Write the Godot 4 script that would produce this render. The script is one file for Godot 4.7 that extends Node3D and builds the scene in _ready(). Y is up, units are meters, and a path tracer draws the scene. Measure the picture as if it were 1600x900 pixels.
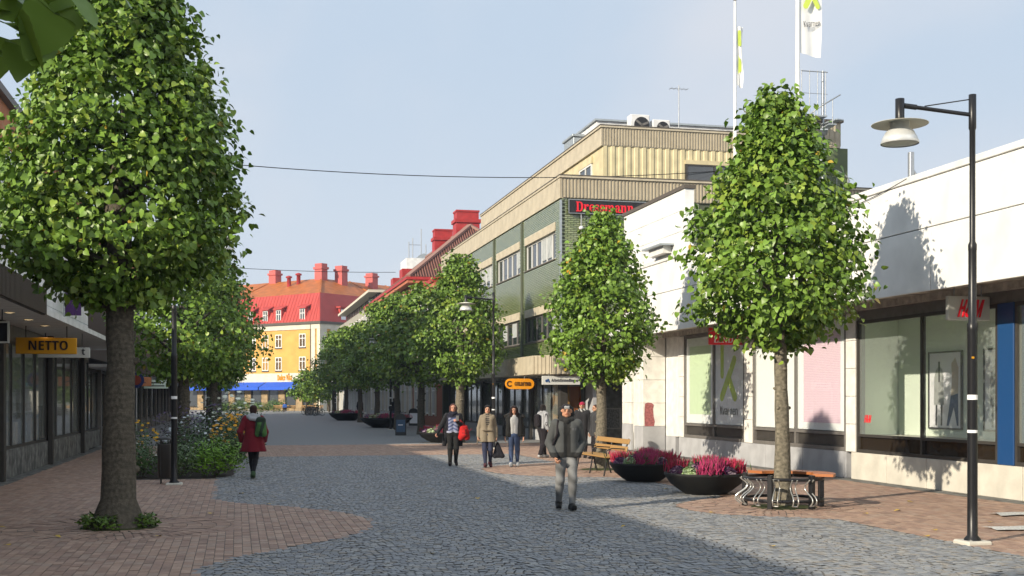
extends Node3D
# A pedestrian shopping street. World axes: the street runs along -Z, x grows towards the sunny facades, y is up.

const EYE := Vector3(0, 1.8, 0)
const TURN := 0.22838            # the camera looks this far to the right of the street's direction
const FOCAL := 1850.0 / 900.0    # focal length in picture heights
var M := {}
var taken := {}
var rng := RandomNumberGenerator.new()
var leaf_mesh: ArrayMesh
var cover_noise := FastNoiseLite.new()

# ---------------------------------------------------------------- helpers
func num(n: String) -> String:
	if not taken.has(n):
		taken[n] = 0
		return n
	taken[n] += 1
	return "%s_%03d" % [n, taken[n]]

func thing(n: String, label: String, category: String, at := Vector3.ZERO, turn := 0.0, group := "") -> Node3D:
	var o := Node3D.new()
	o.name = num(n)
	add_child(o)
	o.position = at
	o.rotation.y = turn
	tag(o, label, category, group)
	return o

func tag(o: Node, label: String, category := "", group := "", kind := "") -> Node:
	if label: o.set_meta("label", label)
	if category: o.set_meta("category", category)
	if group: o.set_meta("group", group)
	if kind: o.set_meta("kind", kind)
	return o

func part(n: String, mesh: Mesh, parent: Node, at := Vector3.ZERO, label := "") -> MeshInstance3D:
	var o := MeshInstance3D.new()
	o.name = n
	o.mesh = mesh
	parent.add_child(o, true)
	o.position = at
	if label: o.set_meta("label", label)
	return o

func wpart(n: String, mesh: Mesh, parent: Node3D, label := "") -> MeshInstance3D:
	# a part whose mesh is written in world coordinates (the thing and its parts are not turned)
	var off := Vector3.ZERO
	var p: Node = parent
	while p != self:
		off += (p as Node3D).position
		p = p.get_parent()
	return part(n, mesh, parent, -off, label)

func solo(n: String, mesh: Mesh, label: String, category: String, group := "", at := Vector3.ZERO) -> MeshInstance3D:
	var o := MeshInstance3D.new()
	o.name = num(n)
	o.mesh = mesh
	add_child(o)
	o.position = at
	tag(o, label, category, group)
	return o

func struct(n: String, mesh: Mesh) -> MeshInstance3D:
	var o := MeshInstance3D.new()
	o.name = num(n)
	o.mesh = mesh
	add_child(o)
	o.set_meta("kind", "structure")
	return o

func copy(src: Node3D, at: Vector3, turn := 0.0, label := "") -> Node3D:
	var base := String(src.name)
	if base.length() > 4 and base.substr(base.length() - 4, 1) == "_" and base.right(3).is_valid_int():
		base = base.left(base.length() - 4)
	var o: Node3D = src.duplicate()
	o.name = num(base)
	add_child(o)
	o.position = at
	o.rotation.y = turn
	if label: o.set_meta("label", label)
	return o

func pic(p: Vector3) -> Vector3:
	# where a point falls in a 1600 x 900 picture, and its depth
	var q := p - EYE
	var d := q.x * sin(TURN) - q.z * cos(TURN)
	var s := q.x * cos(TURN) + q.z * sin(TURN)
	if d < 0.1: return Vector3(-9999, 0, d)
	return Vector3(800 + 1850 * s / d, 622 - 1850 * q.y / d, d)

func seen(p: Vector3) -> bool:
	var v := pic(p)
	return v.z > 0.5 and v.x > -10 and v.x < 1610 and v.y > -10 and v.y < 910

# many alike pieces: the ones that show largest are nodes of their own, the rest one mass
func pieces(parent: Node3D, n: String, mesh: Mesh, tones: Array, mats: Array, many: Material, xf: Array, pick: Array, limit := 300) -> void:
	var order := []
	for i in xf.size():
		var p: Vector3 = xf[i].origin
		var v := pic(p)
		order.append([v.z if (v.z > 0.5 and v.x > -10 and v.x < 1610 and v.y > -10 and v.y < 910) else 1000.0 + p.length(), i])
	order.sort_custom(func(a, b): return a[0] < b[0] or (a[0] == b[0] and a[1] < b[1]))
	var off := -parent.position
	var k: int = mini(limit, order.size())
	while k > 0 and order[k - 1][0] >= 1000.0:
		k -= 1
	for j in k:
		var i: int = order[j][1]
		var o := MeshInstance3D.new()
		o.name = n
		o.mesh = mesh
		o.material_override = mats[pick[i]]
		parent.add_child(o, true)
		o.transform = xf[i]
		o.position += off
	if order.size() > k:
		var mm := MultiMesh.new()
		mm.transform_format = MultiMesh.TRANSFORM_3D
		mm.use_colors = true
		mm.mesh = mesh
		mm.instance_count = order.size() - k
		for j in range(k, order.size()):
			var i: int = order[j][1]
			var t: Transform3D = xf[i]
			t.origin += off
			mm.set_instance_transform(j - k, t)
			mm.set_instance_color(j - k, tones[pick[i]])
		var m := MultiMeshInstance3D.new()
		m.name = n + "_mass"
		m.multimesh = mm
		m.material_override = many
		m.set_meta("kind", "stuff")
		parent.add_child(m, true)

func cloud_of(parent: Node3D, n: String, mesh: Mesh, m: Material, xf: Array, cols: Array) -> MultiMeshInstance3D:
	var mm := MultiMesh.new()
	mm.transform_format = MultiMesh.TRANSFORM_3D
	mm.use_colors = true
	mm.mesh = mesh
	mm.instance_count = xf.size()
	for i in xf.size():
		mm.set_instance_transform(i, xf[i])
		mm.set_instance_color(i, cols[i])
	var o := MultiMeshInstance3D.new()
	o.name = n
	o.multimesh = mm
	o.material_override = m
	o.set_meta("kind", "stuff")
	parent.add_child(o, true)
	return o

class G:
	var st := SurfaceTool.new()
	var xf := Transform3D()
	func _init(x := Transform3D()) -> void:
		st.begin(Mesh.PRIMITIVE_TRIANGLES)
		st.set_smooth_group(0xFFFFFFFF)
		xf = x
	func smooth(g: int) -> void:
		st.set_smooth_group(0xFFFFFFFF if g < 0 else g)
	func tri(a: Vector3, b: Vector3, c: Vector3) -> void:
		st.add_vertex(xf * a)
		st.add_vertex(xf * b)
		st.add_vertex(xf * c)
	func trio(a: Vector3, b: Vector3, c: Vector3, out: Vector3) -> void:
		if (a - c).cross(a - b).dot(out) < 0: tri(a, c, b)
		else: tri(a, b, c)
	func quad(a: Vector3, b: Vector3, c: Vector3, d: Vector3, out: Vector3) -> void:
		if (a - c).cross(a - b).dot(out) < 0:
			tri(a, c, b)
			tri(a, d, c)
		else:
			tri(a, b, c)
			tri(a, c, d)
	func box(c: Vector3, s: Vector3, b := Basis()) -> void:
		var h := s * 0.5
		for ax in 3:
			var u := Vector3.ZERO
			var v := Vector3.ZERO
			var w := Vector3.ZERO
			w[ax] = h[ax]
			u[(ax + 1) % 3] = h[(ax + 1) % 3]
			v[(ax + 2) % 3] = h[(ax + 2) % 3]
			for sg in [-1.0, 1.0]:
				var o: Vector3 = w * sg
				quad(c + b * (o - u - v), c + b * (o + u - v), c + b * (o + u + v), c + b * (o - u + v), b * o)
	func span(a: Vector3, z: Vector3) -> void:
		box((a + z) * 0.5, (z - a).abs())
	func cbox(c: Vector3, s: Vector3, k: float, b := Basis()) -> void:
		var h := s * 0.5
		k = minf(k, minf(h.x, minf(h.y, h.z)) * 0.9)
		for ax in 3:
			var i := (ax + 1) % 3
			var j := (ax + 2) % 3
			for sg in [-1.0, 1.0]:
				var o := Vector3.ZERO
				o[ax] = h[ax] * sg
				var u := Vector3.ZERO
				var v := Vector3.ZERO
				u[i] = h[i] - k
				v[j] = h[j] - k
				quad(c + b * (o - u - v), c + b * (o + u - v), c + b * (o + u + v), c + b * (o - u + v), b * o)
			for si in [-1.0, 1.0]:
				for sj in [-1.0, 1.0]:
					var p := Vector3.ZERO
					var q := Vector3.ZERO
					var l := Vector3.ZERO
					p[i] = h[i] * si
					p[j] = (h[j] - k) * sj
					q[i] = (h[i] - k) * si
					q[j] = h[j] * sj
					l[ax] = h[ax] - k
					var out := Vector3.ZERO
					out[i] = si
					out[j] = sj
					quad(c + b * (p - l), c + b * (q - l), c + b * (q + l), c + b * (p + l), b * out)
		for sx in [-1.0, 1.0]:
			for sy in [-1.0, 1.0]:
				for sz in [-1.0, 1.0]:
					var g := Vector3(sx, sy, sz)
					var hh := h - Vector3(k, k, k)
					trio(c + b * (g * Vector3(h.x, hh.y, hh.z)), c + b * (g * Vector3(hh.x, h.y, hh.z)), c + b * (g * Vector3(hh.x, hh.y, h.z)), b * g)
	func bar(a: Vector3, z: Vector3, w: float, t: float, up := Vector3.UP) -> void:
		var d := z - a
		var l := d.length()
		var y := d / l
		var x := y.cross(up)
		if x.length() < 0.01: x = y.cross(Vector3(1, 0, 0))
		x = x.normalized()
		box((a + z) * 0.5, Vector3(w, l, t), Basis(x, y, x.cross(y)))
	func tube(pts: Array, rad: Array, n := 8, caps := true) -> void:
		st.set_smooth_group(1)
		var rings := []
		var ref := Vector3(0.31, 0.13, 0.94)
		var x := Vector3.ZERO
		for i in pts.size():
			var d: Vector3 = (pts[mini(i + 1, pts.size() - 1)] - pts[maxi(i - 1, 0)])
			d = d.normalized()
			if x == Vector3.ZERO:
				x = d.cross(ref).normalized()
			else:
				x = (x - d * x.dot(d)).normalized()
			var y := d.cross(x)
			var ring := []
			for k in n:
				var an := TAU * k / n
				ring.append(pts[i] + (x * cos(an) + y * sin(an)) * rad[i])
			rings.append(ring)
		for i in rings.size() - 1:
			for k in n:
				var k2 := (k + 1) % n
				quad(rings[i][k], rings[i][k2], rings[i + 1][k2], rings[i + 1][k], rings[i][k] + rings[i + 1][k2] - pts[i] - pts[i + 1])
		st.set_smooth_group(0xFFFFFFFF)
		if caps:
			for e in [0, rings.size() - 1]:
				var out: Vector3 = pts[e] - pts[1 if e == 0 else e - 1]
				for k in range(1, n - 1):
					trio(rings[e][0], rings[e][k], rings[e][k + 1], out)
	func pipe(a: Vector3, z: Vector3, r: float, n := 8) -> void:
		tube([a, z], [r, r], n)
	func lathe(prof: Array, n := 24, o := Vector3.ZERO, sm := true) -> void:
		# prof: Vector2(radius, height), outside seen with the profile running upwards
		for i in prof.size() - 1:
			var a: Vector2 = prof[i]
			var z: Vector2 = prof[i + 1]
			if sm: st.set_smooth_group(1 + i / 3 % 2 if false else 1)
			var nrm := Vector2(z.y - a.y, a.x - z.x)
			for k in n:
				var c1 := Vector3(cos(TAU * k / n), 0, sin(TAU * k / n))
				var c2 := Vector3(cos(TAU * (k + 1) / n), 0, sin(TAU * (k + 1) / n))
				var out := (c1 + c2) * 0.5 * nrm.x + Vector3.UP * nrm.y
				var p0 := o + c1 * a.x + Vector3.UP * a.y
				var p1 := o + c2 * a.x + Vector3.UP * a.y
				var p2 := o + c2 * z.x + Vector3.UP * z.y
				var p3 := o + c1 * z.x + Vector3.UP * z.y
				if a.x < 0.0005: trio(p0, p2, p3, out)
				elif z.x < 0.0005: trio(p0, p1, p2, out)
				else: quad(p0, p1, p2, p3, out)
		st.set_smooth_group(0xFFFFFFFF)
	func prism(poly: PackedVector2Array, z0: float, z1: float) -> void:
		var idx := Geometry2D.triangulate_polygon(poly)
		for i in range(0, idx.size(), 3):
			var a := poly[idx[i]]
			var b := poly[idx[i + 1]]
			var c := poly[idx[i + 2]]
			trio(Vector3(a.x, a.y, z1), Vector3(b.x, b.y, z1), Vector3(c.x, c.y, z1), Vector3(0, 0, z1 - z0))
			trio(Vector3(a.x, a.y, z0), Vector3(b.x, b.y, z0), Vector3(c.x, c.y, z0), Vector3(0, 0, z0 - z1))
		var area := 0.0
		for i in poly.size():
			area += poly[i].cross(poly[(i + 1) % poly.size()])
		for i in poly.size():
			var a := poly[i]
			var b := poly[(i + 1) % poly.size()]
			var o := (b - a).orthogonal() * (1.0 if area > 0 else -1.0)
			# orthogonal() turns (x, y) into (y, -x): outwards for a counter-clockwise outline
			quad(Vector3(a.x, a.y, z0), Vector3(b.x, b.y, z0), Vector3(b.x, b.y, z1), Vector3(a.x, a.y, z1), Vector3(o.x, o.y, 0))
	func done(m: Material) -> ArrayMesh:
		st.generate_normals()
		var r := st.commit()
		r.surface_set_material(0, m)
		return r

func lathe_poly(cx: float, cy: float, r: float, n: int) -> PackedVector2Array:
	var p := PackedVector2Array()
	for i in n:
		p.append(Vector2(cx + r * cos(TAU * i / n), cy + r * sin(TAU * i / n)))
	return p

func stadium(a: Vector2, b: Vector2, r: float, n := 8) -> PackedVector2Array:
	# a stroke with round ends
	var p := PackedVector2Array()
	var an := (b - a).angle()
	for i in n + 1:
		p.append(b + Vector2.from_angle(an - PI / 2 + PI * i / n) * r)
	for i in n + 1:
		p.append(a + Vector2.from_angle(an + PI / 2 + PI * i / n) * r)
	return p

func word(txt: String, m: Material, width: float, height: float, font := "Droid Sans", bold := false, deep := 0.02) -> MeshInstance3D:
	# raised lettering fitted into width x height, centred on its node, facing +z
	var t := TextMesh.new()
	var f := SystemFont.new()
	f.font_names = PackedStringArray([font])
	if bold: f.font_weight = 700
	t.font = f
	t.text = txt
	t.font_size = 64
	t.pixel_size = 0.01
	t.depth = deep
	t.curve_step = 2.0
	t.material = m
	var o := MeshInstance3D.new()
	o.name = "lettering"
	o.mesh = t
	var b := t.get_aabb()
	o.scale = Vector3(width / maxf(b.size.x, 0.01), height / maxf(b.size.y, 0.01), 1.0)
	o.position = Vector3(-(b.position.x + b.size.x * 0.5) * o.scale.x, -(b.position.y + b.size.y * 0.5) * o.scale.y, 0)
	return o

func put_word(parent: Node3D, txt: String, m: Material, width: float, height: float, xf: Transform3D, font := "Droid Sans", bold := false, deep := 0.02) -> void:
	var o := word(txt, m, width, height, font, bold, deep)
	parent.add_child(o, true)
	o.transform = xf * o.transform
	o.position -= parent.position

# ---------------------------------------------------------------- materials
func noise_tex(freq: float, oct: int, lo: float, hi: float, sd: int, type := FastNoiseLite.TYPE_SIMPLEX, size := 512, stretch := 1.0) -> NoiseTexture2D:
	var n := FastNoiseLite.new()
	n.seed = sd
	n.noise_type = type
	n.frequency = freq
	n.fractal_octaves = oct
	var t := NoiseTexture2D.new()
	t.width = size
	t.height = int(size * stretch)
	t.seamless = true
	t.noise = n
	var g := Gradient.new()
	g.set_color(0, Color(lo, lo, lo))
	g.set_color(1, Color(hi, hi, hi))
	t.color_ramp = g
	return t

func bump_tex(freq: float, oct: int, sd: int, strength: float, type := FastNoiseLite.TYPE_SIMPLEX) -> NoiseTexture2D:
	var n := FastNoiseLite.new()
	n.seed = sd
	n.noise_type = type
	n.frequency = freq
	n.fractal_octaves = oct
	var t := NoiseTexture2D.new()
	t.width = 512
	t.height = 512
	t.seamless = true
	t.as_normal_map = true
	t.bump_strength = strength
	t.noise = n
	return t

var TX := {}

func mat(n: String, r: float, g: float, b: float, rough := 0.8, tex := "", sc := 1.0, bump := 0.0, extra := {}) -> StandardMaterial3D:
	var m := StandardMaterial3D.new()
	m.resource_name = n
	m.albedo_color = Color(r, g, b).linear_to_srgb()
	m.roughness = rough
	m.metallic_specular = 0.4
	if tex:
		m.albedo_texture = TX[tex]
		m.uv1_triplanar = true
		m.uv1_world_triplanar = true
		m.uv1_scale = Vector3(sc, sc, sc)
	if bump > 0.0:
		m.normal_enabled = true
		m.normal_texture = TX["bump"]
		m.normal_scale = bump
		m.uv1_triplanar = true
		m.uv1_world_triplanar = true
		m.uv1_scale = Vector3(sc, sc, sc)
	for k in extra:
		m.set(k, extra[k])
	M[n] = m
	return m

func make_materials() -> void:
	TX.fine = noise_tex(0.06, 4, 0.72, 1.0, 1)
	TX.blotch = noise_tex(0.012, 5, 0.70, 1.0, 2)
	TX.soft = noise_tex(0.006, 4, 0.88, 1.0, 3)
	TX.grain = noise_tex(0.2, 2, 0.6, 1.0, 4)
	TX.stain = noise_tex(0.009, 6, 0.5, 1.0, 5)
	TX.bump = bump_tex(0.05, 4, 6, 3.0)
	TX.bark = noise_tex(0.014, 5, 0.55, 1.0, 7)
	TX.wave = bump_tex(0.004, 2, 8, 1.2)
	# paving
	mat("asphalt", 0.11, 0.11, 0.115, 0.9, "stain", 0.12)
	mat("joint_sand", 0.19, 0.18, 0.165, 0.95, "fine", 1.2)
	mat("far_setts", 0.29, 0.295, 0.30, 0.85, "fine", 0.6, 0.5)
	mat("soil", 0.05, 0.038, 0.028, 0.95, "grain", 1.5, 1.0)
	# facades
	mat("white_panel", 0.78, 0.78, 0.765, 0.45, "soft", 0.25)
	mat("white_tile", 0.77, 0.755, 0.71, 0.4, "soft", 0.7)
	mat("white_paint", 0.72, 0.72, 0.70, 0.55, "soft", 0.5)
	mat("core_grey", 0.34, 0.34, 0.33, 0.9)
	mat("soffit", 0.70, 0.64, 0.55, 0.8, "stain", 0.3)
	mat("beam", 0.56, 0.52, 0.46, 0.8, "blotch", 0.5)
	mat("plinth_grey", 0.40, 0.405, 0.42, 0.85, "soft", 0.4, 0.12)
	mat("plinth_cream", 0.58, 0.55, 0.48, 0.85, "soft", 0.4, 0.12)
	mat("concrete", 0.24, 0.24, 0.225, 0.85, "stain", 0.5, 0.6)
	mat("frame_dark", 0.05, 0.046, 0.042, 0.45, "soft", 1.0)
	mat("frame_grey", 0.16, 0.15, 0.14, 0.5, "soft", 1.0)
	mat("frame_white", 0.66, 0.66, 0.64, 0.5)
	mat("board_white", 0.76, 0.77, 0.78, 0.35)
	mat("board_grey", 0.74, 0.76, 0.80, 0.35)
	mat("print_green", 0.53, 0.66, 0.42, 0.4)
	mat("print_pink", 0.60, 0.42, 0.52, 0.4)
	mat("print_rose", 0.70, 0.50, 0.60, 0.4)
	mat("logo_green", 0.42, 0.56, 0.03, 0.45)
	mat("ink", 0.035, 0.035, 0.04, 0.5)
	mat("sign_red", 0.62, 0.02, 0.03, 0.35)
	mat("sign_grey", 0.50, 0.50, 0.47, 0.4)
	mat("letter_red", 0.70, 0.015, 0.03, 0.4)
	mat("letter_white", 0.8, 0.8, 0.8, 0.5)
	mat("blue_panel", 0.012, 0.055, 0.165, 0.3)
	mat("shop_green", 0.68, 0.78, 0.66, 0.7)
	mat("shop_floor", 0.58, 0.56, 0.50, 0.5)
	mat("brown_foil", 0.045, 0.033, 0.022, 0.06, "", 1.0, 0.0, {"normal_enabled": true, "normal_texture": TX.wave, "normal_scale": 0.5, "uv1_triplanar": true, "uv1_world_triplanar": true, "uv1_scale": Vector3(0.8, 0.8, 0.8), "metallic": 0.6})
	mat("old_red_paint", 0.42, 0.14, 0.14, 0.8, "blotch", 1.5)
	mat("glass", 0.75, 0.85, 0.8, 0.02, "", 1.0, 0.0, {"transparency": BaseMaterial3D.TRANSPARENCY_ALPHA})
	M.glass.albedo_color.a = 0.08
	mat("dark_glass", 0.02, 0.025, 0.03, 0.04, "", 1.0, 0.0, {"metallic_specular": 0.8, "normal_enabled": true, "normal_texture": TX.wave, "normal_scale": 0.06, "uv1_triplanar": true, "uv1_world_triplanar": true, "uv1_scale": Vector3(0.25, 0.25, 0.25)})
	mat("blind", 0.42, 0.44, 0.44, 0.6, "soft", 1.0)
	mat("beige_metal", 0.50, 0.44, 0.33, 0.55, "soft", 0.4)
	mat("beige_rib", 0.40, 0.345, 0.25, 0.55, "soft", 0.4)
	mat("cream_metal", 0.60, 0.52, 0.32, 0.55, "soft", 0.4)
	mat("cap_dark", 0.09, 0.075, 0.06, 0.5)
	mat("green_mortar", 0.10, 0.115, 0.075, 0.85, "fine", 0.6)
	mat("brown_board", 0.055, 0.035, 0.026, 0.6, "fine", 0.6)
	mat("inner_wall", 0.45, 0.44, 0.42, 0.8, "soft", 0.5)
	mat("charcoal_wall", 0.10, 0.10, 0.095, 0.8, "blotch", 0.5)
	mat("off_white", 0.70, 0.70, 0.70, 0.6, "soft", 0.4)
	mat("zinc", 0.38, 0.42, 0.45, 0.45, "soft", 1.0, 0.0, {"metallic": 0.4})
	mat("galv", 0.42, 0.44, 0.46, 0.4, "fine", 1.0, 0.0, {"metallic": 0.6})
	mat("orange_sign", 0.75, 0.30, 0.012, 0.4)
	mat("netto_yellow", 0.55, 0.26, 0.008, 0.4)
	mat("netto_text", 0.02, 0.012, 0.012, 0.4)
	mat("black_sign", 0.012, 0.012, 0.014, 0.35)
	mat("purple", 0.045, 0.012, 0.075, 0.7)
	# far houses
	mat("yellow_plaster", 0.66, 0.37, 0.10, 0.85, "soft", 0.15)
	mat("pale_trim", 0.62, 0.58, 0.48, 0.8, "soft", 0.3)
	mat("stone_warm", 0.42, 0.30, 0.17, 0.85, "blotch", 0.2)
	mat("red_roof", 0.46, 0.06, 0.05, 0.5, "soft", 0.15)
	mat("orange_roof", 0.55, 0.16, 0.025, 0.55, "blotch", 0.1)
	mat("chimney_red", 0.40, 0.03, 0.03, 0.55, "soft", 0.4)
	mat("tile_brown", 0.13, 0.055, 0.04, 0.8, "blotch", 0.4)
	mat("brick_red", 0.33, 0.11, 0.06, 0.85, "fine", 0.3)
	mat("eave_orange", 0.50, 0.17, 0.09, 0.7, "soft", 0.3)
	mat("grey_plaster", 0.36, 0.34, 0.29, 0.85, "soft", 0.2)
	mat("brown_wood", 0.10, 0.065, 0.045, 0.8, "fine", 0.5)
	mat("orange_plaster", 0.50, 0.20, 0.09, 0.85, "soft", 0.2)
	mat("awning_blue", 0.02, 0.09, 0.50, 0.7)
	mat("win_far", 0.05, 0.055, 0.06, 0.08, "", 1.0, 0.0, {"metallic_specular": 0.7})
	# street furniture
	mat("black_paint", 0.014, 0.014, 0.016, 0.35, "soft", 2.0)
	mat("lamp_shade", 0.62, 0.63, 0.62, 0.3, "", 1.0, 0.0, {"metallic": 0.35})
	mat("lamp_under", 0.55, 0.54, 0.46, 0.6)
	mat("lamp_lens", 0.45, 0.47, 0.42, 0.25)
	mat("bare_steel", 0.50, 0.50, 0.48, 0.3, "", 1.0, 0.0, {"metallic": 0.7})
	mat("wood_seat", 0.46, 0.26, 0.085, 0.5, "fine", 2.5)
	mat("wood_red", 0.48, 0.17, 0.06, 0.4, "fine", 2.5)
	mat("planter", 0.012, 0.0115, 0.011, 0.7, "blotch", 2.0, 0.6)
	mat("bark", 0.25, 0.22, 0.165, 0.95, "bark", 1.6, 0.8)
	mat("bark_shaded", 0.15, 0.13, 0.10, 0.95, "bark", 1.6, 1.4)  # darker copy of bark: the shade on these trunks is put into the colour
	mat("moss", 0.07, 0.085, 0.02, 0.95, "grain", 2.0, 0.8)
	mat("flag_white", 0.72, 0.72, 0.70, 0.8, "", 1.0, 0.0, {"backlight_enabled": true, "backlight": Color(0.5, 0.5, 0.5)})
	mat("flag_green", 0.55, 0.66, 0.10, 0.8, "", 1.0, 0.0, {"backlight_enabled": true, "backlight": Color(0.5, 0.5, 0.5)})
	mat("paper", 0.74, 0.73, 0.70, 0.8, "blotch", 3.0)
	mat("poster_blue", 0.03, 0.08, 0.16, 0.3, "soft", 2.0)
	mat("leaf", 1, 1, 1, 0.4, "", 1.0, 0.0, {"vertex_color_use_as_albedo": true, "backlight_enabled": true, "backlight": Color(0.36, 0.42, 0.14)})
	mat("tint", 1, 1, 1, 0.75, "soft", 1.3, 0.6, {"vertex_color_use_as_albedo": true})
	mat("tint_gloss", 1, 1, 1, 0.2, "soft", 0.9, 0.12, {"vertex_color_use_as_albedo": true, "metallic_specular": 0.6, "clearcoat_enabled": true, "clearcoat": 1.0, "clearcoat_roughness": 0.12})
	mat("petal", 1, 1, 1, 0.7, "", 1.0, 0.0, {"vertex_color_use_as_albedo": true, "backlight_enabled": true, "backlight": Color(0.4, 0.4, 0.4)})
	mat("skin", 1, 1, 1, 0.5, "", 1.0, 0.0, {"vertex_color_use_as_albedo": true})
	mat("cloth", 1, 1, 1, 0.85, "fine", 6.0, 0.5, {"vertex_color_use_as_albedo": true, "rim_enabled": true, "rim": 0.15})

# ---------------------------------------------------------------- the scene
func _ready() -> void:
	rng.seed = 7
	var cam := Camera3D.new()
	cam.name = "camera"
	cam.projection = Camera3D.PROJECTION_FRUSTUM
	cam.near = 0.05
	cam.far = 3000.0
	cam.size = 0.05 / FOCAL
	cam.frustum_offset = Vector2(0, 0.05 * 172.0 / 1850.0)
	add_child(cam)
	cam.position = EYE
	cam.rotation.y = -TURN
	cam.current = true

	var el := deg_to_rad(22.0)
	var light_dir := Vector3(0.876 * cos(el), -sin(el), -0.482 * cos(el))
	var env := Environment.new()
	env.background_mode = Environment.BG_SKY
	env.sky = Sky.new()
	env.sky.sky_material = make_sky(-light_dir.normalized())
	env.background_energy_multiplier = 1.0
	env.tonemap_mode = Environment.TONE_MAPPER_LINEAR
	env.tonemap_exposure = 1.45
	env.sdfgi_enabled = true
	env.ssao_enabled = true
	env.ssil_enabled = true
	env.fog_enabled = true
	env.fog_density = 0.0004
	env.fog_light_color = Color(0.80, 0.86, 0.94)
	var we := WorldEnvironment.new()
	we.name = "world"
	we.environment = env
	add_child(we)

	var sun := DirectionalLight3D.new()
	sun.name = "sun"
	add_child(sun)
	sun.basis = Basis.looking_at(light_dir)
	sun.light_energy = 1.5
	sun.light_color = Color(1.0, 0.95, 0.86)
	sun.light_angular_distance = 0.6
	sun.shadow_enabled = true

	make_materials()
	make_leaf()
	make_ground()
	white_building()
	green_building()
	red_building()
	plant_house()
	grey_building()
	yellow_building()
	shop_row()
	tall_house()
	make_trees()
	furniture()
	flower_bed()
	people()
	small_things()

func make_sky(to_sun: Vector3) -> PanoramaSkyMaterial:
	var n := FastNoiseLite.new()
	n.seed = 11
	n.frequency = 0.9
	n.fractal_octaves = 5
	var w := 1024
	var h := 512
	var im := Image.create(w, h, false, Image.FORMAT_RGBF)
	for j in h:
		var el := (0.5 - (j + 0.5) / h) * PI
		var t := clampf(sin(maxf(el, 0.0)), 0, 1)
		var hor := Color(0.475, 0.525, 0.585)
		var mid := Color(0.385, 0.465, 0.565)
		var top := Color(0.39, 0.47, 0.575)
		var base := hor.lerp(mid, smoothstep(0.0, 0.32, t)).lerp(top, smoothstep(0.30, 1.0, t))
		for i in w:
			var az := TAU * (i + 0.5) / w
			var c := base
			if el > 0.0:
				var d := Vector3(cos(az) * cos(el), sin(el), sin(az) * cos(el))
				var q := Vector3(d.x / (d.y + 0.22), d.z / (d.y + 0.22), 0.0)
				var v := n.get_noise_2d(q.x * 0.55 + 3.0, q.y * 1.3) * 0.5 + 0.5
				v = smoothstep(0.42, 0.85, v)
				# hazy aureole round the unseen sun, added to brighten the shaded walls
				var off := acos(clampf(d.dot(to_sun), -1.0, 1.0))
				var au := exp(-pow(off / 0.30, 2.0)) + 0.25 * exp(-off / 0.22)
				c += Color(1.0, 0.95, 0.86) * (1.3 * au)
				c = c.lerp(Color(0.50, 0.525, 0.575), v * 0.85)
			else:
				c = Color(0.24, 0.23, 0.22)
			im.set_pixel(i, j, c)
	var m := PanoramaSkyMaterial.new()
	m.panorama = ImageTexture.create_from_image(im)
	return m

# ---------------------------------------------------------------- ground
func smin(a: float, b: float, k: float) -> float:
	var h := maxf(k - absf(a - b), 0.0) / k
	return minf(a, b) - h * h * k * 0.25

const RING := Vector2(8.85, -18.15)     # the tree inside the ring seat
const TREE2 := Vector2(8.97, -28.7)
const LTREE := Vector2(-1.6, -17.4)

func zone(x: float, z: float) -> int:
	# 0 setts, 1 bricks on the shaded side, 2 bricks on the sunny side
	var wob := cover_noise.get_noise_2d(x * 0.6, z * 0.6) * 0.08
	var l := smin(Vector2(x, z).distance_to(LTREE) - 3.55, x + 0.4, 1.6)
	if l + wob < 0.0: return 1
	var r := smin(Vector2(x, z).distance_to(RING) - 1.75, 8.75 - x, 0.9)
	r = smin(r, Vector2(x, z).distance_to(TREE2) - 3.0, 0.8)
	if r + wob < 0.0: return 2
	if z < -37.2 and z > -46.0:
		return 1 if x < 4.0 else 2
	return 0

func paver_mesh(k: float, dome: float) -> ArrayMesh:
	# a paving unit 1 x 1 m, its top at y = 0, to be scaled
	var g := G.new()
	var h := 0.5 - k
	var t := [Vector3(-h, 0, -h), Vector3(h, 0, -h), Vector3(h, 0, h), Vector3(-h, 0, h)]
	var b := [Vector3(-0.5, -k * 0.08, -0.5), Vector3(0.5, -k * 0.08, -0.5), Vector3(0.5, -k * 0.08, 0.5), Vector3(-0.5, -k * 0.08, 0.5)]
	var c := Vector3(0, dome, 0)
	for i in 4:
		var j := (i + 1) % 4
		g.smooth(1)
		g.trio(t[i], t[j], c, Vector3.UP)
		g.quad(b[i], b[j], t[j], t[i], Vector3.UP * 0.5 + b[i] + b[j])
		g.smooth(-1)
		var dn := Vector3(0, -0.03, 0)
		g.quad(b[i], b[j], b[j] + dn, b[i] + dn, b[i] + b[j])
	return g.done(null)

func sheet(x0: float, x1: float, z0: float, z1: float, y: float, m: Material) -> ArrayMesh:
	var g := G.new()
	g.quad(Vector3(x0, y, z0), Vector3(x1, y, z0), Vector3(x1, y, z1), Vector3(x0, y, z1), Vector3.UP)
	return g.done(m)

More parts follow.
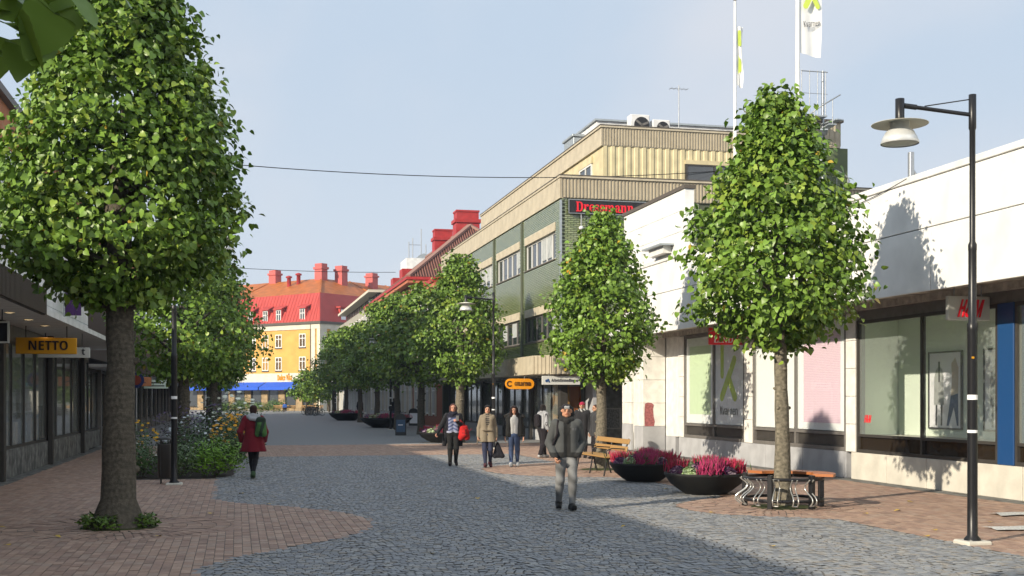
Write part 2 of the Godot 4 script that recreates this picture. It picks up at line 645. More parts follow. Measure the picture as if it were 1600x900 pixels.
func make_ground() -> void:
	cover_noise.seed = 3
	cover_noise.frequency = 0.5
	var ground := struct("ground", sheet(-700, 700, 300, -900, -0.06, M.asphalt))
	ground.set_meta("label", "wide grey ground running out beyond the far houses")
	var street := struct("street", sheet(-5.0, 13.4, 8, -46.0, -0.011, M.joint_sand))
	street.set_meta("label", "grey granite sett paving of the pedestrian street")
	var far := struct("street", sheet(-9.0, 13.4, -46.0, -150, -0.008, M.far_setts))
	far.set_meta("label", "grey paving of the street's far half")
	var square := struct("square", sheet(-90, 90, -150, -260, -0.012, M.far_setts))
	square.set_meta("label", "open paved square before the yellow house")
	# bright strip of pale slabs in front of the yellow house
	struct("footpath", sheet(-30, 40, -158.5, -163.0, -0.004, M.plinth_cream)).set_meta("label", "pale slab footpath before the yellow house")
	var left := struct("pavement", sheet(-5.0, -4.65, 6, -46, 0.0, M.concrete))
	left.set_meta("label", "red brick pavement curving round the big linden")
	var right := struct("pavement", sheet(12.95, 13.4, 0, -44.4, 0.0, M.concrete))
	right.set_meta("label", "red brick pavement along the white shop building")
	# setts in shallow arcs
	var sett := paver_mesh(0.10, 0.045)
	var tones := [Color(0.25, 0.255, 0.265), Color(0.29, 0.295, 0.30), Color(0.33, 0.33, 0.325), Color(0.215, 0.222, 0.235), Color(0.30, 0.28, 0.255), Color(0.27, 0.28, 0.295)]
	var mats := []
	for i in tones.size():
		mats.append(mat("granite_%d" % i, tones[i].r, tones[i].g, tones[i].b, 0.75, "soft", 1.3, 0.6))
	var xf := []
	var pick := []
	var z := -8.0
	while z > -46.0:
		var x := -1.5
		while x < 13.0:
			var w := rng.randf_range(0.076, 0.108)
			x += w
			var ph := fposmod(x, 1.5) / 1.5 * 2.0 - 1.0
			var zz := z - 0.26 * (1.0 - ph * ph) + rng.randf_range(-0.006, 0.006)
			if zone(x, zz) != 0: continue
			if Vector2(x, zz).distance_to(RING) < 0.9: continue
			var b := Basis(Vector3.UP, atan2(-0.52 * ph, 0.75) * 0.55 + rng.randf_range(-0.06, 0.06))
			b = b * Basis(Vector3(1, 0, 0), rng.randf_range(-0.035, 0.035)) * Basis(Vector3(0, 0, 1), rng.randf_range(-0.035, 0.035))
			b = b * Basis.from_scale(Vector3(w - rng.randf_range(0.007, 0.013), rng.randf_range(0.08, 0.14), rng.randf_range(0.080, 0.090)))
			xf.append(Transform3D(b, Vector3(x - w * 0.5, rng.randf_range(-0.006, 0.003), zz)))
			var patch := cover_noise.get_noise_2d(x * 0.25, zz * 0.25)
			pick.append(clampi(int(rng.randf() * 6.0 + patch * 2.0), 0, 5))
		z -= 0.094
	pieces(street, "granite_sett", sett, tones, mats, M.tint, xf, pick)
	# bricks
	var brick := paver_mesh(0.05, 0.0)
	var bt := [Color(0.41, 0.275, 0.205), Color(0.36, 0.235, 0.178), Color(0.45, 0.31, 0.235), Color(0.32, 0.215, 0.168), Color(0.395, 0.285, 0.222), Color(0.375, 0.25, 0.195)]
	var bm := []
	for i in bt.size():
		bm.append(mat("paver_%d" % i, bt[i].r, bt[i].g, bt[i].b, 0.75, "soft", 1.3, 0.6))
	for side in [1, 2]:
		xf = []
		pick = []
		var x0 := -4.65 if side == 1 else 2.0
		var x1 := 6.0 if side == 1 else 12.95
		var trees := [LTREE] if side == 1 else [RING, TREE2]
		var col := 0
		var xx: float = x0
		while xx < x1:
			var zb := -7.0 - (0.108 if col % 2 else 0.0)
			while zb > -46.0:
				zb -= 0.216
				var p := Vector2(xx, zb)
				if zone(xx, zb) != side: continue
				if xx < 0.3 and zb < -27.2 and zb > -45.0 and xx > -2.5: continue   # the flower bed
				var near := 99.0
				for t in trees: near = minf(near, p.distance_to(t))
				if near < 1.55: continue
				var b := Basis(Vector3.UP, rng.randf_range(-0.015, 0.015)) * Basis.from_scale(Vector3(0.099, 0.1, 0.208))
				xf.append(Transform3D(b, Vector3(xx, rng.randf_range(-0.004, 0.001), zb)))
				pick.append(clampi(int(rng.randf() * 6.0 + cover_noise.get_noise_2d(xx * 0.3, zb * 0.3) * 2.5), 0, 5))
			xx += 0.106
			col += 1
		for t in trees:
			var rr := 0.62
			while rr < 1.62:
				var cnt := int(TAU * rr / 0.112)
				for i in cnt:
					var an := TAU * (i + 0.5 * (int(rr * 5) % 2)) / cnt
					var p: Vector2 = t + Vector2(cos(an), sin(an)) * rr
					if zone(p.x, p.y) != side: continue
					var b := Basis(Vector3.UP, PI / 2 - an + rng.randf_range(-0.03, 0.03)) * Basis.from_scale(Vector3(0.098, 0.1, 0.19))
					xf.append(Transform3D(b, Vector3(p.x, rng.randf_range(-0.008, 0.001), p.y)))
					pick.append(rng.randi() % 6)
				rr += 0.2
		pieces(left if side == 1 else right, "paving_brick", brick, bt, bm, M.tint, xf, pick)
	# bare earth with moss round the trunks
	for t in [LTREE, RING, TREE2]:
		var g := G.new()
		g.smooth(1)
		for i in 20:
			var a0 := TAU * i / 20
			var a1 := TAU * (i + 1) / 20
			g.trio(Vector3(0, 0.05, 0), Vector3(cos(a0), -0.25, sin(a0)) * Vector3(0.6, 0.04, 0.6), Vector3(cos(a1), -0.25, sin(a1)) * Vector3(0.6, 0.04, 0.6), Vector3.UP)
		var o := struct("ground", g.done(M.moss))
		o.position = Vector3(t.x, 0, t.y)
		o.set_meta("label", "mossy earth round the foot of a tree trunk")

# ---------------------------------------------------------------- buildings
func facade(x: float, west: bool) -> Transform3D:
	# u = world z, v = height, w = distance out from the wall
	if west: return Transform3D(Basis(Vector3(0, 0, 1), Vector3.UP, Vector3(-1, 0, 0)), Vector3(x, 0, 0))
	return Transform3D(Basis(Vector3(0, 0, -1), Vector3.UP, Vector3(1, 0, 0)), Vector3(x, 0, 0))

func slab(n: String, parent: Node3D, f: Transform3D, a: Vector3, b: Vector3, m: Material, bevel := 0.0, label := "") -> MeshInstance3D:
	# one box between two corners given in facade coordinates
	var g := G.new(f)
	if bevel > 0.0: g.cbox((a + b) * 0.5, (b - a).abs(), bevel)
	else: g.span(a, b)
	return wpart(n, g.done(m), parent, label)

func frame_mesh(f: Transform3D, u0: float, u1: float, v0: float, v1: float, w0: float, w1: float, t: float, m: Material, bars_u := [], bars_v := []) -> ArrayMesh:
	# a frame of four butted members, with mullions and transoms
	var g := G.new(f)
	g.span(Vector3(u0, v0, w0), Vector3(u1, v0 + t, w1))
	g.span(Vector3(u0, v1 - t, w0), Vector3(u1, v1, w1))
	g.span(Vector3(u0, v0 + t, w0), Vector3(u0 + t, v1 - t, w1))
	g.span(Vector3(u1 - t, v0 + t, w0), Vector3(u1, v1 - t, w1))
	for u in bars_u:
		g.span(Vector3(u - t * 0.5, v0 + t, w0 + 0.003), Vector3(u + t * 0.5, v1 - t, w1 - 0.003))
	for v in bars_v:
		g.span(Vector3(u0 + t, v - t * 0.4, w0 + 0.006), Vector3(u1 - t, v + t * 0.4, w1 - 0.006))
	return g.done(m)

func window(parent: Node3D, f: Transform3D, u0: float, u1: float, v0: float, v1: float, w: float, t: float, fm: Material, gm: Material, bars_u := [], bars_v := [], n := "window") -> MeshInstance3D:
	# window > frame mesh itself, with its panes below it
	var o := wpart(n, frame_mesh(f, u0, u1, v0, v1, w - 0.05, w + 0.03, t, fm, bars_u, bars_v), parent)
	var us := [u0] + bars_u + [u1]
	var vs := [v0] + bars_v + [v1]
	for i in us.size() - 1:
		for j in vs.size() - 1:
			var g := G.new(f)
			g.span(Vector3(us[i] + t * 0.45, vs[j] + t * 0.45, w - 0.02), Vector3(us[i + 1] - t * 0.45, vs[j + 1] - t * 0.45, w - 0.008))
			wpart("pane", g.done(gm), o)
	return o

func ribs(f: Transform3D, u0: float, u1: float, v0: float, v1: float, w: float, step: float, deep: float, m: Material) -> ArrayMesh:
	# trapezoid-ribbed sheet metal
	var g := G.new(f)
	var cnt := int((u1 - u0) / step)
	var s := (u1 - u0) / cnt
	for i in cnt:
		var a := u0 + s * i
		var us := [a, a + s * 0.42, a + s * 0.52, a + s * 0.9, a + s]
		var ws := [w + deep, w + deep, w, w, w + deep]
		for k in 4:
			g.quad(Vector3(us[k], v0, ws[k]), Vector3(us[k + 1], v0, ws[k + 1]), Vector3(us[k + 1], v1, ws[k + 1]), Vector3(us[k], v1, ws[k]), Vector3(0, 0, 1))
	return g.done(m)

func brick_face(parent: Node3D, f: Transform3D, rects: Array, tones: Array, mats: Array, n: String) -> void:
	# running bond of thin brick faces over a mortar wall; rects: [u0, u1, v0, v1, w]
	var g := G.new()
	g.cbox(Vector3.ZERO, Vector3(0.238, 0.058, 0.03), 0.006)
	var unit := g.done(null)
	var xf := []
	var pick := []
	for r in rects:
		var v: float = r[2] + 0.035
		var row := 0
		while v < r[3] - 0.02:
			var u: float = r[0] + (0.125 if row % 2 else 0.0)
			while u < r[1]:
				var a: float = maxf(u, r[0])
				var b: float = minf(u + 0.24, r[1])
				if b - a > 0.05:
					var t := Transform3D(Basis.from_scale(Vector3((b - a) / 0.25, 1, 1)), Vector3((a + b) * 0.5, v, r[4] + rng.randf_range(-0.004, 0.003)))
					xf.append(f * t)
					pick.append(rng.randi() % tones.size())
				u += 0.25
			v += 0.072
			row += 1
	pieces(parent, n, unit, tones, mats, M.tint_gloss, xf, pick)

func white_building() -> void:
	var f := facade(13.4, true)
	var b := thing("shop_building", "long white shop building with deep panelled fascia over its windows", "building", Vector3(18, 0, -22))
	var V := func(u, v, w): return Vector3(u, v, w)
	# body behind the shop fronts, and the roof
	slab("wall", b, f, V.call(-40.0, 0, -0.2), V.call(-38.9, 3.9, 0.0), M.white_tile)
	slab("roof", b, f, V.call(-36.0, 5.2, -14.0), V.call(-4.0, 5.5, 1.1), M.off_white)
	slab("back_wall", b, f, V.call(-40.0, 0, -14.2), V.call(-4.0, 5.5, -14.0), M.plinth_grey)
	slab("end_wall", b, f, V.call(-40.2, 0, -14.0), V.call(-40.0, 3.9, 0.0), M.white_tile)
	slab("end_wall", b, f, V.call(-4.0, 0, -14.0), V.call(-3.8, 5.5, 0.0), M.white_tile)
	slab("far_roof", b, f, V.call(-40.2, 3.9, -14.0), V.call(-36.1, 4.1, 1.0), M.off_white)
	slab("end_wall", b, f, V.call(-36.2, 4.102, -14.0), V.call(-36.05, 5.2, 1.1), M.white_paint)
	# canopy: soffit slab and beam
	slab("soffit", b, f, V.call(-36.05, 3.86, -0.3), V.call(-4.0, 3.92, 1.3), M.soffit)
	slab("canopy_beam", b, f, V.call(-36.0, 3.72, -0.05), V.call(-4.0, 3.858, 0.12), M.beam)
	slab("backing", b, f, V.call(-36.02, 3.80, 1.14), V.call(-4.0, 5.80, 1.30), M.core_grey)
	# fascia panels in two courses with open joints
	var joints := [-36.07, -30.2, -24.5, -18.87, -13.2, -7.5, -4.0]
	for i in joints.size() - 1:
		var lo := G.new(f)
		lo.cbox(Vector3((joints[i] + joints[i + 1]) * 0.5, 4.285, 1.33), Vector3(joints[i + 1] - joints[i] - 0.018, 1.126, 0.05), 0.006)
		wpart("fascia_panel", lo.done(M.white_panel), b)
		var hi := G.new(f)
		hi.cbox(Vector3((joints[i] + joints[i + 1]) * 0.5, 5.30, 1.33), Vector3(joints[i + 1] - joints[i] - 0.018, 0.868, 0.05), 0.006)
		wpart("fascia_panel", hi.done(M.white_panel), b)
	var cap := G.new(f)
	cap.cbox(Vector3(-20.0, 5.81, 1.25), Vector3(32.1, 0.12, 0.26), 0.01)
	wpart("roof_edge", cap.done(M.white_paint), b)
	# white screen wall standing on the roof edge, with a dark cap and a dark stair opening behind it
	var scr := thing("screen_wall", "white panelled screen wall with sloping black cap above the shop fascia", "wall", Vector3(12.2, 5.87, -33.4))
	for k in 3:
		var g := G.new(f)
		g.cbox(Vector3(-33.43, 6.16 + 0.575 * k, 1.2), Vector3(5.26, 0.567, 0.28), 0.006)
		wpart("panel", g.done(M.white_panel), scr)
	slab("cap", scr, f, V.call(-36.1, 7.60, 1.03), V.call(-30.75, 7.70, 1.38), M.cap_dark)
	var hut := thing("roof_hut", "dark glazed stair hut behind the white screen wall", "hut", Vector3(14.2, 5.5, -32.6))
	slab("frame", hut, f, V.call(-35.5, 5.5, -1.9), V.call(-31.4, 7.35, -0.9), M.frame_dark)
	slab("glazing", hut, f, V.call(-31.395, 5.75, -1.75), V.call(-31.38, 7.2, -1.05), M.dark_glass)
	slab("roof", hut, f, V.call(-35.6, 7.352, -2.0), V.call(-31.3, 7.42, -0.8), M.cap_dark)
	var vent := thing("roof_vent", "small grey sheet-metal vent on the white roof edge", "vent", Vector3(12.6, 5.87, -31.6))
	slab("cover", vent, f, V.call(-33.2, 6.13, 1.345), V.call(-31.6, 6.18, 1.75), M.zinc)
	slab("curb", vent, f, V.call(-33.0, 5.93, 1.345), V.call(-31.8, 6.13, 1.6), M.white_paint)
	# plinth
	var u := -34.64
	while u < -24.3:
		slab("plinth_panel", b, f, V.call(u + 0.006, 0, -0.14), V.call(minf(u + 2.05, -24.27) - 0.006, 0.598, 0.03), M.plinth_grey, 0.008)
		u += 2.06
	u = -24.05
	while u < -6.0:
		slab("plinth_panel", b, f, V.call(u + 0.006, 0, -0.14), V.call(u + 1.47, 0.598, 0.035), M.plinth_cream, 0.008)
		u += 1.48
	slab("plinth_core", b, f, V.call(-34.6, 0, -0.3), V.call(-4.0, 0.596, -0.141), M.core_grey)
	# piers clad in white tiles: [u0, u1, w1]
	for p in [[-38.9 + 0.002, -38.5, 0.06], [-34.64, -34.2, 0.05], [-29.74, -29.23, 0.05], [-24.26, -23.84, 0.05]]:
		var v := 0.6
		while v < 3.7:
			slab("cladding_tile", b, f, V.call(p[0] + 0.004, v + 0.004, -0.12), V.call(p[1] - 0.004, minf(v + 0.62, 3.71) - 0.004, p[2]), M.white_tile, 0.006)
			v += 0.62
		slab("pier_core", b, f, V.call(p[0] + 0.01, 0.0, -0.2), V.call(p[1] - 0.01, 3.72, -0.121), M.plinth_grey)
	# far pier and the projecting pier beside the door
	for p in [[-39.98, -39.0, 0.02, 0.1], [-36.7, -35.85, 0.02, 0.78]]:
		var v := 0.9
		while v < 3.8:
			slab("cladding_tile", b, f, V.call(p[0] + 0.003, v + 0.004, p[2]), V.call(p[1] - 0.003, minf(v + 0.74, 3.85) - 0.004, p[3]), M.white_tile, 0.008)
			v += 0.74
		slab("pier_foot", b, f, V.call(p[0], 0, p[2]), V.call(p[1], 0.898, p[3] + 0.004), M.plinth_grey, 0.008)
	slab("wall", b, f, V.call(-35.85, 0.6, -0.12), V.call(-34.65, 3.85, 0.0), M.white_tile)
	slab("wall", b, f, V.call(-36.7, 0, -0.12), V.call(-35.0, 0.598, 0.0), M.plinth_grey)
	# patch of old red paint on the pier's side
	var poly := PackedVector2Array([Vector2(0.06, 0.9), Vector2(0.37, 0.9), Vector2(0.40, 1.05), Vector2(0.36, 1.2), Vector2(0.34, 1.45), Vector2(0.37, 1.58), Vector2(0.30, 1.64), Vector2(0.17, 1.66), Vector2(0.07, 1.62), Vector2(0.05, 1.3)])
	var rp := G.new(Transform3D(Basis(), Vector3(12.62, 0, -35.85)))
	rp.prism(poly, 0.0, 0.004)
	wpart("paint_patch", rp.done(M.old_red_paint), b, "patch of faded red paint on the pier")
	# door with pink panels
	var dr := slab("door", b, f, V.call(-38.9, 0.02, -0.1), V.call(-36.72, 3.3, -0.06), M.frame_white, 0.0, "white shop door with pink pasted panes")
	for q in [[-38.75, -37.85], [-37.7, -36.8]]:
		for r in [[2.45, 3.22, "board_white"], [1.05, 2.2, "print_rose"], [0.12, 0.98, "board_white"]]:
			var g := G.new(f)
			g.span(V.call(q[0], r[0], -0.059), V.call(q[1], r[1], -0.045))
			wpart("door_panel", g.done(M[r[2]]), dr)
	var hd := G.new(f)
	hd.pipe(V.call(-37.95, 1.05, 0.0), V.call(-37.95, 1.85, 0.0), 0.02)
	wpart("handle", hd.done(M.black_paint), dr)
	var dl := G.new(f)
	dl.lathe([Vector2(0, 0), Vector2(0.16, 0.0), Vector2(0.13, 0.08), Vector2(0.0, 0.12)], 16, V.call(-37.0, 2.28, 0.02))
	wpart("door_lamp", dl.done(M.zinc), b)
	# window pair A (green print, logo) and pair B (blank, pink print)
	for wn in [[-34.2, -29.75, -31.92], [-29.22, -24.27, -26.78]]:
		var first: bool = wn[0] < -30
		var wo := wpart("shop_window", frame_mesh(f, wn[0], wn[1], 0.602, 3.70, -0.06, 0.035, 0.09, M.frame_grey, [wn[2]], [1.0]), b)
		var bays := [[wn[0] + 0.1, wn[2] - 0.06], [wn[2] + 0.06, wn[1] - 0.1]]
		for k in 2:
			var bay = bays[k]
			slab("vent_panel", wo, f, V.call(bay[0], 0.70, -0.05), V.call(bay[1], 0.96, -0.03), M.frame_dark)
			slab("window_board", wo, f, V.call(bay[0], 1.05, -0.05), V.call(bay[1], 3.60, -0.02), M.board_grey if (first and k == 1) else M.board_white)
			slab("pane", wo, f, V.call(bay[0], 1.05, 0.004), V.call(bay[1], 3.60, 0.012), M.glass)
		if first:
			slab("green_print", wo, f, V.call(-33.85, 1.32, -0.019), V.call(-32.22, 3.35, -0.015), M.print_green)
			var lg := G.new(f * Transform3D(Basis(), V.call(-30.9, 0, 0)))
			lg.prism(stadium(Vector2(-0.48, 2.46), Vector2(-0.48, 3.42), 0.11), -0.019, -0.012)
			lg.prism(stadium(Vector2(-0.5, 1.83), Vector2(0.36, 2.86), 0.125), -0.0195, -0.0115)
			lg.prism(stadium(Vector2(0.40, 1.83), Vector2(-0.02, 2.36), 0.125), -0.0195, -0.0105)
			wpart("logo", lg.done(M.logo_green), wo)
			put_word(b, "Kvarnen", M.ink, 1.2, 0.24, f * Transform3D(Basis(), V.call(-30.9, 1.45, -0.008)), "Droid Sans", false, 0.004)
		else:
			slab("pink_print", wo, f, V.call(-26.42, 1.22, -0.019), V.call(-24.62, 3.38, -0.016), M.print_rose)
			var g := G.new(f)
			for k in 54:
				g.span(V.call(-26.42, 1.23 + k * 0.04, -0.0155), V.call(-24.62, 1.248 + k * 0.04, -0.0135))
			wpart("pink_stripe", g.done(M.print_pink), wo)
	# open display windows further on
	slab("window_head", b, f, V.call(-23.82, 3.50, -0.3), V.call(-4.0, 3.719, 0.0), M.frame_grey)
	for wn in [[-23.82, -18.82, [-21.28]], [-18.34, -13.3, [-15.8]], [-13.1, -6.0, [-9.6]]]:
		var wo := wpart("shop_window", frame_mesh(f, wn[0], wn[1], 0.602, 3.50, -0.06, 0.03, 0.07, M.frame_dark, wn[2], [0.98]), b)
		var us: Array = [wn[0]] + wn[2] + [wn[1]]
		for k in us.size() - 1:
			slab("foil_panel", wo, f, V.call(us[k] + 0.06, 0.67, -0.04), V.call(us[k + 1] - 0.06, 0.955, -0.03), M.brown_foil)
			slab("pane", wo, f, V.call(us[k] + 0.05, 1.0, -0.02), V.call(us[k + 1] - 0.05, 3.44, -0.01), M.glass)
	slab("column", b, f, V.call(-18.81, 0.602, -0.2), V.call(-18.35, 3.5, 0.05), M.blue_panel, 0.01)
	slab("column", b, f, V.call(-13.29, 0.602, -0.2), V.call(-13.11, 3.5, 0.05), M.frame_dark)
	# display room behind the glass
	slab("display_floor", b, f, V.call(-24.95, 0.90, -2.4), V.call(-4.0, 0.95, -0.08), M.shop_floor)
	slab("display_back", b, f, V.call(-24.9, 0.955, -1.75), V.call(-4.0, 3.7, -1.65), M.shop_green)
	slab("display_side", b, f, V.call(-24.98, 0.955, -1.64), V.call(-24.9, 3.7, -0.13), M.shop_green)
	slab("display_ceiling", b, f, V.call(-24.95, 3.702, -2.4), V.call(-4.0, 3.74, -0.3), M.off_white)
	# posters in the display: flat prints in thin dark frames
	for q in [[-23.6, -22.35, 0], [-21.6, -20.4, 1]]:
		var ps := thing("poster", ["framed fashion poster of a long coat and jeans in the shop window", "framed fashion poster beside the blue column in the shop window"][q[2]], "poster", Vector3(14.95, 1.2, (q[0] + q[1]) * 0.5))
		wpart("frame", frame_mesh(f, q[0], q[1], 1.12, 2.82, -1.64, -1.60, 0.035, M.frame_dark), ps)
		slab("print", ps, f, V.call(q[0] + 0.03, 1.15, -1.64), V.call(q[1] - 0.03, 2.79, -1.62), M.board_grey)
		var cm := mat("coat_print", 0.34, 0.36, 0.35, 0.6)
		var dm := mat("dark_print", 0.05, 0.05, 0.05, 0.6)
		var jm := mat("jeans_print", 0.035, 0.07, 0.16, 0.6)
		var hm := mat("cream_print", 0.50, 0.44, 0.36, 0.6)
		var g := G.new(f * Transform3D(Basis(), V.call(q[0], 1.15, -1.62)))
		g.prism(PackedVector2Array([Vector2(0.20, 0.5), Vector2(0.58, 0.5), Vector2(0.56, 1.15), Vector2(0.52, 1.28), Vector2(0.40, 1.36), Vector2(0.28, 1.26), Vector2(0.22, 1.1)]), 0, 0.002)
		wpart("printed_coat", g.done(cm), ps)
		g = G.new(f * Transform3D(Basis(), V.call(q[0], 1.15, -1.62)))
		for lx in [0.26, 0.46]:
			var gl := G.new(g.xf)
			gl.prism(PackedVector2Array([Vector2(lx, 0.05), Vector2(lx + 0.06, 0.05), Vector2(lx + 0.07, 0.5), Vector2(lx + 0.01, 0.5)]), 0, 0.002)
			wpart("printed_leg", gl.done(dm), ps)
		g.prism(PackedVector2Array([Vector2(0.38, 1.0), Vector2(0.43, 1.0), Vector2(0.44, 1.45), Vector2(0.37, 1.45)]), 0.002, 0.003)
		wpart("printed_collar", g.done(dm), ps)
		g = G.new(f * Transform3D(Basis(), V.call(q[0], 1.15, -1.62)))
		g.prism(PackedVector2Array([Vector2(0.68, 0.05), Vector2(0.76, 0.05), Vector2(0.95, 0.45), Vector2(1.06, 0.06), Vector2(1.12, 0.06), Vector2(1.1, 0.75), Vector2(0.84, 0.7)]), 0, 0.002)
		wpart("printed_jeans", g.done(jm), ps)
		g = G.new(f * Transform3D(Basis(), V.call(q[0], 1.15, -1.62)))
		g.prism(PackedVector2Array([Vector2(0.84, 0.70), Vector2(1.1, 0.75), Vector2(1.12, 1.3), Vector2(1.0, 1.52), Vector2(0.86, 1.4), Vector2(0.88, 1.0)]), 0.0, 0.001)
		wpart("printed_shirt", g.done(hm), ps)
	# small door sticker
	put_word(b, "H&M", M.letter_red, 0.26, 0.17, f * Transform3D(Basis(Vector3(1, 0, 0), Vector3(0.25, 1, 0), Vector3(0, 0, 1)), V.call(-23.4, 1.35, -0.006)), "Droid Sans", true, 0.004)
	# hanging signs, facing along the street
	var s1 := thing("hanging_sign", "pale grey hanging sign with red slanted H&M letters", "sign", Vector3(12.95, 3.2, -19.1))
	var g1 := G.new()
	g1.cbox(Vector3(0, 0.23, 0), Vector3(0.86, 0.44, 0.09), 0.012)
	part("board", g1.done(M.sign_grey), s1)
	for k in [-0.28, 0.28]:
		var gg := G.new()
		gg.pipe(Vector3(k, 0.45, 0), Vector3(k, 0.66, 0), 0.012)
		part("hanger", gg.done(M.galv), s1)
	put_word(s1, "H&M", M.letter_red, 0.46, 0.33, Transform3D(Basis(Vector3(1, 0, 0), Vector3(0.28, 1, 0), Vector3(0, 0, 1)), Vector3(12.98, 3.43, -19.04)), "Droid Sans", true)
	var s2 := thing("hanging_sign", "red hanging sign with white LINDEX lettering over the logo window", "sign", Vector3(12.95, 3.25, -29.9))
	g1 = G.new()
	g1.cbox(Vector3(0, 0.22, 0), Vector3(1.1, 0.46, 0.1), 0.012)
	part("board", g1.done(M.sign_red), s2)
	for k in [-0.35, 0.35]:
		var gg := G.new()
		gg.pipe(Vector3(k, 0.45, 0), Vector3(k, 0.61, 0), 0.012)
		part("hanger", gg.done(M.galv), s2)
	put_word(s2, "LINDEX", M.letter_white, 0.86, 0.16, Transform3D(Basis(), Vector3(12.95, 3.38, -29.84)), "Droid Serif")

func green_building() -> void:
	var f := facade(12.3, true)
	var b := thing("office_building", "green glazed brick office building with beige ribbed parapets", "building", Vector3(18.9, 0, -58))
	var V := func(u, v, w): return Vector3(u, v, w)
	var tones := [Color(0.19, 0.235, 0.095), Color(0.155, 0.20, 0.075), Color(0.225, 0.265, 0.115), Color(0.175, 0.215, 0.10), Color(0.245, 0.28, 0.14)]
	var mats := []
	for i in tones.size():
		mats.append(mat("glazed_brick_%d" % i, tones[i].r, tones[i].g, tones[i].b, 0.2, "soft", 0.9, 0.12, {"metallic_specular": 0.6, "clearcoat_enabled": true, "clearcoat": 1.0, "clearcoat_roughness": 0.12}))
	# street side, leaving the window openings free
	var wins := [[-50.4, -45.3], [-56.2, -51.35], [-62.0, -57.2], [-68.0, -63.0]]
	var rects := []
	rects.append([-71.6, -44.42, 8.76, 9.58, -0.0])
	rects.append([-71.6, -44.42, 5.6, 7.33, -0.0])
	rects.append([-71.6, -44.42, 3.46, 4.18, -0.0])
	var us := [-71.6, -68.0, -63.0, -62.0, -57.2, -56.2, -51.35, -50.4, -45.3, -44.42]
	for k in range(0, us.size(), 2):
		rects.append([us[k], us[k + 1], 7.33, 8.76, 0.0])
		rects.append([us[k], us[k + 1], 4.18, 5.6, 0.0])
	for r in rects:
		slab("wall", b, f, V.call(r[0], r[2], -0.3), V.call(r[1], r[3], -0.012), M.green_mortar)
	brick_face(b, f, rects, tones, mats, "glazed_brick")
	# front side, towards the camera
	var fr := Transform3D(Basis(), Vector3(0, 0, -44.4))
	slab("front_wall", b, fr, V.call(12.6, 3.46, -0.29), V.call(25.5, 9.58, -0.012), M.green_mortar)
	brick_face(b, fr, [[12.3, 18.0, 3.46, 9.58, 0.0], [21.5, 25.5, 6.5, 9.58, 0.0]], tones, mats, "front_brick")
	slab("corner_pipe", b, fr, V.call(12.22, 3.46, 0.0), V.call(12.295, 9.5, 0.08), M.zinc)
	slab("end_wall", b, f, V.call(-71.9, 0, -13.0), V.call(-71.6, 9.58, -0.01), M.green_mortar)
	slab("floor_slab", b, f, V.call(-71.5, 9.3, -13.0), V.call(-44.7, 9.57, -0.32), M.concrete)
	slab("back_wall", b, f, V.call(-71.6, 0, -13.2), V.call(-44.4, 9.58, -13.0), M.green_mortar)
	# windows: [v0, v1]
	for row in [[4.18, 5.6], [7.33, 8.76]]:
		for w in wins:
			var bars := []
			var cnt := 6 if w[1] - w[0] > 4.9 else 5
			for k in range(1, cnt):
				bars.append(lerpf(w[0], w[1], k / float(cnt)))
			var wo := window(b, f, w[0], w[1], row[0], row[1] - 0.32, -0.12, 0.07, M.frame_white if row[0] > 6 else M.frame_grey, M.dark_glass, bars)
			slab("lintel", wo, f, V.call(w[0], row[1] - 0.318, -0.1), V.call(w[1], row[1] + 0.02, 0.03), M.beige_metal)
			slab("sill", wo, f, V.call(w[0] - 0.02, row[0] - 0.05, -0.1), V.call(w[1] + 0.02, row[0] - 0.002, 0.06), M.cap_dark)
			for k in bars.size():
				if rng.randf() < 0.55:
					slab("blind", wo, f, V.call(bars[k] + 0.05, row[0] + rng.randf_range(0.06, 0.4), -0.105), V.call((bars[k + 1] if k + 1 < bars.size() else w[1]) - 0.06, row[1] - 0.4, -0.095), M.blind)
	for u in [-50.87, -56.7, -62.5]:
		slab("pilaster", b, f, V.call(u - 0.16, 3.46, 0.018), V.call(u + 0.16, 9.57, 0.05), M.green_mortar)
	# lower parapet and upper storey
	slab("parapet", b, f, V.call(-71.7, 9.58, -0.3), V.call(-44.36, 10.36, 0.08), M.beige_metal)
	wpart("ribbed_parapet", ribs(fr, 12.24, 25.5, 9.6, 10.32, 0.07, 0.14, 0.03, M.beige_rib), b)
	slab("parapet_core", b, fr, V.call(12.61, 9.581, -0.4), V.call(25.5, 10.36, 0.069), M.beige_rib)
	slab("coping", b, f, V.call(-71.75, 10.362, -0.35), V.call(-44.24, 10.44, 0.12), M.beige_metal)
	slab("coping", b, fr, V.call(12.66, 10.364, -0.3), V.call(25.55, 10.442, 0.16), M.beige_metal)
	slab("coping_edge", b, f, V.call(-71.76, 10.445, -0.35), V.call(-44.22, 10.475, 0.14), M.cap_dark)
	slab("coping_edge", b, fr, V.call(12.66, 10.447, -0.3), V.call(25.56, 10.477, 0.18), M.cap_dark)
	var fu := facade(14.5, true)
	var fw := Transform3D(Basis(), Vector3(0, 0, -46.0))
	slab("upper_wall", b, fu, V.call(-70.2, 9.4, -10.4), V.call(-46.0, 12.05, 0.0), M.cream_metal)
	wpart("ribbed_wall", ribs(fw, 14.5, 24.9, 10.3, 12.05, 0.004, 0.33, 0.035, M.cream_metal), b)
	slab("upper_parapet", b, fu, V.call(-70.25, 12.052, -10.45), V.call(-45.95, 12.78, 0.10), M.beige_metal)
	wpart("ribbed_parapet", ribs(fw, 14.4, 24.95, 12.08, 12.76, 0.052, 0.12, 0.025, M.beige_rib), b)
	slab("coping", b, fu, V.call(-70.3, 12.782, -10.5), V.call(-45.88, 12.86, 0.16), M.beige_metal)
	slab("coping_edge", b, fu, V.call(-70.31, 12.862, -10.5), V.call(-45.86, 12.895, 0.18), M.cap_dark)
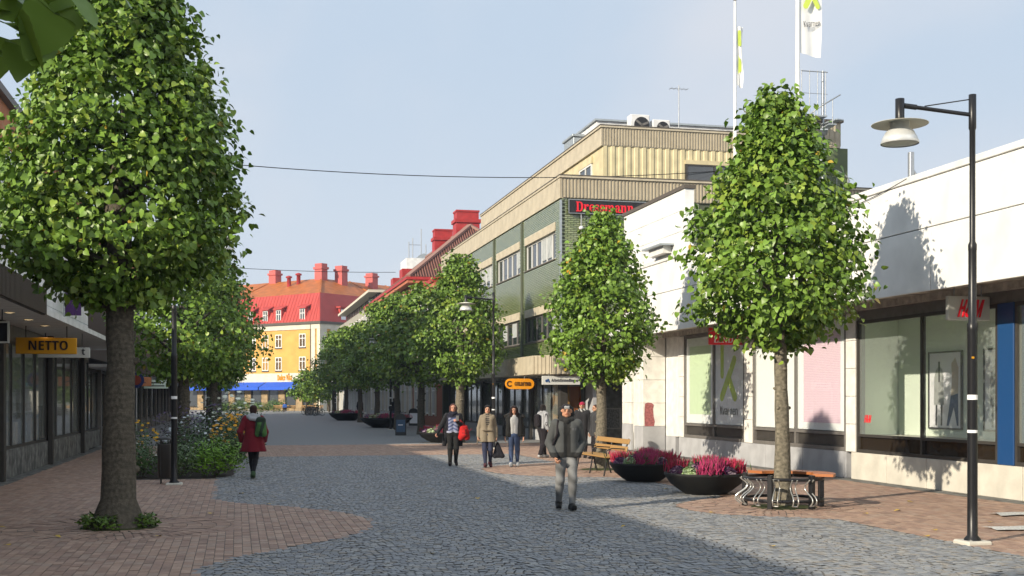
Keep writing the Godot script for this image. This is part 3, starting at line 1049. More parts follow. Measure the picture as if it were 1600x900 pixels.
	window(b, fu, -49.3, -47.5, 10.1, 11.62, 0.03, 0.07, M.frame_white, M.dark_glass, [-48.4])
	slab("window_hood", b, fu, V.call(-49.4, 11.622, 0.0), V.call(-47.4, 11.9, 0.08), M.cream_metal)
	window(b, fw, 18.05, 20.4, 10.42, 11.45, 0.06, 0.06, M.frame_dark, M.dark_glass, [19.3])
	slab("window_hood", b, fw, V.call(18.0, 11.452, 0.0), V.call(20.45, 11.62, 0.10), M.cream_metal)
	# sign over the corner
	var sg := thing("wall_sign", "long black sign with red serif Dressmann letters on green brick", "sign", Vector3(14.2, 8.95, -44.3))
	var g := G.new()
	g.cbox(Vector3(0, 0.29, 0), Vector3(3.3, 0.52, 0.16), 0.01)
	part("box", g.done(M.black_sign), sg)
	part("rim", frame_mesh(Transform3D(), -1.67, 1.67, 0.015, 0.565, 0.06, 0.10, 0.025, M.galv), sg)
	put_word(sg, "Dressmann", M.letter_red, 2.35, 0.38, Transform3D(Basis(), Vector3(14.0, 9.24, -44.20)), "Droid Serif", true, 0.03)
	var lp := thing("wall_lamp", "small white lamp hanging under the black sign", "lamp", Vector3(13.05, 8.35, -44.25))
	g = G.new()
	g.pipe(Vector3(0, 0.12, 0), Vector3(0, 0.6, 0), 0.02)
	g.tube([Vector3(0, 0.58, 0), Vector3(0, 0.6, -0.16)], [0.02, 0.02], 6)
	part("stem", g.done(M.galv), lp)
	g = G.new()
	g.lathe([Vector2(0.0, 0.0), Vector2(0.09, 0.02), Vector2(0.1, 0.08), Vector2(0.06, 0.14), Vector2(0, 0.15)], 12)
	part("globe", g.done(M.off_white), lp)
	# round jeweller's sign
	var cs := thing("round_sign", "round orange disc sign with dark C standing out from green corner", "sign", Vector3(12.75, 6.53, -44.15))
	g = G.new(Transform3D(Basis(), Vector3(0, 0.36, 0)))
	g.prism(lathe_poly(0, 0, 0.36, 28), -0.07, 0.07)
	part("disc", g.done(M.orange_sign), cs)
	var arc := PackedVector2Array()
	for i in 15: arc.append(Vector2.from_angle(0.7 + 4.9 * i / 14) * 0.20)
	for i in 15: arc.append(Vector2.from_angle(0.7 + 4.9 * (14 - i) / 14) * 0.12)
	g = G.new(Transform3D(Basis(), Vector3(0.02, 0.36, 0)))
	g.prism(arc, 0.07, 0.085)
	part("letter_c", g.done(M.ink), cs)
	g = G.new()
	g.pipe(Vector3(0, 0.36, -0.07), Vector3(0, 0.36, -0.24), 0.03)
	part("bracket", g.done(M.galv), cs)
	# canopy round the corner with a cut-off corner
	var outline := PackedVector2Array([Vector2(12.3, 71.6), Vector2(11.15, 71.6), Vector2(11.15, 44.5), Vector2(11.75, 43.75), Vector2(25.5, 43.75), Vector2(25.5, 44.4), Vector2(12.3, 44.4)])
	g = G.new(Transform3D(Basis(Vector3(1, 0, 0), Vector3(0, 0, -1), Vector3(0, 1, 0)), Vector3.ZERO))
	g.prism(outline, 2.72, 3.44)
	wpart("canopy", g.done(M.beige_metal), b)
	wpart("canopy_ribs", ribs(Transform3D(Basis(), Vector3(0, 0, -43.75)), 11.78, 18.0, 2.74, 3.42, 0.004, 0.2, 0.035, M.beige_rib), b)
	var dg := (Vector3(11.75, 0, -43.75) - Vector3(11.15, 0, -44.5))
	var dl := dg.length()
	dg = dg.normalized()
	wpart("canopy_ribs", ribs(Transform3D(Basis(dg, Vector3.UP, dg.cross(Vector3.UP)), Vector3(11.15, 0, -44.5)), 0.02, dl - 0.02, 2.74, 3.42, 0.004, 0.16, 0.035, M.beige_rib), b)
	# shop level below the canopy
	slab("shop_back", b, f, V.call(-71.5, 0.0, -3.2), V.call(-44.5, 2.72, -3.0), M.inner_wall)
	slab("ceiling", b, f, V.call(-71.5, 2.66, -12.9), V.call(-44.41, 2.715, -0.01), M.soffit)
	slab("passage_wall", b, fr, V.call(13.6, 0, -1.3), V.call(25.4, 2.655, -1.1), M.charcoal_wall)
	slab("passage_side", b, f, V.call(-45.6, 0, -1.45), V.call(-44.5, 2.655, -1.3), M.plinth_grey)
	var shops := [[-50.2, -45.7], [-55.5, -50.6], [-60.8, -55.9], [-66.0, -61.2], [-71.3, -66.4]]
	for s in shops:
		var wo := window(b, f, s[0], s[1], 0.45, 2.6, -0.35, 0.08, M.frame_dark, M.glass, [lerpf(s[0], s[1], 0.33), lerpf(s[0], s[1], 0.66)], [], "shop_window")
		slab("apron", wo, f, V.call(s[0], 0, -0.4), V.call(s[1], 0.448, -0.3), M.plinth_grey)
		slab("shop_pillar", b, f, V.call(s[1], 0, -0.5), V.call(s[1] + 0.4, 2.655, -0.2), M.frame_dark)
	# warm wooden display inside the corner shop
	slab("display_board", b, f, V.call(-47.6, 0.3, -1.2), V.call(-47.5, 2.5, -0.5), M.wood_seat)
	slab("display_board", b, f, V.call(-49.6, 0.3, -1.9), V.call(-48.2, 2.3, -1.8), M.wood_red)
	slab("display_counter", b, f, V.call(-49.8, 0.0, -1.4), V.call(-46.5, 0.95, -0.9), M.shop_green)
	var ob := thing("hanging_sign", "orange rounded hanging sign with dark GULDFYND lettering under beige canopy", "sign", Vector3(11.05, 2.13, -46.2))
	g = G.new(Transform3D(Basis(), Vector3(0, 0.24, 0)))
	g.prism(stadium(Vector2(-0.38, 0), Vector2(0.38, 0), 0.21), -0.06, 0.06)
	part("board", g.done(M.orange_sign), ob)
	g = G.new()
	g.pipe(Vector3(0.2, 0.43, 0), Vector3(0.2, 0.62, 0), 0.015)
	part("hanger", g.done(M.galv), ob)
	put_word(ob, "GULDFYND", M.netto_text, 0.66, 0.15, Transform3D(Basis(), Vector3(11.16, 2.37, -46.13)), "Droid Serif")
	g = G.new(Transform3D(Basis(), Vector3(-0.42, 0.24, 0.06)))
	g.prism(arc, 0.0, 0.012)
	var lc := part("letter_c", g.done(M.netto_text), ob)
	lc.scale = Vector3(0.6, 0.6, 1)
	lc.position = Vector3(-0.168, 0.096, 0)
	var af := thing("hanging_sign", "white hanging sign with dark Arbetsformedlingen lettering under beige canopy", "sign", Vector3(12.15, 2.3, -43.95))
	g = G.new()
	g.cbox(Vector3(0, 0.18, 0), Vector3(1.52, 0.34, 0.08), 0.01)
	part("board", g.done(M.sign_grey), af)
	for k in [-0.5, 0.5]:
		g = G.new()
		g.pipe(Vector3(k, 0.34, 0), Vector3(k, 0.43, 0), 0.012)
		part("hanger", g.done(M.galv), af)
	put_word(af, "Arbetsförmedlingen", M.ink, 1.05, 0.16, Transform3D(Basis(), Vector3(12.28, 2.47, -43.905)))
	g = G.new()
	g.prism(lathe_poly(-0.58, 0.16, 0.055, 12), 0.04, 0.05)
	g.prism(PackedVector2Array([Vector2(-0.56, 0.24), Vector2(-0.5, 0.24), Vector2(-0.44, 0.1), Vector2(-0.5, 0.1)]), 0.04, 0.05)
	part("logo", g.done(M.blue_panel), af)
	solo("number_plate", plate_mesh(), "narrow white plate under the beige canopy of the passage", "sign", "", Vector3(13.9, 2.5, -43.9))
	# framed notice on the passage wall
	var nb := thing("notice_board", "framed dark notice board on the dark passage wall", "notice board", Vector3(14.55, 0.55, -45.45))
	part("frame", frame_mesh(Transform3D(), -0.5, 0.5, 0.0, 0.85, 0.0, 0.05, 0.05, M.frame_grey), nb)
	g = G.new()
	g.span(Vector3(-0.46, 0.04, 0), Vector3(0.46, 0.81, 0.02))
	part("print", g.done(mat("notice_print", 0.13, 0.13, 0.13, 0.3, "stain", 2.0)), nb)
	# rooftop
	for a in [[16.55, 0.85, 0.85, "large white air-conditioning unit with dark fan on the office roof"], [17.5, 0.78, 0.68, "smaller white air-conditioning unit beside the antenna on the office roof"]]:
		var ac := thing("air_conditioner", a[3], "air conditioner", Vector3(a[0], 12.9, -47.6), 0.0, "air conditioners on the office roof")
		g = G.new()
		g.cbox(Vector3(0, a[2] * 0.5, 0), Vector3(a[1], a[2], 0.5), 0.03)
		part("casing", g.done(M.off_white), ac)
		g = G.new(Transform3D(Basis(), Vector3(a[1] * 0.08, a[2] * 0.48, 0.25)))
		g.prism(lathe_poly(0, 0, a[2] * 0.40, 24), 0.0, 0.012)
		part("fan_opening", g.done(M.black_sign), ac)
		g = G.new(Transform3D(Basis(), Vector3(a[1] * 0.08, a[2] * 0.48, 0.265)))
		for k in 3:
			var an := TAU * k / 3 + 0.4
			g.bar(Vector3.ZERO, Vector3(cos(an), sin(an), 0) * a[2] * 0.36, 0.09, 0.01, Vector3(0, 0, 1))
		part("fan_blade", g.done(M.frame_grey), ac)
	var pent := thing("roof_house", "low white ribbed plant room on the office roof", "plant room", Vector3(19.5, 12.9, -51))
	g = G.new()
	g.span(Vector3(-4.2, 0, -1.5), Vector3(5.4, 1.0, 1.5))
	part("wall", g.done(M.off_white), pent)
	part("ribbed_wall", ribs(Transform3D(Basis(), Vector3(0, 0, 1.5)), -4.2, 5.4, 0.02, 0.88, 0.002, 0.4, 0.03, M.off_white), pent)
	g = G.new()
	g.span(Vector3(-4.3, 1.0, -1.6), Vector3(5.5, 1.08, 1.6))
	part("roof", g.done(M.zinc), pent)
	var duct := thing("roof_duct", "grey-blue sheet metal duct box at the office roof edge", "duct", Vector3(15.35, 12.9, -52.2))
	g = G.new()
	g.cbox(Vector3(0, 0.35, 0), Vector3(1.1, 0.7, 1.6), 0.02)
	part("box", g.done(M.zinc), duct)
	g = G.new()
	g.cbox(Vector3(0, 0.76, 0), Vector3(1.25, 0.12, 1.75), 0.02)
	part("lid", g.done(M.zinc), duct)
	var ant := thing("antenna", "thin television antenna on the office roof", "antenna", Vector3(18.45, 12.9, -47.8))
	g = G.new()
	g.pipe(Vector3.ZERO, Vector3(0, 2.3, 0), 0.022, 6)
	part("mast", g.done(M.galv), ant)
	g = G.new()
	g.pipe(Vector3(-0.42, 2.15, 0), Vector3(0.42, 2.15, 0), 0.012, 5)
	for k in 5: g.pipe(Vector3(-0.36 + k * 0.18, 2.15, -0.2), Vector3(-0.36 + k * 0.18, 2.15, 0.2), 0.008, 4)
	part("boom", g.done(M.galv), ant)
	# stair tower with a spiral stair
	var tw := thing("stair_tower", "small green brick stair tower with beige cap behind the spiral stair", "tower", Vector3(23.2, 9.5, -43.6))
	g = G.new()
	g.span(Vector3(-0.9, -1.5, -1.2), Vector3(0.55, 2.25, 0.6))
	part("wall", g.done(mat("tower_green", 0.10, 0.13, 0.055, 0.5, "fine", 1.0)), tw)
	g = G.new()
	g.span(Vector3(-1.4, 2.252, -1.3), Vector3(0.2, 3.25, 0.65))
	part("upper_wall", g.done(M.beige_rib), tw)
	part("ribbed_wall", ribs(Transform3D(Basis(), Vector3(0, 0, 0.65)), -1.4, 0.2, 2.3, 3.2, 0.002, 0.2, 0.03, M.beige_rib), tw)
	g = G.new()
	g.span(Vector3(-1.5, 3.252, -1.4), Vector3(0.3, 3.35, 0.75))
	part("cap", g.done(M.cap_dark), tw)
	var sp := thing("spiral_stair", "galvanised steel spiral staircase rising above the office roof", "staircase", Vector3(22.35, 8.0, -42.4))
	g = G.new()
	g.pipe(Vector3.ZERO, Vector3(0, 6.6, 0), 0.06, 10)
	part("pole", g.done(M.galv), sp)
	var rail := []
	var rr := []
	for k in 22:
		var an := 2.2 - k * 0.34
		var y := 0.2 * k + 0.3
		g = G.new(Transform3D(Basis(Vector3.UP, -an), Vector3(0, y, 0)))
		g.prism(PackedVector2Array([Vector2(0, -0.02), Vector2(1.0, -0.02), Vector2(1.0, 0.02), Vector2(0, 0.02)]), -0.16, 0.16)
		part("tread", g.done(M.zinc), sp)
		rail.append(Vector3(cos(an) * 1.0, y + 0.95, sin(an) * 1.0))
		rr.append(0.025)
		if k % 2 == 0:
			g = G.new()
			g.pipe(Vector3(cos(an), y, sin(an)), Vector3(cos(an), y + 0.95, sin(an)), 0.016, 6)
			part("baluster", g.done(M.galv), sp)
	g = G.new()
	g.tube(rail, rr, 6)
	part("handrail", g.done(M.galv), sp)
	g = G.new()
	g.span(Vector3(-1.15, 4.72, -1.0), Vector3(-0.02, 4.78, 0.4))
	part("landing", g.done(M.zinc), sp)
	for k in 4:
		g = G.new()
		g.pipe(Vector3(-1.1 + k * 0.34, 4.78, 0.38), Vector3(-1.1 + k * 0.34, 6.5, 0.38), 0.016, 6)
		part("baluster", g.done(M.galv), sp)
	g = G.new()
	g.pipe(Vector3(-1.12, 6.45, 0.38), Vector3(0.0, 6.45, 0.38), 0.022, 6)
	g.pipe(Vector3(-1.12, 5.6, 0.38), Vector3(0.0, 5.6, 0.38), 0.012, 6)
	part("top_rail", g.done(M.galv), sp)

func plate_mesh() -> ArrayMesh:
	var g := G.new()
	g.cbox(Vector3.ZERO, Vector3(0.5, 0.1, 0.03), 0.006)
	g.box(Vector3(-0.2, 0.14, 0), Vector3(0.02, 0.18, 0.01))
	g.box(Vector3(0.2, 0.14, 0), Vector3(0.02, 0.18, 0.01))
	return g.done(M.sign_grey)

func chimney(b: Node3D, at: Vector3, w: float, h: float, m: Material) -> void:
	# chimney with a flared collar and a narrower top
	var g := G.new(Transform3D(Basis(), at))
	g.span(Vector3(-w * 0.5, 0, -w * 0.4), Vector3(w * 0.5, h * 0.72, w * 0.4))
	g.span(Vector3(-w * 0.56, h * 0.721, -w * 0.46), Vector3(w * 0.56, h * 0.80, w * 0.46))
	g.span(Vector3(-w * 0.47, h * 0.801, -w * 0.37), Vector3(w * 0.47, h * 0.96, w * 0.37))
	g.span(Vector3(-w * 0.5, h * 0.961, -w * 0.4), Vector3(w * 0.5, h, w * 0.4))
	wpart("chimney", g.done(m), b)
func gable_roof(x0: float, x1: float, xr: float, v0: float, vr: float, z0: float, z1: float, hip: float, m: Material) -> ArrayMesh:
	# ridge along z between z0 (near) and z1 (far), hipped at the near end
	var g := G.new()
	var a := Vector3(x0, v0, z0)
	var b := Vector3(x0, v0, z1)
	var c := Vector3(x1, v0, z1)
	var d := Vector3(x1, v0, z0)
	var r0 := Vector3(xr, vr, z0 - hip)
	var r1 := Vector3(xr, vr, z1)
	g.quad(a, b, r1, r0, Vector3(-1, 1, 0))
	g.quad(d, c, r1, r0, Vector3(1, 1, 0))
	g.trio(a, d, r0, Vector3(0, 0.5, 1))
	g.trio(b, c, r1, Vector3(0, 0, -1))
	return g.done(m)

func red_building() -> void:
	var f := facade(12.3, true)
	var b := thing("brick_house", "red brick house with white window strips and hipped brown tiled roof", "building", Vector3(17, 0, -98))
	slab("wall", b, f, Vector3(-112, 0, -11), Vector3(-84, 10.0, -0.02), M.brick_red)
	slab("ground_floor", b, f, Vector3(-112, 0, 0.0), Vector3(-84, 0.7, 0.05), M.plinth_grey)
	storeys(b, f, -111.0, -85.4, [[0.75, 3.4], [4.3, 6.3], [7.4, 9.5]])
	slab("string_course", b, f, Vector3(-112, 3.62, 0.0), Vector3(-84, 3.85, 0.12), M.eave_orange)
	slab("eave", b, f, Vector3(-112.4, 10.002, -11.2), Vector3(-83.5, 10.22, 0.5), M.eave_orange)
	slab("gutter", b, f, Vector3(-112.5, 10.222, -11.3), Vector3(-83.4, 10.42, 0.6), M.chimney_red)
	wpart("roof", gable_roof(11.85, 23.5, 17.7, 10.42, 15.2, -83.6, -112.2, 7.0, M.tile_brown), b)
	# courses of pantiles on the hipped end and the street slope
	var tm := mat("tile_ridge", 0.24, 0.11, 0.085, 0.8)
	var g := G.new()
	for k in 58:
		var x := 12.0 + k * 0.2
		var t := minf((x - 11.85) / 5.85, (23.5 - x) / 5.8)
		if t > 0.03: g.bar(Vector3(x, 10.44, -83.6), Vector3(x, 10.44 + 4.78 * t, -83.6 - 7.0 * t), 0.1, 0.05, Vector3(1, 0, 0))
	for k in 140:
		var z := -83.9 - k * 0.2
		var t := minf((-83.6 - z) / 7.0, 1.0)
		g.bar(Vector3(11.85, 10.45, z), Vector3(11.85 + 5.85 * t, 10.45 + 4.78 * t, z), 0.1, 0.05, Vector3(0, 0, 1))
	wpart("pantile", g.done(tm), b).set_meta("kind", "stuff")
	g = G.new()
	g.bar(Vector3(17.7, 15.25, -90.5), Vector3(17.7, 15.25, -112), 0.4, 0.16)
	g.bar(Vector3(11.85, 10.5, -83.6), Vector3(17.7, 15.28, -90.6), 0.36, 0.16)
	g.bar(Vector3(23.5, 10.5, -83.6), Vector3(17.7, 15.28, -90.6), 0.36, 0.16)
	wpart("ridge", g.done(mat("ridge_tile", 0.26, 0.15, 0.12, 0.8)), b)
	chimney(b, Vector3(17.95, 13.2, -93.5), 1.9, 3.6, M.chimney_red)
	chimney(b, Vector3(16.95, 12.6, -98.8), 1.6, 3.4, M.chimney_red)
	for q in [[-101.5, 12.9], [-107.5, 12.7]]:
		slab("dormer", b, f, Vector3(q[0] - 1.2, 11.0, -4.2), Vector3(q[0] + 0.6, q[1], -1.5), M.chimney_red)
	# low link house between the green building and the brick house
	var l := thing("link_house", "low brick house with red metal roof next to the green building", "building", Vector3(17, 0, -78))
	slab("wall", l, f, Vector3(-83.9, 0, -9), Vector3(-72, 8.7, -0.02), M.brick_red)
	storeys(l, f, -83.0, -73.5, [[0.75, 3.2], [4.3, 5.9], [6.7, 8.2]])
	slab("eave", l, f, Vector3(-83.95, 8.702, -9), Vector3(-71.95, 8.95, 0.5), M.eave_orange)
	slab("roof", l, f, Vector3(-83.98, 8.952, -9.2), Vector3(-71.93, 9.2, 0.6), M.chimney_red)

func storeys(b: Node3D, f: Transform3D, u0: float, u1: float, rows: Array) -> void:
	# storeys of tall windows between white strips
	for row in rows:
		var u := u0
		while u < u1:
			var wo := window(b, f, u, u + 1.25, row[0], row[1], 0.02, 0.09, M.frame_white, M.win_far, [u + 0.62], [lerpf(row[0], row[1], 0.62)])
			slab("jamb", wo, f, Vector3(u + 1.27, row[0] - 0.1, 0.0), Vector3(u + 1.5, row[1] + 0.1, 0.09), M.pale_trim)
			slab("jamb", wo, f, Vector3(u - 0.25, row[0] - 0.1, 0.0), Vector3(u - 0.02, row[1] + 0.1, 0.09), M.pale_trim)
			u += 2.5

func plant_house() -> void:
	# white plant house with aerials further back
	var p := thing("roof_house", "white roof house with rounded zinc top and aerials", "plant room", Vector3(18.2, 10.0, -124.0))
	var g := G.new()
	g.span(Vector3(-1.0, 0, -3), Vector3(0.9, 6.4, 1.5))
	part("wall", g.done(M.off_white), p)
	g = G.new()
	var cap := PackedVector2Array()
	for i in 13: cap.append(Vector2(0.9 + 0.9 * cos(PI * i / 12), 6.0 + 0.9 * sin(PI * i / 12)))
	g.prism(cap, -3, 1.45)
	part("vault", g.done(M.zinc), p)
	for k in [[-0.6, 8.2], [-0.2, 8.6], [0.7, 9.6], [1.2, 8.0]]:
		g = G.new()
		g.pipe(Vector3(k[0], 6.0, 0.5), Vector3(k[0], k[1], 0.5), 0.05, 6)
		part("aerial", g.done(M.galv), p)
	g = G.new()
	g.pipe(Vector3(-0.6, 7.9, 0.5), Vector3(0.7, 7.9, 0.5), 0.03, 5)
	part("cross_arm", g.done(M.galv), p)

func grey_building() -> void:
	var f := facade(12.3, true)
	var b := thing("grey_house", "beige plastered house with brown timber roof storey beyond the brick house", "building", Vector3(17, 0, -130))
	slab("wall", b, f, Vector3(-148, 0, -9), Vector3(-112.5, 10.6, -0.02), M.grey_plaster)
	slab("shop_band", b, f, Vector3(-148, 3.0, -0.02), Vector3(-112.5, 3.9, 0.9), M.off_white)
	slab("shop_sign", b, f, Vector3(-140, 3.1, 0.9), Vector3(-131, 3.8, 0.95), mat("teal_sign", 0.10, 0.38, 0.45, 0.5))
	for u in range(-147, -114, 3):
		for v in [[0.3, 2.8], [4.9, 6.7], [8.1, 9.9]]:
			window(b, f, u, u + 1.6, v[0], v[1], 0.02, 0.1, M.frame_white, M.win_far, [u + 0.8], [])
	slab("timber_storey", b, f, Vector3(-147, 10.602, -6.5), Vector3(-113.5, 11.9, -0.9), M.brown_wood)
	for u in range(-146, -115, 2):
		slab("louvre", b, f, Vector3(u, 10.75, -0.9), Vector3(u + 1.2, 11.75, -0.84), M.frame_dark)
	slab("eave", b, f, Vector3(-147.6, 11.902, -7), Vector3(-112.9, 12.15, 0.1), M.pale_trim)
	slab("gutter_pipe", b, f, Vector3(-119.0, 10.6, -0.75), Vector3(-118.8, 11.9, -0.6), M.zinc)

func yellow_building() -> void:
	# corner house at the end of the street: x runs along the sunny face towards the corner, z points out of it
	var b := thing("corner_house", "yellow plastered corner house with red mansard roof and blue awning", "building", Vector3(11.3, 0, -166.8), -0.866)
	var fa := Transform3D()                                                                    # sunny face
	var fb := Transform3D(Basis(Vector3(0, 0, -1), Vector3.UP, Vector3(1, 0, 0)), Vector3.ZERO)  # shaded face, u runs back from the corner
	var P := func(n: String, m: Mesh) -> MeshInstance3D: return part(n, m, b)
	var g := G.new()
	g.span(Vector3(-30, 4.1, -12), Vector3(0, 12.2, 0))
	g.span(Vector3(-14, 4.1, -34), Vector3(0, 12.2, -12.001))
	P.call("wall", g.done(M.yellow_plaster))
	g = G.new()
	g.span(Vector3(-30, 0, -12), Vector3(0.0, 4.098, -0.3))
	g.span(Vector3(-14, 0, -34), Vector3(0, 4.098, -12.001))
	P.call("ground_floor", g.done(M.stone_warm))
	for k in 9:
		g = G.new()
		g.span(Vector3(-30 + k * 3.6, 0, -0.299), Vector3(-28.7 + k * 3.6, 3.5, 0.06))
		P.call("stone_pier", g.done(M.stone_warm))
	for k in 8:
		var x := -28.6 + k * 3.6
		var w := part("shop_window", frame_mesh(fa, x, x + 2.1, 0.5, 3.3, -0.2, 0.0, 0.12, M.frame_dark), b)
		g = G.new()
		g.span(Vector3(x + 0.1, 0.6, -0.15), Vector3(x + 2.0, 3.2, -0.1))
		part("pane", g.done(M.win_far), w)
	g = G.new()
	g.span(Vector3(-30, 4.1, 0.002), Vector3(0.1, 5.35, 0.12))
	P.call("sign_band", g.done(M.pale_trim))
	g = G.new()
	g.span(Vector3(-30, 11.5, 0.002), Vector3(0.1, 12.2, 0.15))
	g.span(Vector3(0.002, 11.5, -34), Vector3(0.16, 12.2, -0.0))
	P.call("cornice", g.done(M.pale_trim))
	for q in [[-1.7, 0.1]]:
		g = G.new()
		g.span(Vector3(q[0], 5.352, 0.002), Vector3(-0.9, 11.498, 0.1))
		g.span(Vector3(-0.5, 0.0, 0.002), Vector3(q[1], 11.498, 0.12))
		g.span(Vector3(0.002, 0.0, -1.2), Vector3(0.12, 11.498, 0.0))
		g.span(Vector3(0.002, 0.0, -3.2), Vector3(0.12, 11.498, -2.0))
		P.call("pilaster", g.done(M.pale_trim))
	g = G.new()
	g.pipe(Vector3(-1.75, 0, 0.12), Vector3(-1.75, 12.2, 0.12), 0.09, 6)
	P.call("drainpipe", g.done(M.cap_dark))
	# windows
	for x in [-3.5, -8.4, -11.2, -13.9, -16.8, -19.6, -22.5]:
		for v in [[5.75, 7.65], [9.0, 10.9]]:
			var w := part("window", frame_mesh(fa, x - 0.66, x + 0.66, v[0], v[1], -0.1, 0.05, 0.12, M.frame_white, [x], [v[0] + 1.25]), b)
			g = G.new()
			g.span(Vector3(x - 0.58, v[0] + 0.08, -0.06), Vector3(x + 0.58, v[1] - 0.08, 0.0))
			part("pane", g.done(M.win_far), w)
			g = G.new()
			g.span(Vector3(x - 0.72, v[0] - 0.16, 0.0), Vector3(x + 0.72, v[0] - 0.002, 0.12))
			part("sill", g.done(M.cap_dark), w)
	for u in [5.0, 8.5, 12.0]:
		for v in [[5.75, 7.65], [9.0, 10.9]]:
			var w := part("window", frame_mesh(fb, u - 0.66, u + 0.66, v[0], v[1], -0.1, 0.05, 0.12, M.frame_white, [u], [v[0] + 1.25]), b)
			g = G.new(fb)
			g.span(Vector3(u - 0.58, v[0] + 0.08, -0.06), Vector3(u + 0.58, v[1] - 0.08, 0.0))
			part("pane", g.done(M.win_far), w)
	# eave gutter, mansard and upper roof over two wings
	g = G.new()
	g.span(Vector3(-30.2, 12.202, -12), Vector3(0.35, 12.55, 0.35))
	g.span(Vector3(-14, 12.202, -34.2), Vector3(0.348, 12.55, -12.001))
	P.call("gutter", g.done(M.cap_dark))
	g = G.new()
	var o0 := [Vector3(-30, 12.55, 0.2), Vector3(0.2, 12.55, 0.2), Vector3(0.2, 12.55, -34)]
	var o1 := [Vector3(-30, 16.7, -1.5), Vector3(-1.5, 16.7, -1.5), Vector3(-1.5, 16.7, -34)]
	g.quad(o0[0], o0[1], o1[1], o1[0], Vector3(0, 0.3, 1))
	g.quad(o0[1], o0[2], o1[2], o1[1], Vector3(1, 0.3, 0))
	g.quad(Vector3(-30, 12.55, -12), Vector3(-30, 12.55, 0.2), o1[0], Vector3(-30, 16.7, -12), Vector3(-1, 0, 0))
	var man: MeshInstance3D = P.call("mansard", g.done(M.red_roof))
	# standing seams
	for k in 46:
		var x := -29.7 + k * 0.66
		g = G.new()
		g.bar(Vector3(x, 12.58, 0.2), Vector3(minf(x, -1.55), 16.7, -1.49), 0.05, 0.07, Vector3(0, 0, 1))
		part("seam", g.done(M.red_roof), man)
	g = G.new()
	var rg := 19.6
	g.quad(Vector3(-30, 16.7, -1.5), Vector3(-1.5, 16.7, -1.5), Vector3(-8, rg, -8), Vector3(-30, rg, -8), Vector3(0, 1, 1))
	g.quad(Vector3(-30, 16.7, -14.5), Vector3(-14.5, 16.7, -14.5), Vector3(-8, rg, -8), Vector3(-30, rg, -8), Vector3(0, 1, -1))
	g.quad(Vector3(-1.5, 16.7, -1.5), Vector3(-1.5, 16.7, -34), Vector3(-8, rg, -34), Vector3(-8, rg, -8), Vector3(1, 1, 0))
	g.quad(Vector3(-14.5, 16.7, -14.5), Vector3(-14.5, 16.7, -34), Vector3(-8, rg, -34), Vector3(-8, rg, -8), Vector3(-1, 1, 0))
	var top: MeshInstance3D = P.call("roof", g.done(M.orange_roof))
	for q in [[Vector3(-1.5, 16.75, -1.5), Vector3(-8, 19.65, -8)], [Vector3(-19, 16.75, -1.5), Vector3(-19, 19.6, -8)], [Vector3(-1.5, 16.75, -14), Vector3(-8, 19.6, -14)], [Vector3(-1.5, 16.75, -22), Vector3(-8, 19.6, -22)]]:
		g = G.new()
		g.bar(q[0], q[1], 0.25, 0.16)
		part("ridge_seam", g.done(M.orange_roof), top)
	for c in [[-18.0, -8.0, 3.0], [-8.0, -8.0, 3.4], [-6.6, -10.8, 3.2], [-6.2, -17.0, 2.6], [-6.2, -25.0, 2.4]]:
		g = G.new(Transform3D(Basis(), Vector3(c[0], 18.4, c[1])))
		g.span(Vector3(-0.75, 0, -0.6), Vector3(0.75, c[2] * 0.75, 0.6))
		g.span(Vector3(-0.9, c[2] * 0.751, -0.75), Vector3(0.9, c[2] * 0.85, 0.75))
		g.span(Vector3(-0.72, c[2] * 0.851, -0.58), Vector3(0.72, c[2], 0.58))
		part("chimney", g.done(mat("chimney_pink", 0.45, 0.10, 0.09, 0.7)), top)
	for c in [[-12.2, -5.5, 1.5], [-11.0, -6.3, 1.9]]:
		g = G.new(Transform3D(Basis(), Vector3(c[0], 18.2, c[1])))
		g.lathe([Vector2(0.3, 0), Vector2(0.3, c[2]), Vector2(0.5, c[2] + 0.02), Vector2(0.45, c[2] + 0.25), Vector2(0, c[2] + 0.4)], 10)
		part("roof_vent", g.done(M.chimney_red), top)
	for x in [-3.5, -8.4, -11.2, -14.4, -17.5]:
		g = G.new(Transform3D(Basis(), Vector3(x, 12.62, 0)))
		g.span(Vector3(-0.62, 0.0, -1.6), Vector3(0.62, 2.0, -0.02))
		var d: MeshInstance3D = P.call("dormer", g.done(M.red_roof))
		g = G.new(Transform3D(Basis(), Vector3(x, 14.62, 0)))
		g.quad(Vector3(-0.95, 0, 0.3), Vector3(0.95, 0, 0.3), Vector3(0.95, 0.9, -1.7), Vector3(-0.95, 0.9, -1.7), Vector3(0, 1, 0.3))
		g.quad(Vector3(-0.95, -0.14, 0.3), Vector3(0.95, -0.14, 0.3), Vector3(0.95, 0, 0.3), Vector3(-0.95, 0, 0.3), Vector3(0, 0, 1))
		g.quad(Vector3(-0.95, -0.14, 0.3), Vector3(-0.95, 0, 0.3), Vector3(-0.95, 0.9, -1.7), Vector3(-0.95, 0.7, -1.7), Vector3(-1, 0, 0))
		g.quad(Vector3(0.95, -0.14, 0.3), Vector3(0.95, 0, 0.3), Vector3(0.95, 0.9, -1.7), Vector3(0.95, 0.7, -1.7), Vector3(1, 0, 0))
		part("dormer_roof", g.done(M.red_roof), d)
		part("dormer_window", frame_mesh(Transform3D(Basis(), Vector3(x, 12.7, 0)), -0.5, 0.5, 0.05, 1.75, -0.02, 0.06, 0.11, M.frame_white, [0.0], [1.1]), d)
		g = G.new(Transform3D(Basis(), Vector3(x, 12.7, 0)))
		g.span(Vector3(-0.42, 0.12, -0.015), Vector3(0.42, 1.68, 0.02))
		part("pane", g.done(M.win_far), d)
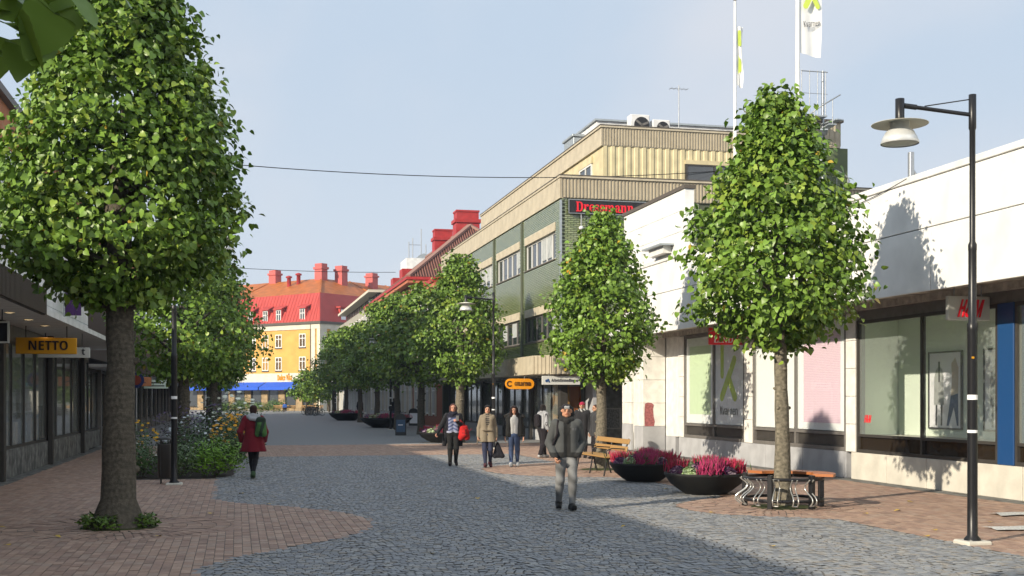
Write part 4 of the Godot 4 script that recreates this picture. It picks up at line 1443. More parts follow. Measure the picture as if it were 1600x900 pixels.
	for u in [4.6, 9.5, 14.5]:
		g = G.new(Transform3D(fb.basis, Vector3(0, 12.62, 0)))
		g.span(Vector3(u - 0.62, 0.0, -1.6), Vector3(u + 0.62, 2.0, -0.02))
		var d: MeshInstance3D = P.call("dormer", g.done(M.red_roof))
		g = G.new(Transform3D(fb.basis, Vector3(0, 12.62, 0)))
		g.span(Vector3(u - 0.9, 2.001, -1.6), Vector3(u + 0.9, 2.2, 0.3))
		part("dormer_roof", g.done(M.red_roof), d)
		g = G.new(Transform3D(fb.basis, Vector3(0, 12.7, 0)))
		g.span(Vector3(u - 0.45, 0.1, -0.015), Vector3(u + 0.45, 1.7, 0.03))
		part("pane", g.done(M.board_grey), d)
	# roof ladder
	g = G.new()
	for s in [-0.25, 0.25]:
		g.bar(Vector3(-19 + s, 12.9, 0.16), Vector3(-19 + s, 16.75, -1.42), 0.06, 0.06, Vector3(0, 0, 1))
	for k in 12:
		var t := k / 12.0
		g.pipe(Vector3(-19.25, 13 + 3.7 * t, 0.14 - 1.54 * t), Vector3(-18.75, 13 + 3.7 * t, 0.14 - 1.54 * t), 0.035, 5)
	P.call("roof_ladder", g.done(M.chimney_red))
	# awning and sign
	for k in 3:
		g = G.new()
		var x := -28.0 + k * 8.6
		g.quad(Vector3(x, 4.1, 0.12), Vector3(x + 8.4, 4.1, 0.12), Vector3(x + 8.4, 3.35, 1.6), Vector3(x, 3.35, 1.6), Vector3(0, 1, 1))
		g.quad(Vector3(x, 3.35, 1.6), Vector3(x + 8.4, 3.35, 1.6), Vector3(x + 8.4, 2.95, 1.62), Vector3(x, 2.95, 1.62), Vector3(0, 0, 1))
		P.call("awning", g.done(M.awning_blue))
	var lt := word("Dolce Vita", M.orange_sign, 3.0, 0.85, "Droid Serif", true, 0.08)
	b.add_child(lt, true)
	lt.position += Vector3(-7.0, 4.75, 0.16)

func shop_row() -> void:
	# low shops on the shaded side; facade(u) counts u = -z
	var f := facade(-5.0, false)
	var b := thing("low_shop_building", "low shaded shop building with brown slatted canopy edge and concrete plinth", "building", Vector3(-7, 0, -16))
	slab("roof", b, f, Vector3(-12, 4.5, -9.0), Vector3(43.6, 4.7, -0.12), M.off_white)
	slab("back_wall", b, f, Vector3(-12, 0, -9.2), Vector3(43.6, 4.7, -9.0), M.inner_wall)
	slab("end_wall", b, f, Vector3(43.4, 0, -8.9), Vector3(43.6, 4.5, -0.12), M.inner_wall)
	slab("shop_back", b, f, Vector3(-12, 0, -3.6), Vector3(43.4, 3.5, -3.5), M.inner_wall)
	slab("floor", b, f, Vector3(-12, 0.0, -3.5), Vector3(43.4, 0.12, -0.1), M.shop_floor)
	slab("ceiling", b, f, Vector3(-12, 3.45, -3.5), Vector3(43.4, 3.5, -0.1), M.off_white)
	var u := -12.0
	while u < 43.0:
		slab("parapet_panel", b, f, Vector3(u + 0.006, 3.62, -0.12), Vector3(minf(u + 2.9, 43.6) - 0.006, 4.30, 0.0), M.white_panel, 0.006)
		slab("parapet_panel", b, f, Vector3(u + 0.006, 4.312, -0.12), Vector3(minf(u + 2.9, 43.6) - 0.006, 4.96, 0.0), M.white_panel, 0.006)
		u += 2.9
	slab("canopy", b, f, Vector3(-12, 3.48, -0.1), Vector3(43.5, 3.60, 1.28), M.white_paint)
	# slatted canopy edge: each slat its own board
	slab("canopy_edge", b, f, Vector3(-12, 3.46, 1.2), Vector3(25.2, 3.98, 1.26), M.frame_dark)
	u = 16.0
	while u < 25.1:
		slab("slat", b, f, Vector3(u, 3.47, 1.26), Vector3(u + 0.085, 3.97, 1.30), M.brown_board)
		u += 0.115
	u = 2.6
	var pil := [20.4, 27.3, 34.2, 41.1]
	u = -12.0
	while u < 43.0:
		slab("plinth_panel", b, f, Vector3(u + 0.005, 0, -0.12), Vector3(u + 1.70, 0.64, 0.02), M.concrete, 0.008)
		u += 1.725
	for p in pil:
		slab("pillar", b, f, Vector3(p - 0.14, 0, 0.021), Vector3(p + 0.14, 3.48, 0.14), M.frame_dark)
	for k in range(0, 9):
		var a := -7.2 + 6.9 * k
		if a > 42: break
		var e := minf(a + 6.9 - 0.28, 43.3)
		var bars := []
		if e - a > 4: bars = [a + 1.65, a + 3.3, a + 4.95]
		window(b, f, a, e, 0.645, 3.1, -0.03, 0.07, M.frame_dark, M.glass, bars, [], "shop_window")
	slab("window_head", b, f, Vector3(-12, 3.102, -0.1), Vector3(43.4, 3.47, -0.02), M.frame_grey)
	# things on display, pale and coloured, seen through the glass
	for k in 26:
		var uu := 18.0 + k * 0.98
		var hgt := rng.randf_range(0.5, 1.7)
		var c: float = [0.5, 0.32, 0.1, 0.04][k % 4]
		slab("display_stand", b, f, Vector3(uu, 0.12, -rng.randf_range(1.6, 2.2)), Vector3(uu + rng.randf_range(0.3, 0.7), 0.12 + hgt, -rng.randf_range(0.9, 1.4)), [M.off_white, M.stone_warm, M.frame_grey, M.brown_board][k % 4])
	# signs hanging under the canopy
	var s := thing("hanging_sign", "yellow hanging sign with dark NETTO lettering under the shaded canopy", "sign", Vector3(-4.33, 2.82, -29.4))
	var g := G.new()
	g.cbox(Vector3(0, 0.2, 0), Vector3(1.34, 0.38, 0.1), 0.01)
	part("board", g.done(M.netto_yellow), s)
	for k in [-0.45, 0.45]:
		g = G.new()
		g.pipe(Vector3(k, 0.39, 0), Vector3(k, 0.66, 0), 0.012)
		part("hanger", g.done(M.frame_dark), s)
	put_word(s, "NETTO", M.netto_text, 0.86, 0.22, Transform3D(Basis(), Vector3(-4.28, 3.03, -29.34)), "Droid Sans", true)
	s = thing("hanging_sign", "white hanging sign half hidden behind the yellow one", "sign", Vector3(-4.36, 2.84, -32.5))
	g = G.new()
	g.cbox(Vector3(0, 0.14, 0), Vector3(1.28, 0.27, 0.08), 0.01)
	part("board", g.done(M.sign_grey), s)
	for k in [-0.45, 0.45]:
		g = G.new()
		g.pipe(Vector3(k, 0.27, 0), Vector3(k, 0.64, 0), 0.012)
		part("hanger", g.done(M.frame_dark), s)
	put_word(s, "t", M.ink, 0.08, 0.16, Transform3D(Basis(), Vector3(-3.88, 3.0, -32.45)), "Droid Sans", true)
	s = thing("hanging_sign", "black framed hanging sign with one white stroke", "sign", Vector3(-4.62, 2.84, -24.0))
	g = G.new()
	g.cbox(Vector3(0, 0.2, 0), Vector3(0.84, 0.40, 0.1), 0.01)
	part("board", g.done(M.black_sign), s)
	part("rim", frame_mesh(Transform3D(), -0.43, 0.43, 0.0, 0.41, 0.02, 0.07, 0.03, M.sign_grey), s)
	g = G.new()
	g.span(Vector3(0.19, 0.1, 0.05), Vector3(0.23, 0.3, 0.06))
	part("lettering", g.done(M.letter_white), s)
	for k in [-0.3, 0.3]:
		g = G.new()
		g.pipe(Vector3(k, 0.4, 0), Vector3(k, 0.64, 0), 0.012)
		part("hanger", g.done(M.frame_dark), s)
	# purple banner on the canopy roof
	s = thing("banner", "narrow purple banner with a yellow patch above the canopy", "banner", Vector3(-4.6, 3.6, -36.0))
	g = G.new()
	g.pipe(Vector3(-0.22, 0, 0), Vector3(-0.22, 2.1, 0), 0.025)
	part("pole", g.done(M.galv), s)
	g = G.new()
	g.box(Vector3(0.02, 1.3, 0), Vector3(0.44, 1.45, 0.012))
	part("cloth", g.done(M.purple), s)
	g = G.new()
	g.box(Vector3(0.13, 1.8, 0.01), Vector3(0.2, 0.25, 0.012))
	part("patch", g.done(M.netto_yellow), s)
	# lit spots in the soffit
	for k in 5:
		var z := -20.5 - 2.2 * k
		var d := thing("downlight", "small warm round downlight glowing in the canopy soffit", "lamp", Vector3(-4.35, 3.475, z), 0.0, "downlights in the canopy soffit")
		g = G.new()
		g.lathe([Vector2(0.0, -0.004), Vector2(0.085, -0.004)], 16)
		var lm := mat("downlight_glow", 1, 0.9, 0.7, 0.5, "", 1.0, 0.0, {"emission_enabled": true, "emission": Color(1.0, 0.88, 0.68), "emission_energy_multiplier": 1.2})
		part("bulb", g.done(lm), d)
		g = G.new()
		g.lathe([Vector2(0.085, -0.012), Vector2(0.11, -0.012), Vector2(0.11, 0.0)], 16)
		part("ring", g.done(M.galv), d)
		var sl := SpotLight3D.new()
		sl.name = "light"
		d.add_child(sl)
		sl.position = Vector3(0, -0.03, 0)
		sl.rotation.x = -PI / 2
		sl.light_energy = 0.06
		sl.light_color = Color(1.0, 0.86, 0.66)
		sl.light_size = 0.08
		sl.spot_range = 12.0
		sl.spot_attenuation = 2.0
		sl.spot_angle = 60.0
		sl.shadow_enabled = true
	# the next house along
	b = thing("shop_house", "shaded shop house with brownish canopy beyond the low shops", "building", Vector3(-7, 0, -70))
	slab("wall", b, f, Vector3(43.8, 3.3, -3.9), Vector3(126, 6.4, -0.3), M.brown_board)
	slab("canopy_edge", b, f, Vector3(43.8, 2.82, 1.1), Vector3(120, 3.42, 1.2), mat("canopy_brown", 0.13, 0.085, 0.07, 0.7, "blotch", 0.4))
	slab("canopy", b, f, Vector3(43.8, 2.9, -0.3), Vector3(120, 3.0, 1.1), M.off_white)
	slab("shop_back", b, f, Vector3(43.8, 0, -3.9), Vector3(126, 3.298, -3.8), M.inner_wall)
	slab("plinth", b, f, Vector3(43.8, 0, -0.3), Vector3(120, 0.6, -0.1), M.concrete)
	u = 44.0
	while u < 118:
		window(b, f, u, u + 3.6, 0.602, 2.85, -0.2, 0.08, M.frame_dark, M.glass, [u + 1.8], [], "shop_window")
		slab("pillar", b, f, Vector3(u + 3.6, 0, -0.28), Vector3(u + 3.95, 2.88, -0.05), M.frame_grey)
		u += 3.95
	var info := [[-3.95, -49.0, 1.3, 0.36, "orange_plaster", "dull orange hanging sign beneath the second shaded canopy"], [-3.7, -58.0, 1.1, 0.4, "shop_green", "pale green hanging sign beneath the second shaded canopy"]]
	for q in info:
		s = thing("hanging_sign", q[5], "sign", Vector3(q[0], 2.25, q[1]))
		g = G.new()
		g.cbox(Vector3(0, 0.2, 0), Vector3(q[2], q[3], 0.1), 0.01)
		part("board", g.done(M[q[4]]), s)
		g = G.new()
		if q[4] == "shop_green":
			g.span(Vector3(-0.4, 0.24, 0.05), Vector3(0.3, 0.3, 0.056))
			g.span(Vector3(-0.4, 0.1, 0.05), Vector3(0.38, 0.15, 0.056))
		else:
			var arc := PackedVector2Array()
			for i in 11: arc.append(Vector2(-0.45 + 0.09 * i, 0.16 + 0.12 * sin(PI * i / 10)))
			for i in 11: arc.append(Vector2(0.45 - 0.09 * i, 0.13 + 0.09 * sin(PI * i / 10)))
			g.prism(arc, 0.05, 0.056)
		part("mark", g.done(M.ink), s)
		g = G.new()
		g.pipe(Vector3(0, 0.38, 0), Vector3(0, 0.66, 0), 0.02)
		part("hanger", g.done(M.frame_dark), s)
	s = thing("round_sign", "round traffic sign with blue ring and red centre on a post", "sign", Vector3(-3.4, 0.0, -43.0))
	g = G.new(Transform3D(Basis(), Vector3(0, 2.42, 0.03)))
	g.prism(lathe_poly(0, 0, 0.27, 24), -0.015, 0.015)
	part("ring", g.done(mat("sign_blue", 0.02, 0.03, 0.12, 0.4)), s)
	g = G.new(Transform3D(Basis(), Vector3(0, 2.42, 0.03)))
	g.prism(lathe_poly(0, 0, 0.17, 20), 0.015, 0.022)
	part("face", g.done(mat("sign_rust", 0.22, 0.04, 0.02, 0.5)), s)
	g = G.new()
	g.pipe(Vector3.ZERO, Vector3(0, 2.7, 0), 0.03)
	part("post", g.done(M.galv), s)

func tall_house() -> void:
	# white house standing back behind the low shops, with an orange top storey; it shades the street's far half
	var f := facade(-9.0, false)
	var b := thing("tall_house", "tall white panelled house with orange top storey behind the low shops", "building", Vector3(-16, 0, -95))
	slab("wall", b, f, Vector3(38.5, 0, -14), Vector3(126, 11.9, -0.05), M.plinth_grey)
	var u := 38.5
	while u < 104:
		for k in 4:
			slab("wall_panel", b, f, Vector3(u + 0.01, 3.9 + 2.0 * k + 0.01, -0.05), Vector3(u + 4.09, 5.9 + 2.0 * k - 0.01, 0.0), M.white_panel)
		u += 4.1
	slab("top_storey", b, f, Vector3(38.5, 11.902, -14), Vector3(126, 13.5, 0.02), M.orange_plaster)
	slab("roof_edge", b, f, Vector3(38.3, 13.502, -14.2), Vector3(126.2, 13.8, 0.3), M.cap_dark)

# ---------------------------------------------------------------- trees
func make_leaf() -> void:
	# a heart-shaped linden leaf, base at the origin, tip at +y, folded along the midrib
	var pts := [Vector2(0, 0.0), Vector2(0.26, -0.10), Vector2(0.46, 0.10), Vector2(0.48, 0.38), Vector2(0.30, 0.70), Vector2(0.0, 1.05)]
	var g := G.new()
	g.smooth(1)
	var mid := [Vector3(0, 0, 0), Vector3(0, 0.35, 0.03), Vector3(0, 0.7, 0.0), Vector3(0, 1.05, -0.10)]
	for s in [-1.0, 1.0]:
		var q := []
		for p in pts: q.append(Vector3(p.x * s, p.y, absf(p.x) * 0.30 - 0.10 * p.y * p.y))
		g.trio(mid[0], q[1], q[2], Vector3(0, 0, 1))
		g.trio(mid[0], q[2], mid[1], Vector3(0, 0, 1))
		g.trio(mid[1], q[2], q[3], Vector3(0, 0, 1))
		g.trio(mid[1], q[3], mid[2], Vector3(0, 0, 1))
		g.trio(mid[2], q[3], q[4], Vector3(0, 0, 1))
		g.trio(mid[2], q[4], q[5], Vector3(0, 0, 1))
	leaf_mesh = g.done(null)

func big_leaf() -> ArrayMesh:
	# the same heart-shaped leaf with a rounder, finely toothed outline, for the branch near the camera
	var g := G.new()
	g.smooth(1)
	for s in [-1.0, 1.0]:
		var rim := []
		var mid := []
		for k in 19:
			var t := k / 18.0
			var w := 0.52 * pow(sin(PI * pow(t, 0.62)), 0.8) * (1.0 + (0.05 if k % 2 else -0.02))
			var y := -0.12 * sin(PI * minf(t * 3.2, 1.0)) + 1.12 * pow(t, 1.25)
			rim.append(Vector3(w * s, y, 0.22 * w + 0.03 * sin(t * 9.0) * w * 2.0 - 0.14 * t * t))
			mid.append(Vector3(0, maxf(y, 0.0), 0.02 - 0.14 * t * t))
		for k in 18:
			g.trio(mid[k], rim[k], rim[k + 1], Vector3(0, 0, 1))
			g.trio(mid[k], rim[k + 1], mid[k + 1], Vector3(0, 0, 1))
	return g.done(null)

func crown_r(t: float, prof: Array) -> float:
	var x := t * (prof.size() - 1)
	var i := clampi(int(x), 0, prof.size() - 2)
	return lerpf(prof[i], prof[i + 1], x - i)

func leaf_basis(out: Vector3, r: RandomNumberGenerator, size: float) -> Basis:
	# blades hang outwards and down, their upper face turned up and out
	var nrm := (out * 0.5 + Vector3(0, 0.5, 0) + Vector3(r.randfn(0, 0.62), r.randfn(0, 0.55), r.randfn(0, 0.62))).normalized()
	var tip := (out * 0.5 + Vector3(r.randfn(0, 0.6), -0.75 + r.randfn(0, 0.35), r.randfn(0, 0.6)))
	tip = (tip - nrm * tip.dot(nrm)).normalized()
	var s := size * r.randf_range(0.65, 1.25)
	return Basis(tip.cross(nrm), tip, nrm) * Basis.from_scale(Vector3(s, s, s))

func tree(n: String, label: String, at: Vector3, h0: float, h1: float, rad: float, trunk_r: float, leaves: int, size: float, sd: int, lean := Vector3.ZERO, singles := 0, bark: Material = null, tone := 1.0, prof := [0.30, 0.72, 0.95, 1.0, 0.97, 0.88, 0.74, 0.58, 0.40, 0.22, 0.05]) -> Node3D:
	var r := RandomNumberGenerator.new()
	r.seed = sd
	var t := thing(n, label, "tree", at, 0.0, "linden trees along the street" if n == "linden_tree" else "")
	var nz := FastNoiseLite.new()
	nz.seed = sd
	nz.frequency = 1.0
	# trunk
	var g := G.new()
	var pts := []
	var rad_l := []
	var steps := 14
	for i in steps + 1:
		var q := i / float(steps)
		var y := q * (h0 + (h1 - h0) * 0.45)
		var flare := 1.0 + (0.75 if trunk_r > 0.22 else 0.3) * exp(-y * 5.0)
		pts.append(Vector3(lean.x * q + 0.05 * nz.get_noise_2d(y * 0.7, 1.0), y - 0.02 if i == 0 else y, lean.z * q + 0.05 * nz.get_noise_2d(y * 0.7, 9.0)))
		rad_l.append(trunk_r * flare * lerpf(1.0, 0.62, q) * (1.0 + 0.16 * nz.get_noise_2d(y * 2.6, 4.0)))
	g.tube(pts, rad_l, 14)
	# knots on the trunk
	for i in 10:
		var q := r.randf_range(0.15, 0.62)
		var c: Vector3 = pts[int(q * steps)]
		var an := r.randf() * TAU
		var rr: float = rad_l[int(q * steps)]
		g.tube([c + Vector3(cos(an), 0, sin(an)) * rr * 0.6, c + Vector3(cos(an), 0.12, sin(an)) * rr * 1.28], [rr * 0.42, rr * 0.18], 6)
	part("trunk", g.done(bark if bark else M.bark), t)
	# limbs
	g = G.new()
	var hub := h0 + (h1 - h0) * 0.06
	for i in 12:
		var an := TAU * i / 12 + r.randf_range(-0.25, 0.25)
		var q := r.randf_range(0.0, 0.42)
		var st0 := Vector3(lean.x, 0, lean.z) * 0.6 + Vector3(0, hub + (h1 - h0) * q * 0.9 - 0.12, 0)
		var tt := clampf(q + r.randf_range(0.12, 0.28), 0, 0.95)
		var en := Vector3(cos(an), 0, sin(an)) * rad * 0.72 * crown_r(tt, prof) + Vector3(lean.x, h0 + (h1 - h0) * tt, lean.z)
		var md := st0.lerp(en, 0.5) + Vector3(r.randfn(0, 0.06), 0.02, r.randfn(0, 0.06))
		g.tube([st0, md, en], [trunk_r * 0.36, trunk_r * 0.2, trunk_r * 0.07], 6)
	part("limb", g.done(bark if bark else M.bark_shaded), t)
	# crown: clumps of leaves through the outer part of the crown's volume
	var clumps := maxi(60, int(leaves / 20.0))
	var xf := []
	var cols := []
	for c in clumps:
		var q := pow(r.randf(), 0.9)
		var an := r.randf() * TAU
		var lump := 1.0 + 0.22 * nz.get_noise_3d(cos(an) * 1.3, q * 4.0, sin(an) * 1.3) * 1.6
		var rr := rad * crown_r(q, prof) * lump * sqrt(r.randf_range(0.22, 1.0))
		if r.randf() < 0.04: rr *= 1.1
		var cen := Vector3(cos(an) * rr + lean.x, h0 + (h1 - h0) * q, sin(an) * rr + lean.z)
		if rr > rad * 0.45 * crown_r(q, prof) and nz.get_noise_3d(cen.x * 1.25, cen.y * 1.5, cen.z * 1.25) < -0.22: continue
		var out := Vector3(cos(an), 0.15 + (q - 0.4) * 0.9, sin(an)).normalized()
		var yell := r.randf()
		for k in 26:
			var sp := size * 1.55
			var p := cen + Vector3(r.randfn(0, sp), r.randfn(0, sp * 0.75), r.randfn(0, sp))
			xf.append(Transform3D(leaf_basis(out, r, size), p))
			var v := r.randf_range(0.7, 1.25) * tone
			var col := Color(0.115 * v, 0.195 * v, 0.028 * v)
			if yell < 0.16: col = Color(0.18 * v, 0.25 * v, 0.035 * v)
			if r.randf() < 0.006: col = Color(0.30 * v, 0.22 * v, 0.03 * v)
			cols.append(col)
	if singles > 0:
		# the leaves that show largest: the outermost ones on the side of the street
		var toward := (EYE - at - Vector3(0, 4, 0)).normalized()
		var order := []
		for i in xf.size():
			var p: Vector3 = xf[i].origin
			if seen(at + p): order.append([-(p.dot(toward) + 0.05 * absf(p.x)), i])
		order.sort_custom(func(a, b): return a[0] < b[0] or (a[0] == b[0] and a[1] < b[1]))
		var lm := []
		for k in 4:
			var v: float = [0.8, 0.95, 1.1, 1.25][k] * tone
			var mm := mat("leaf_tone_%d" % k, 0.115 * v, 0.195 * v, 0.028 * v, 0.42, "", 1.0, 0.0, {"backlight_enabled": true, "backlight": Color(0.36, 0.42, 0.14)})
			lm.append(mm)
		var crown := Node3D.new()
		crown.name = "crown"
		t.add_child(crown)
		var gone := {}
		for j in mini(singles, order.size()):
			var i: int = order[j][1]
			gone[i] = true
			var o := MeshInstance3D.new()
			o.name = "leaf"
			o.mesh = leaf_mesh
			o.material_override = lm[i % 4]
			crown.add_child(o, true)
			o.transform = xf[i]
		var x2 := []
		var c2 := []
		for i in xf.size():
			if not gone.has(i):
				x2.append(xf[i])
				c2.append(cols[i])
		cloud_of(crown, "foliage", leaf_mesh, M.leaf, x2, c2).set_meta("kind", "stuff")
	else:
		cloud_of(t, "crown", leaf_mesh, M.leaf, xf, cols).set_meta("kind", "stuff")
	return t

func make_trees() -> void:
	var broad := [0.22, 0.74, 0.98, 1.0, 0.94, 0.86, 0.76, 0.64, 0.50, 0.33, 0.08]
	tree("linden_tree", "big linden with thick shade-darkened trunk in the shaded brick lobe", Vector3(-1.6, 0, -17.4), 3.15, 8.1, 1.66, 0.235, 29000, 0.09, 21, Vector3(0.02, 0, 0), 300, M.bark_shaded, 1.1, broad)
	tree("linden_tree", "linden rising from the ring of black posts and wooden seats", Vector3(RING.x, 0, RING.y), 2.75, 6.75, 1.45, 0.135, 15000, 0.098, 22, Vector3(-0.12, 0, 0), 300, M.bark, 1.15, [0.25, 0.76, 0.98, 1.0, 0.93, 0.83, 0.70, 0.56, 0.42, 0.26, 0.05])
	tree("linden_tree", "slender cone-shaped linden behind the wooden bench", Vector3(TREE2.x, 0, TREE2.y), 2.3, 6.4, 1.3, 0.15, 12000, 0.10, 23, Vector3(0.05, 0, 0), 200, M.bark, 1.2)
	tree("linden_tree", "full round linden before the green building's canopy", Vector3(8.95, 0, -48.0), 2.6, 7.5, 1.75, 0.2, 11000, 0.12, 24, Vector3.ZERO, 0, M.bark, 1.1, broad)
	var far := [[8.95, -58.5, "linden with bare trunk beside the A-board"], [8.95, -67.5, "linden after the A-board's tree on the sunny side"], [8.95, -77.5, "linden behind the dark planter bowl far along the street"], [8.95, -88.5, "small-looking linden before the brick house's end"], [8.95, -100.0, "linden next to the far wooden bench"], [8.95, -113.0, "farthest full linden of the sunny row"]]
	for i in far.size():
		var q = far[i]
		tree("linden_tree", q[2], Vector3(q[0], 0, q[1]), 2.6, 7.2 + (i % 3) * 0.35, 2.0, 0.19, 5000, 0.16, 30 + i, Vector3.ZERO, 0, M.bark_shaded, 1.1, broad)
	var left := [[-1.6, -38.0, "linden growing out of the flower bed"], [-0.9, -49.5, "linden at the back edge of the flower bed"], [-1.3, -61.0, "dark linden beyond the flower bed"], [-1.2, -73.0, "dark linden farther along the shaded row"], [-1.2, -86.0, "last dark linden of the shaded row"]]
	for i in left.size():
		var q = left[i]
		tree("linden_tree", q[2], Vector3(q[0], 0, q[1]), 2.5, 7.3 + (i % 2) * 0.3, 2.0, 0.2, 6500 if i < 2 else 3600, 0.13 if i < 2 else 0.16, 50 + i, Vector3.ZERO, 0, M.bark_shaded, 1.1, broad)
	# small round trees on the square
	for i in 3:
		tree("small_tree", ["small clipped round tree by the parked bicycles", "small clipped round tree on the open square", "small clipped round tree before the yellow house"][i], Vector3(8.3 + i * 1.6, 0, -147.0 - i * 3.0), 1.6, 5.0, 2.0, 0.1, 1600, 0.24, 70 + i, Vector3.ZERO, 0, M.bark_shaded, 1.0, broad)
	overhang()

func overhang() -> void:
	# the linden beside the camera: only the tip of one branch reaches into the picture
	var t := thing("overhanging_linden", "dark linden branch with large leaves hanging in from above", "tree", Vector3(-2.9, 0, -2.4))
	var g := G.new()
	g.tube([Vector3.ZERO, Vector3(0.03, 2.0, 0), Vector3(0, 4.2, 0.02), Vector3(0, 6.0, 0)], [0.27, 0.22, 0.17, 0.06], 12)
	part("trunk", g.done(M.bark_shaded), t)
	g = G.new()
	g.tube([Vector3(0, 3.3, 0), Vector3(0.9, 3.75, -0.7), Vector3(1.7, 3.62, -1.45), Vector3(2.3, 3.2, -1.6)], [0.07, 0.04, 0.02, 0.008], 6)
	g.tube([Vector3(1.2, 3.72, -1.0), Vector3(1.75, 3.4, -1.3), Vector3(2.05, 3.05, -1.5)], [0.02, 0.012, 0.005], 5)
	part("branch", g.done(M.bark_shaded), t)
	var r := RandomNumberGenerator.new()
	r.seed = 5
	var lm := mat("leaf_overhang", 0.12, 0.20, 0.03, 0.4, "", 1.0, 0.0, {"backlight_enabled": true, "backlight": Color(0.36, 0.42, 0.14)})
	# leaves round the drooping branch end
	var fine := big_leaf()
	var spots := [Vector3(2.20, 3.06, -1.56), Vector3(2.24, 3.06, -1.60), Vector3(2.24, 2.95, -1.45), Vector3(2.27, 3.03, -1.65), Vector3(2.30, 2.92, -1.54), Vector3(2.24, 2.91, -1.60), Vector3(2.36, 2.97, -1.42), Vector3(2.29, 3.02, -1.75), Vector3(2.38, 3.08, -1.62), Vector3(2.44, 3.05, -1.51), Vector3(2.28, 3.12, -1.75), Vector3(2.19, 2.95, -1.67), Vector3(2.27, 3.09, -1.55), Vector3(2.50, 3.15, -1.70), Vector3(2.37, 3.09, -1.52), Vector3(2.16, 3.01, -1.57), Vector3(2.15, 2.92, -1.68), Vector3(2.34, 3.02, -1.48), Vector3(2.19, 2.97, -1.56), Vector3(2.40, 3.03, -1.57)]
	for p in spots:
		var o := MeshInstance3D.new()
		o.name = "leaf"
		o.mesh = fine
		o.material_override = lm
		t.add_child(o, true)
		o.transform = Transform3D(leaf_basis(Vector3(0.3, -0.1, 0.8), r, 0.125), p)
	var xf := []
	var cols := []
	for i in 9000:  # unseen crown, enlarged so that it shades the paving and branch below
		var d := Vector3(r.randfn(0, 1), r.randfn(0, 1), r.randfn(0, 1)).normalized()
		var p := Vector3(0.3, 5.2, -0.2) + d * Vector3(2.2, 2.1, 2.2) * pow(r.randf(), 0.35)
		xf.append(Transform3D(leaf_basis(d, r, 0.13), p))
		var k := r.randf_range(0.7, 1.2)
		cols.append(Color(0.12 * k, 0.20 * k, 0.03 * k))
	cloud_of(t, "crown", leaf_mesh, M.leaf, xf, cols).set_meta("kind", "stuff")
# ---------------------------------------------------------------- street furniture
func lamp_proto(label: String, at: Vector3, turn: float) -> Node3D:
	# post with a bracket arm reaching along -x, disc reflector over a bell shade
	var t := thing("street_lamp", label, "street lamp", at, turn, "street lamps with bell shades")
	var g := G.new()
	g.cbox(Vector3(0, 0.0, 0), Vector3(0.34, 0.08, 0.34), 0.02)
	part("footing", g.done(M.plinth_cream), t)
	g = G.new()
	g.lathe([Vector2(0.105, 0.04), Vector2(0.10, 0.06), Vector2(0.064, 0.10), Vector2(0.062, 0.5), Vector2(0.062, 2.62), Vector2(0.066, 2.64), Vector2(0.066, 2.72), Vector2(0.05, 2.74), Vector2(0.05, 3.62), Vector2(0.053, 3.64), Vector2(0.053, 3.70), Vector2(0.036, 3.74), Vector2(0.036, 5.12), Vector2(0.046, 5.14), Vector2(0.046, 5.56), Vector2(0.0, 5.57)], 16)
	part("post", g.done(M.black_paint), t)
	g = G.new()
	g.pipe(Vector3(-0.03, 5.31, 0), Vector3(-0.80, 5.36, 0), 0.026)
	g.pipe(Vector3(-0.78, 5.36, 0), Vector3(-0.95, 5.37, 0), 0.034)
	part("arm", g.done(M.black_paint), t)
	g = G.new()
	g.pipe(Vector3(-0.03, 5.50, 0), Vector3(-0.66, 5.38, 0), 0.008, 5)
	part("stay", g.done(M.black_paint), t)
	g = G.new()
	g.lathe([Vector2(0.055, 5.21), Vector2(0.055, 5.45), Vector2(0.0, 5.455)], 16, Vector3(-1.0, 0, 0))
	part("lamp_holder", g.done(M.black_paint), t)
	g = G.new()
	g.lathe([Vector2(0.0, 5.185), Vector2(0.05, 5.18), Vector2(0.335, 5.135), Vector2(0.34, 5.14), Vector2(0.05, 5.20), Vector2(0.0, 5.21)], 32, Vector3(-1.0, 0, 0))
	part("disc", g.done(M.lamp_under), t)
	g = G.new()
	g.lathe([Vector2(0.225, 4.90), Vector2(0.23, 4.905), Vector2(0.205, 4.98), Vector2(0.165, 5.05), Vector2(0.115, 5.09), Vector2(0.11, 5.18)], 32, Vector3(-1.0, 0, 0))
	part("lamp_shade", g.done(M.lamp_shade), t)
	g = G.new()
	g.lathe([Vector2(0.0, 4.895), Vector2(0.12, 4.897), Vector2(0.215, 4.908)], 32, Vector3(-1.0, 0, 0))
	part("lens", g.done(M.lamp_lens), t)
	return t

func bowl_mesh(r: float, h: float) -> ArrayMesh:
	var g := G.new()
	g.lathe([Vector2(0.0, 0.0), Vector2(r * 0.50, 0.0), Vector2(r * 0.52, 0.02), Vector2(r * 0.62, h * 0.16), Vector2(r * 0.84, h * 0.48), Vector2(r * 0.97, h * 0.84), Vector2(r, h * 0.90), Vector2(r, h), Vector2(r * 0.93, h), Vector2(r * 0.90, h * 0.82), Vector2(0.0, h * 0.80)], 40)
	return g.done(M.planter)

var spike_mesh: ArrayMesh
var ruffle_mesh: ArrayMesh
var blade_mesh: ArrayMesh
var daisy_mesh: ArrayMesh

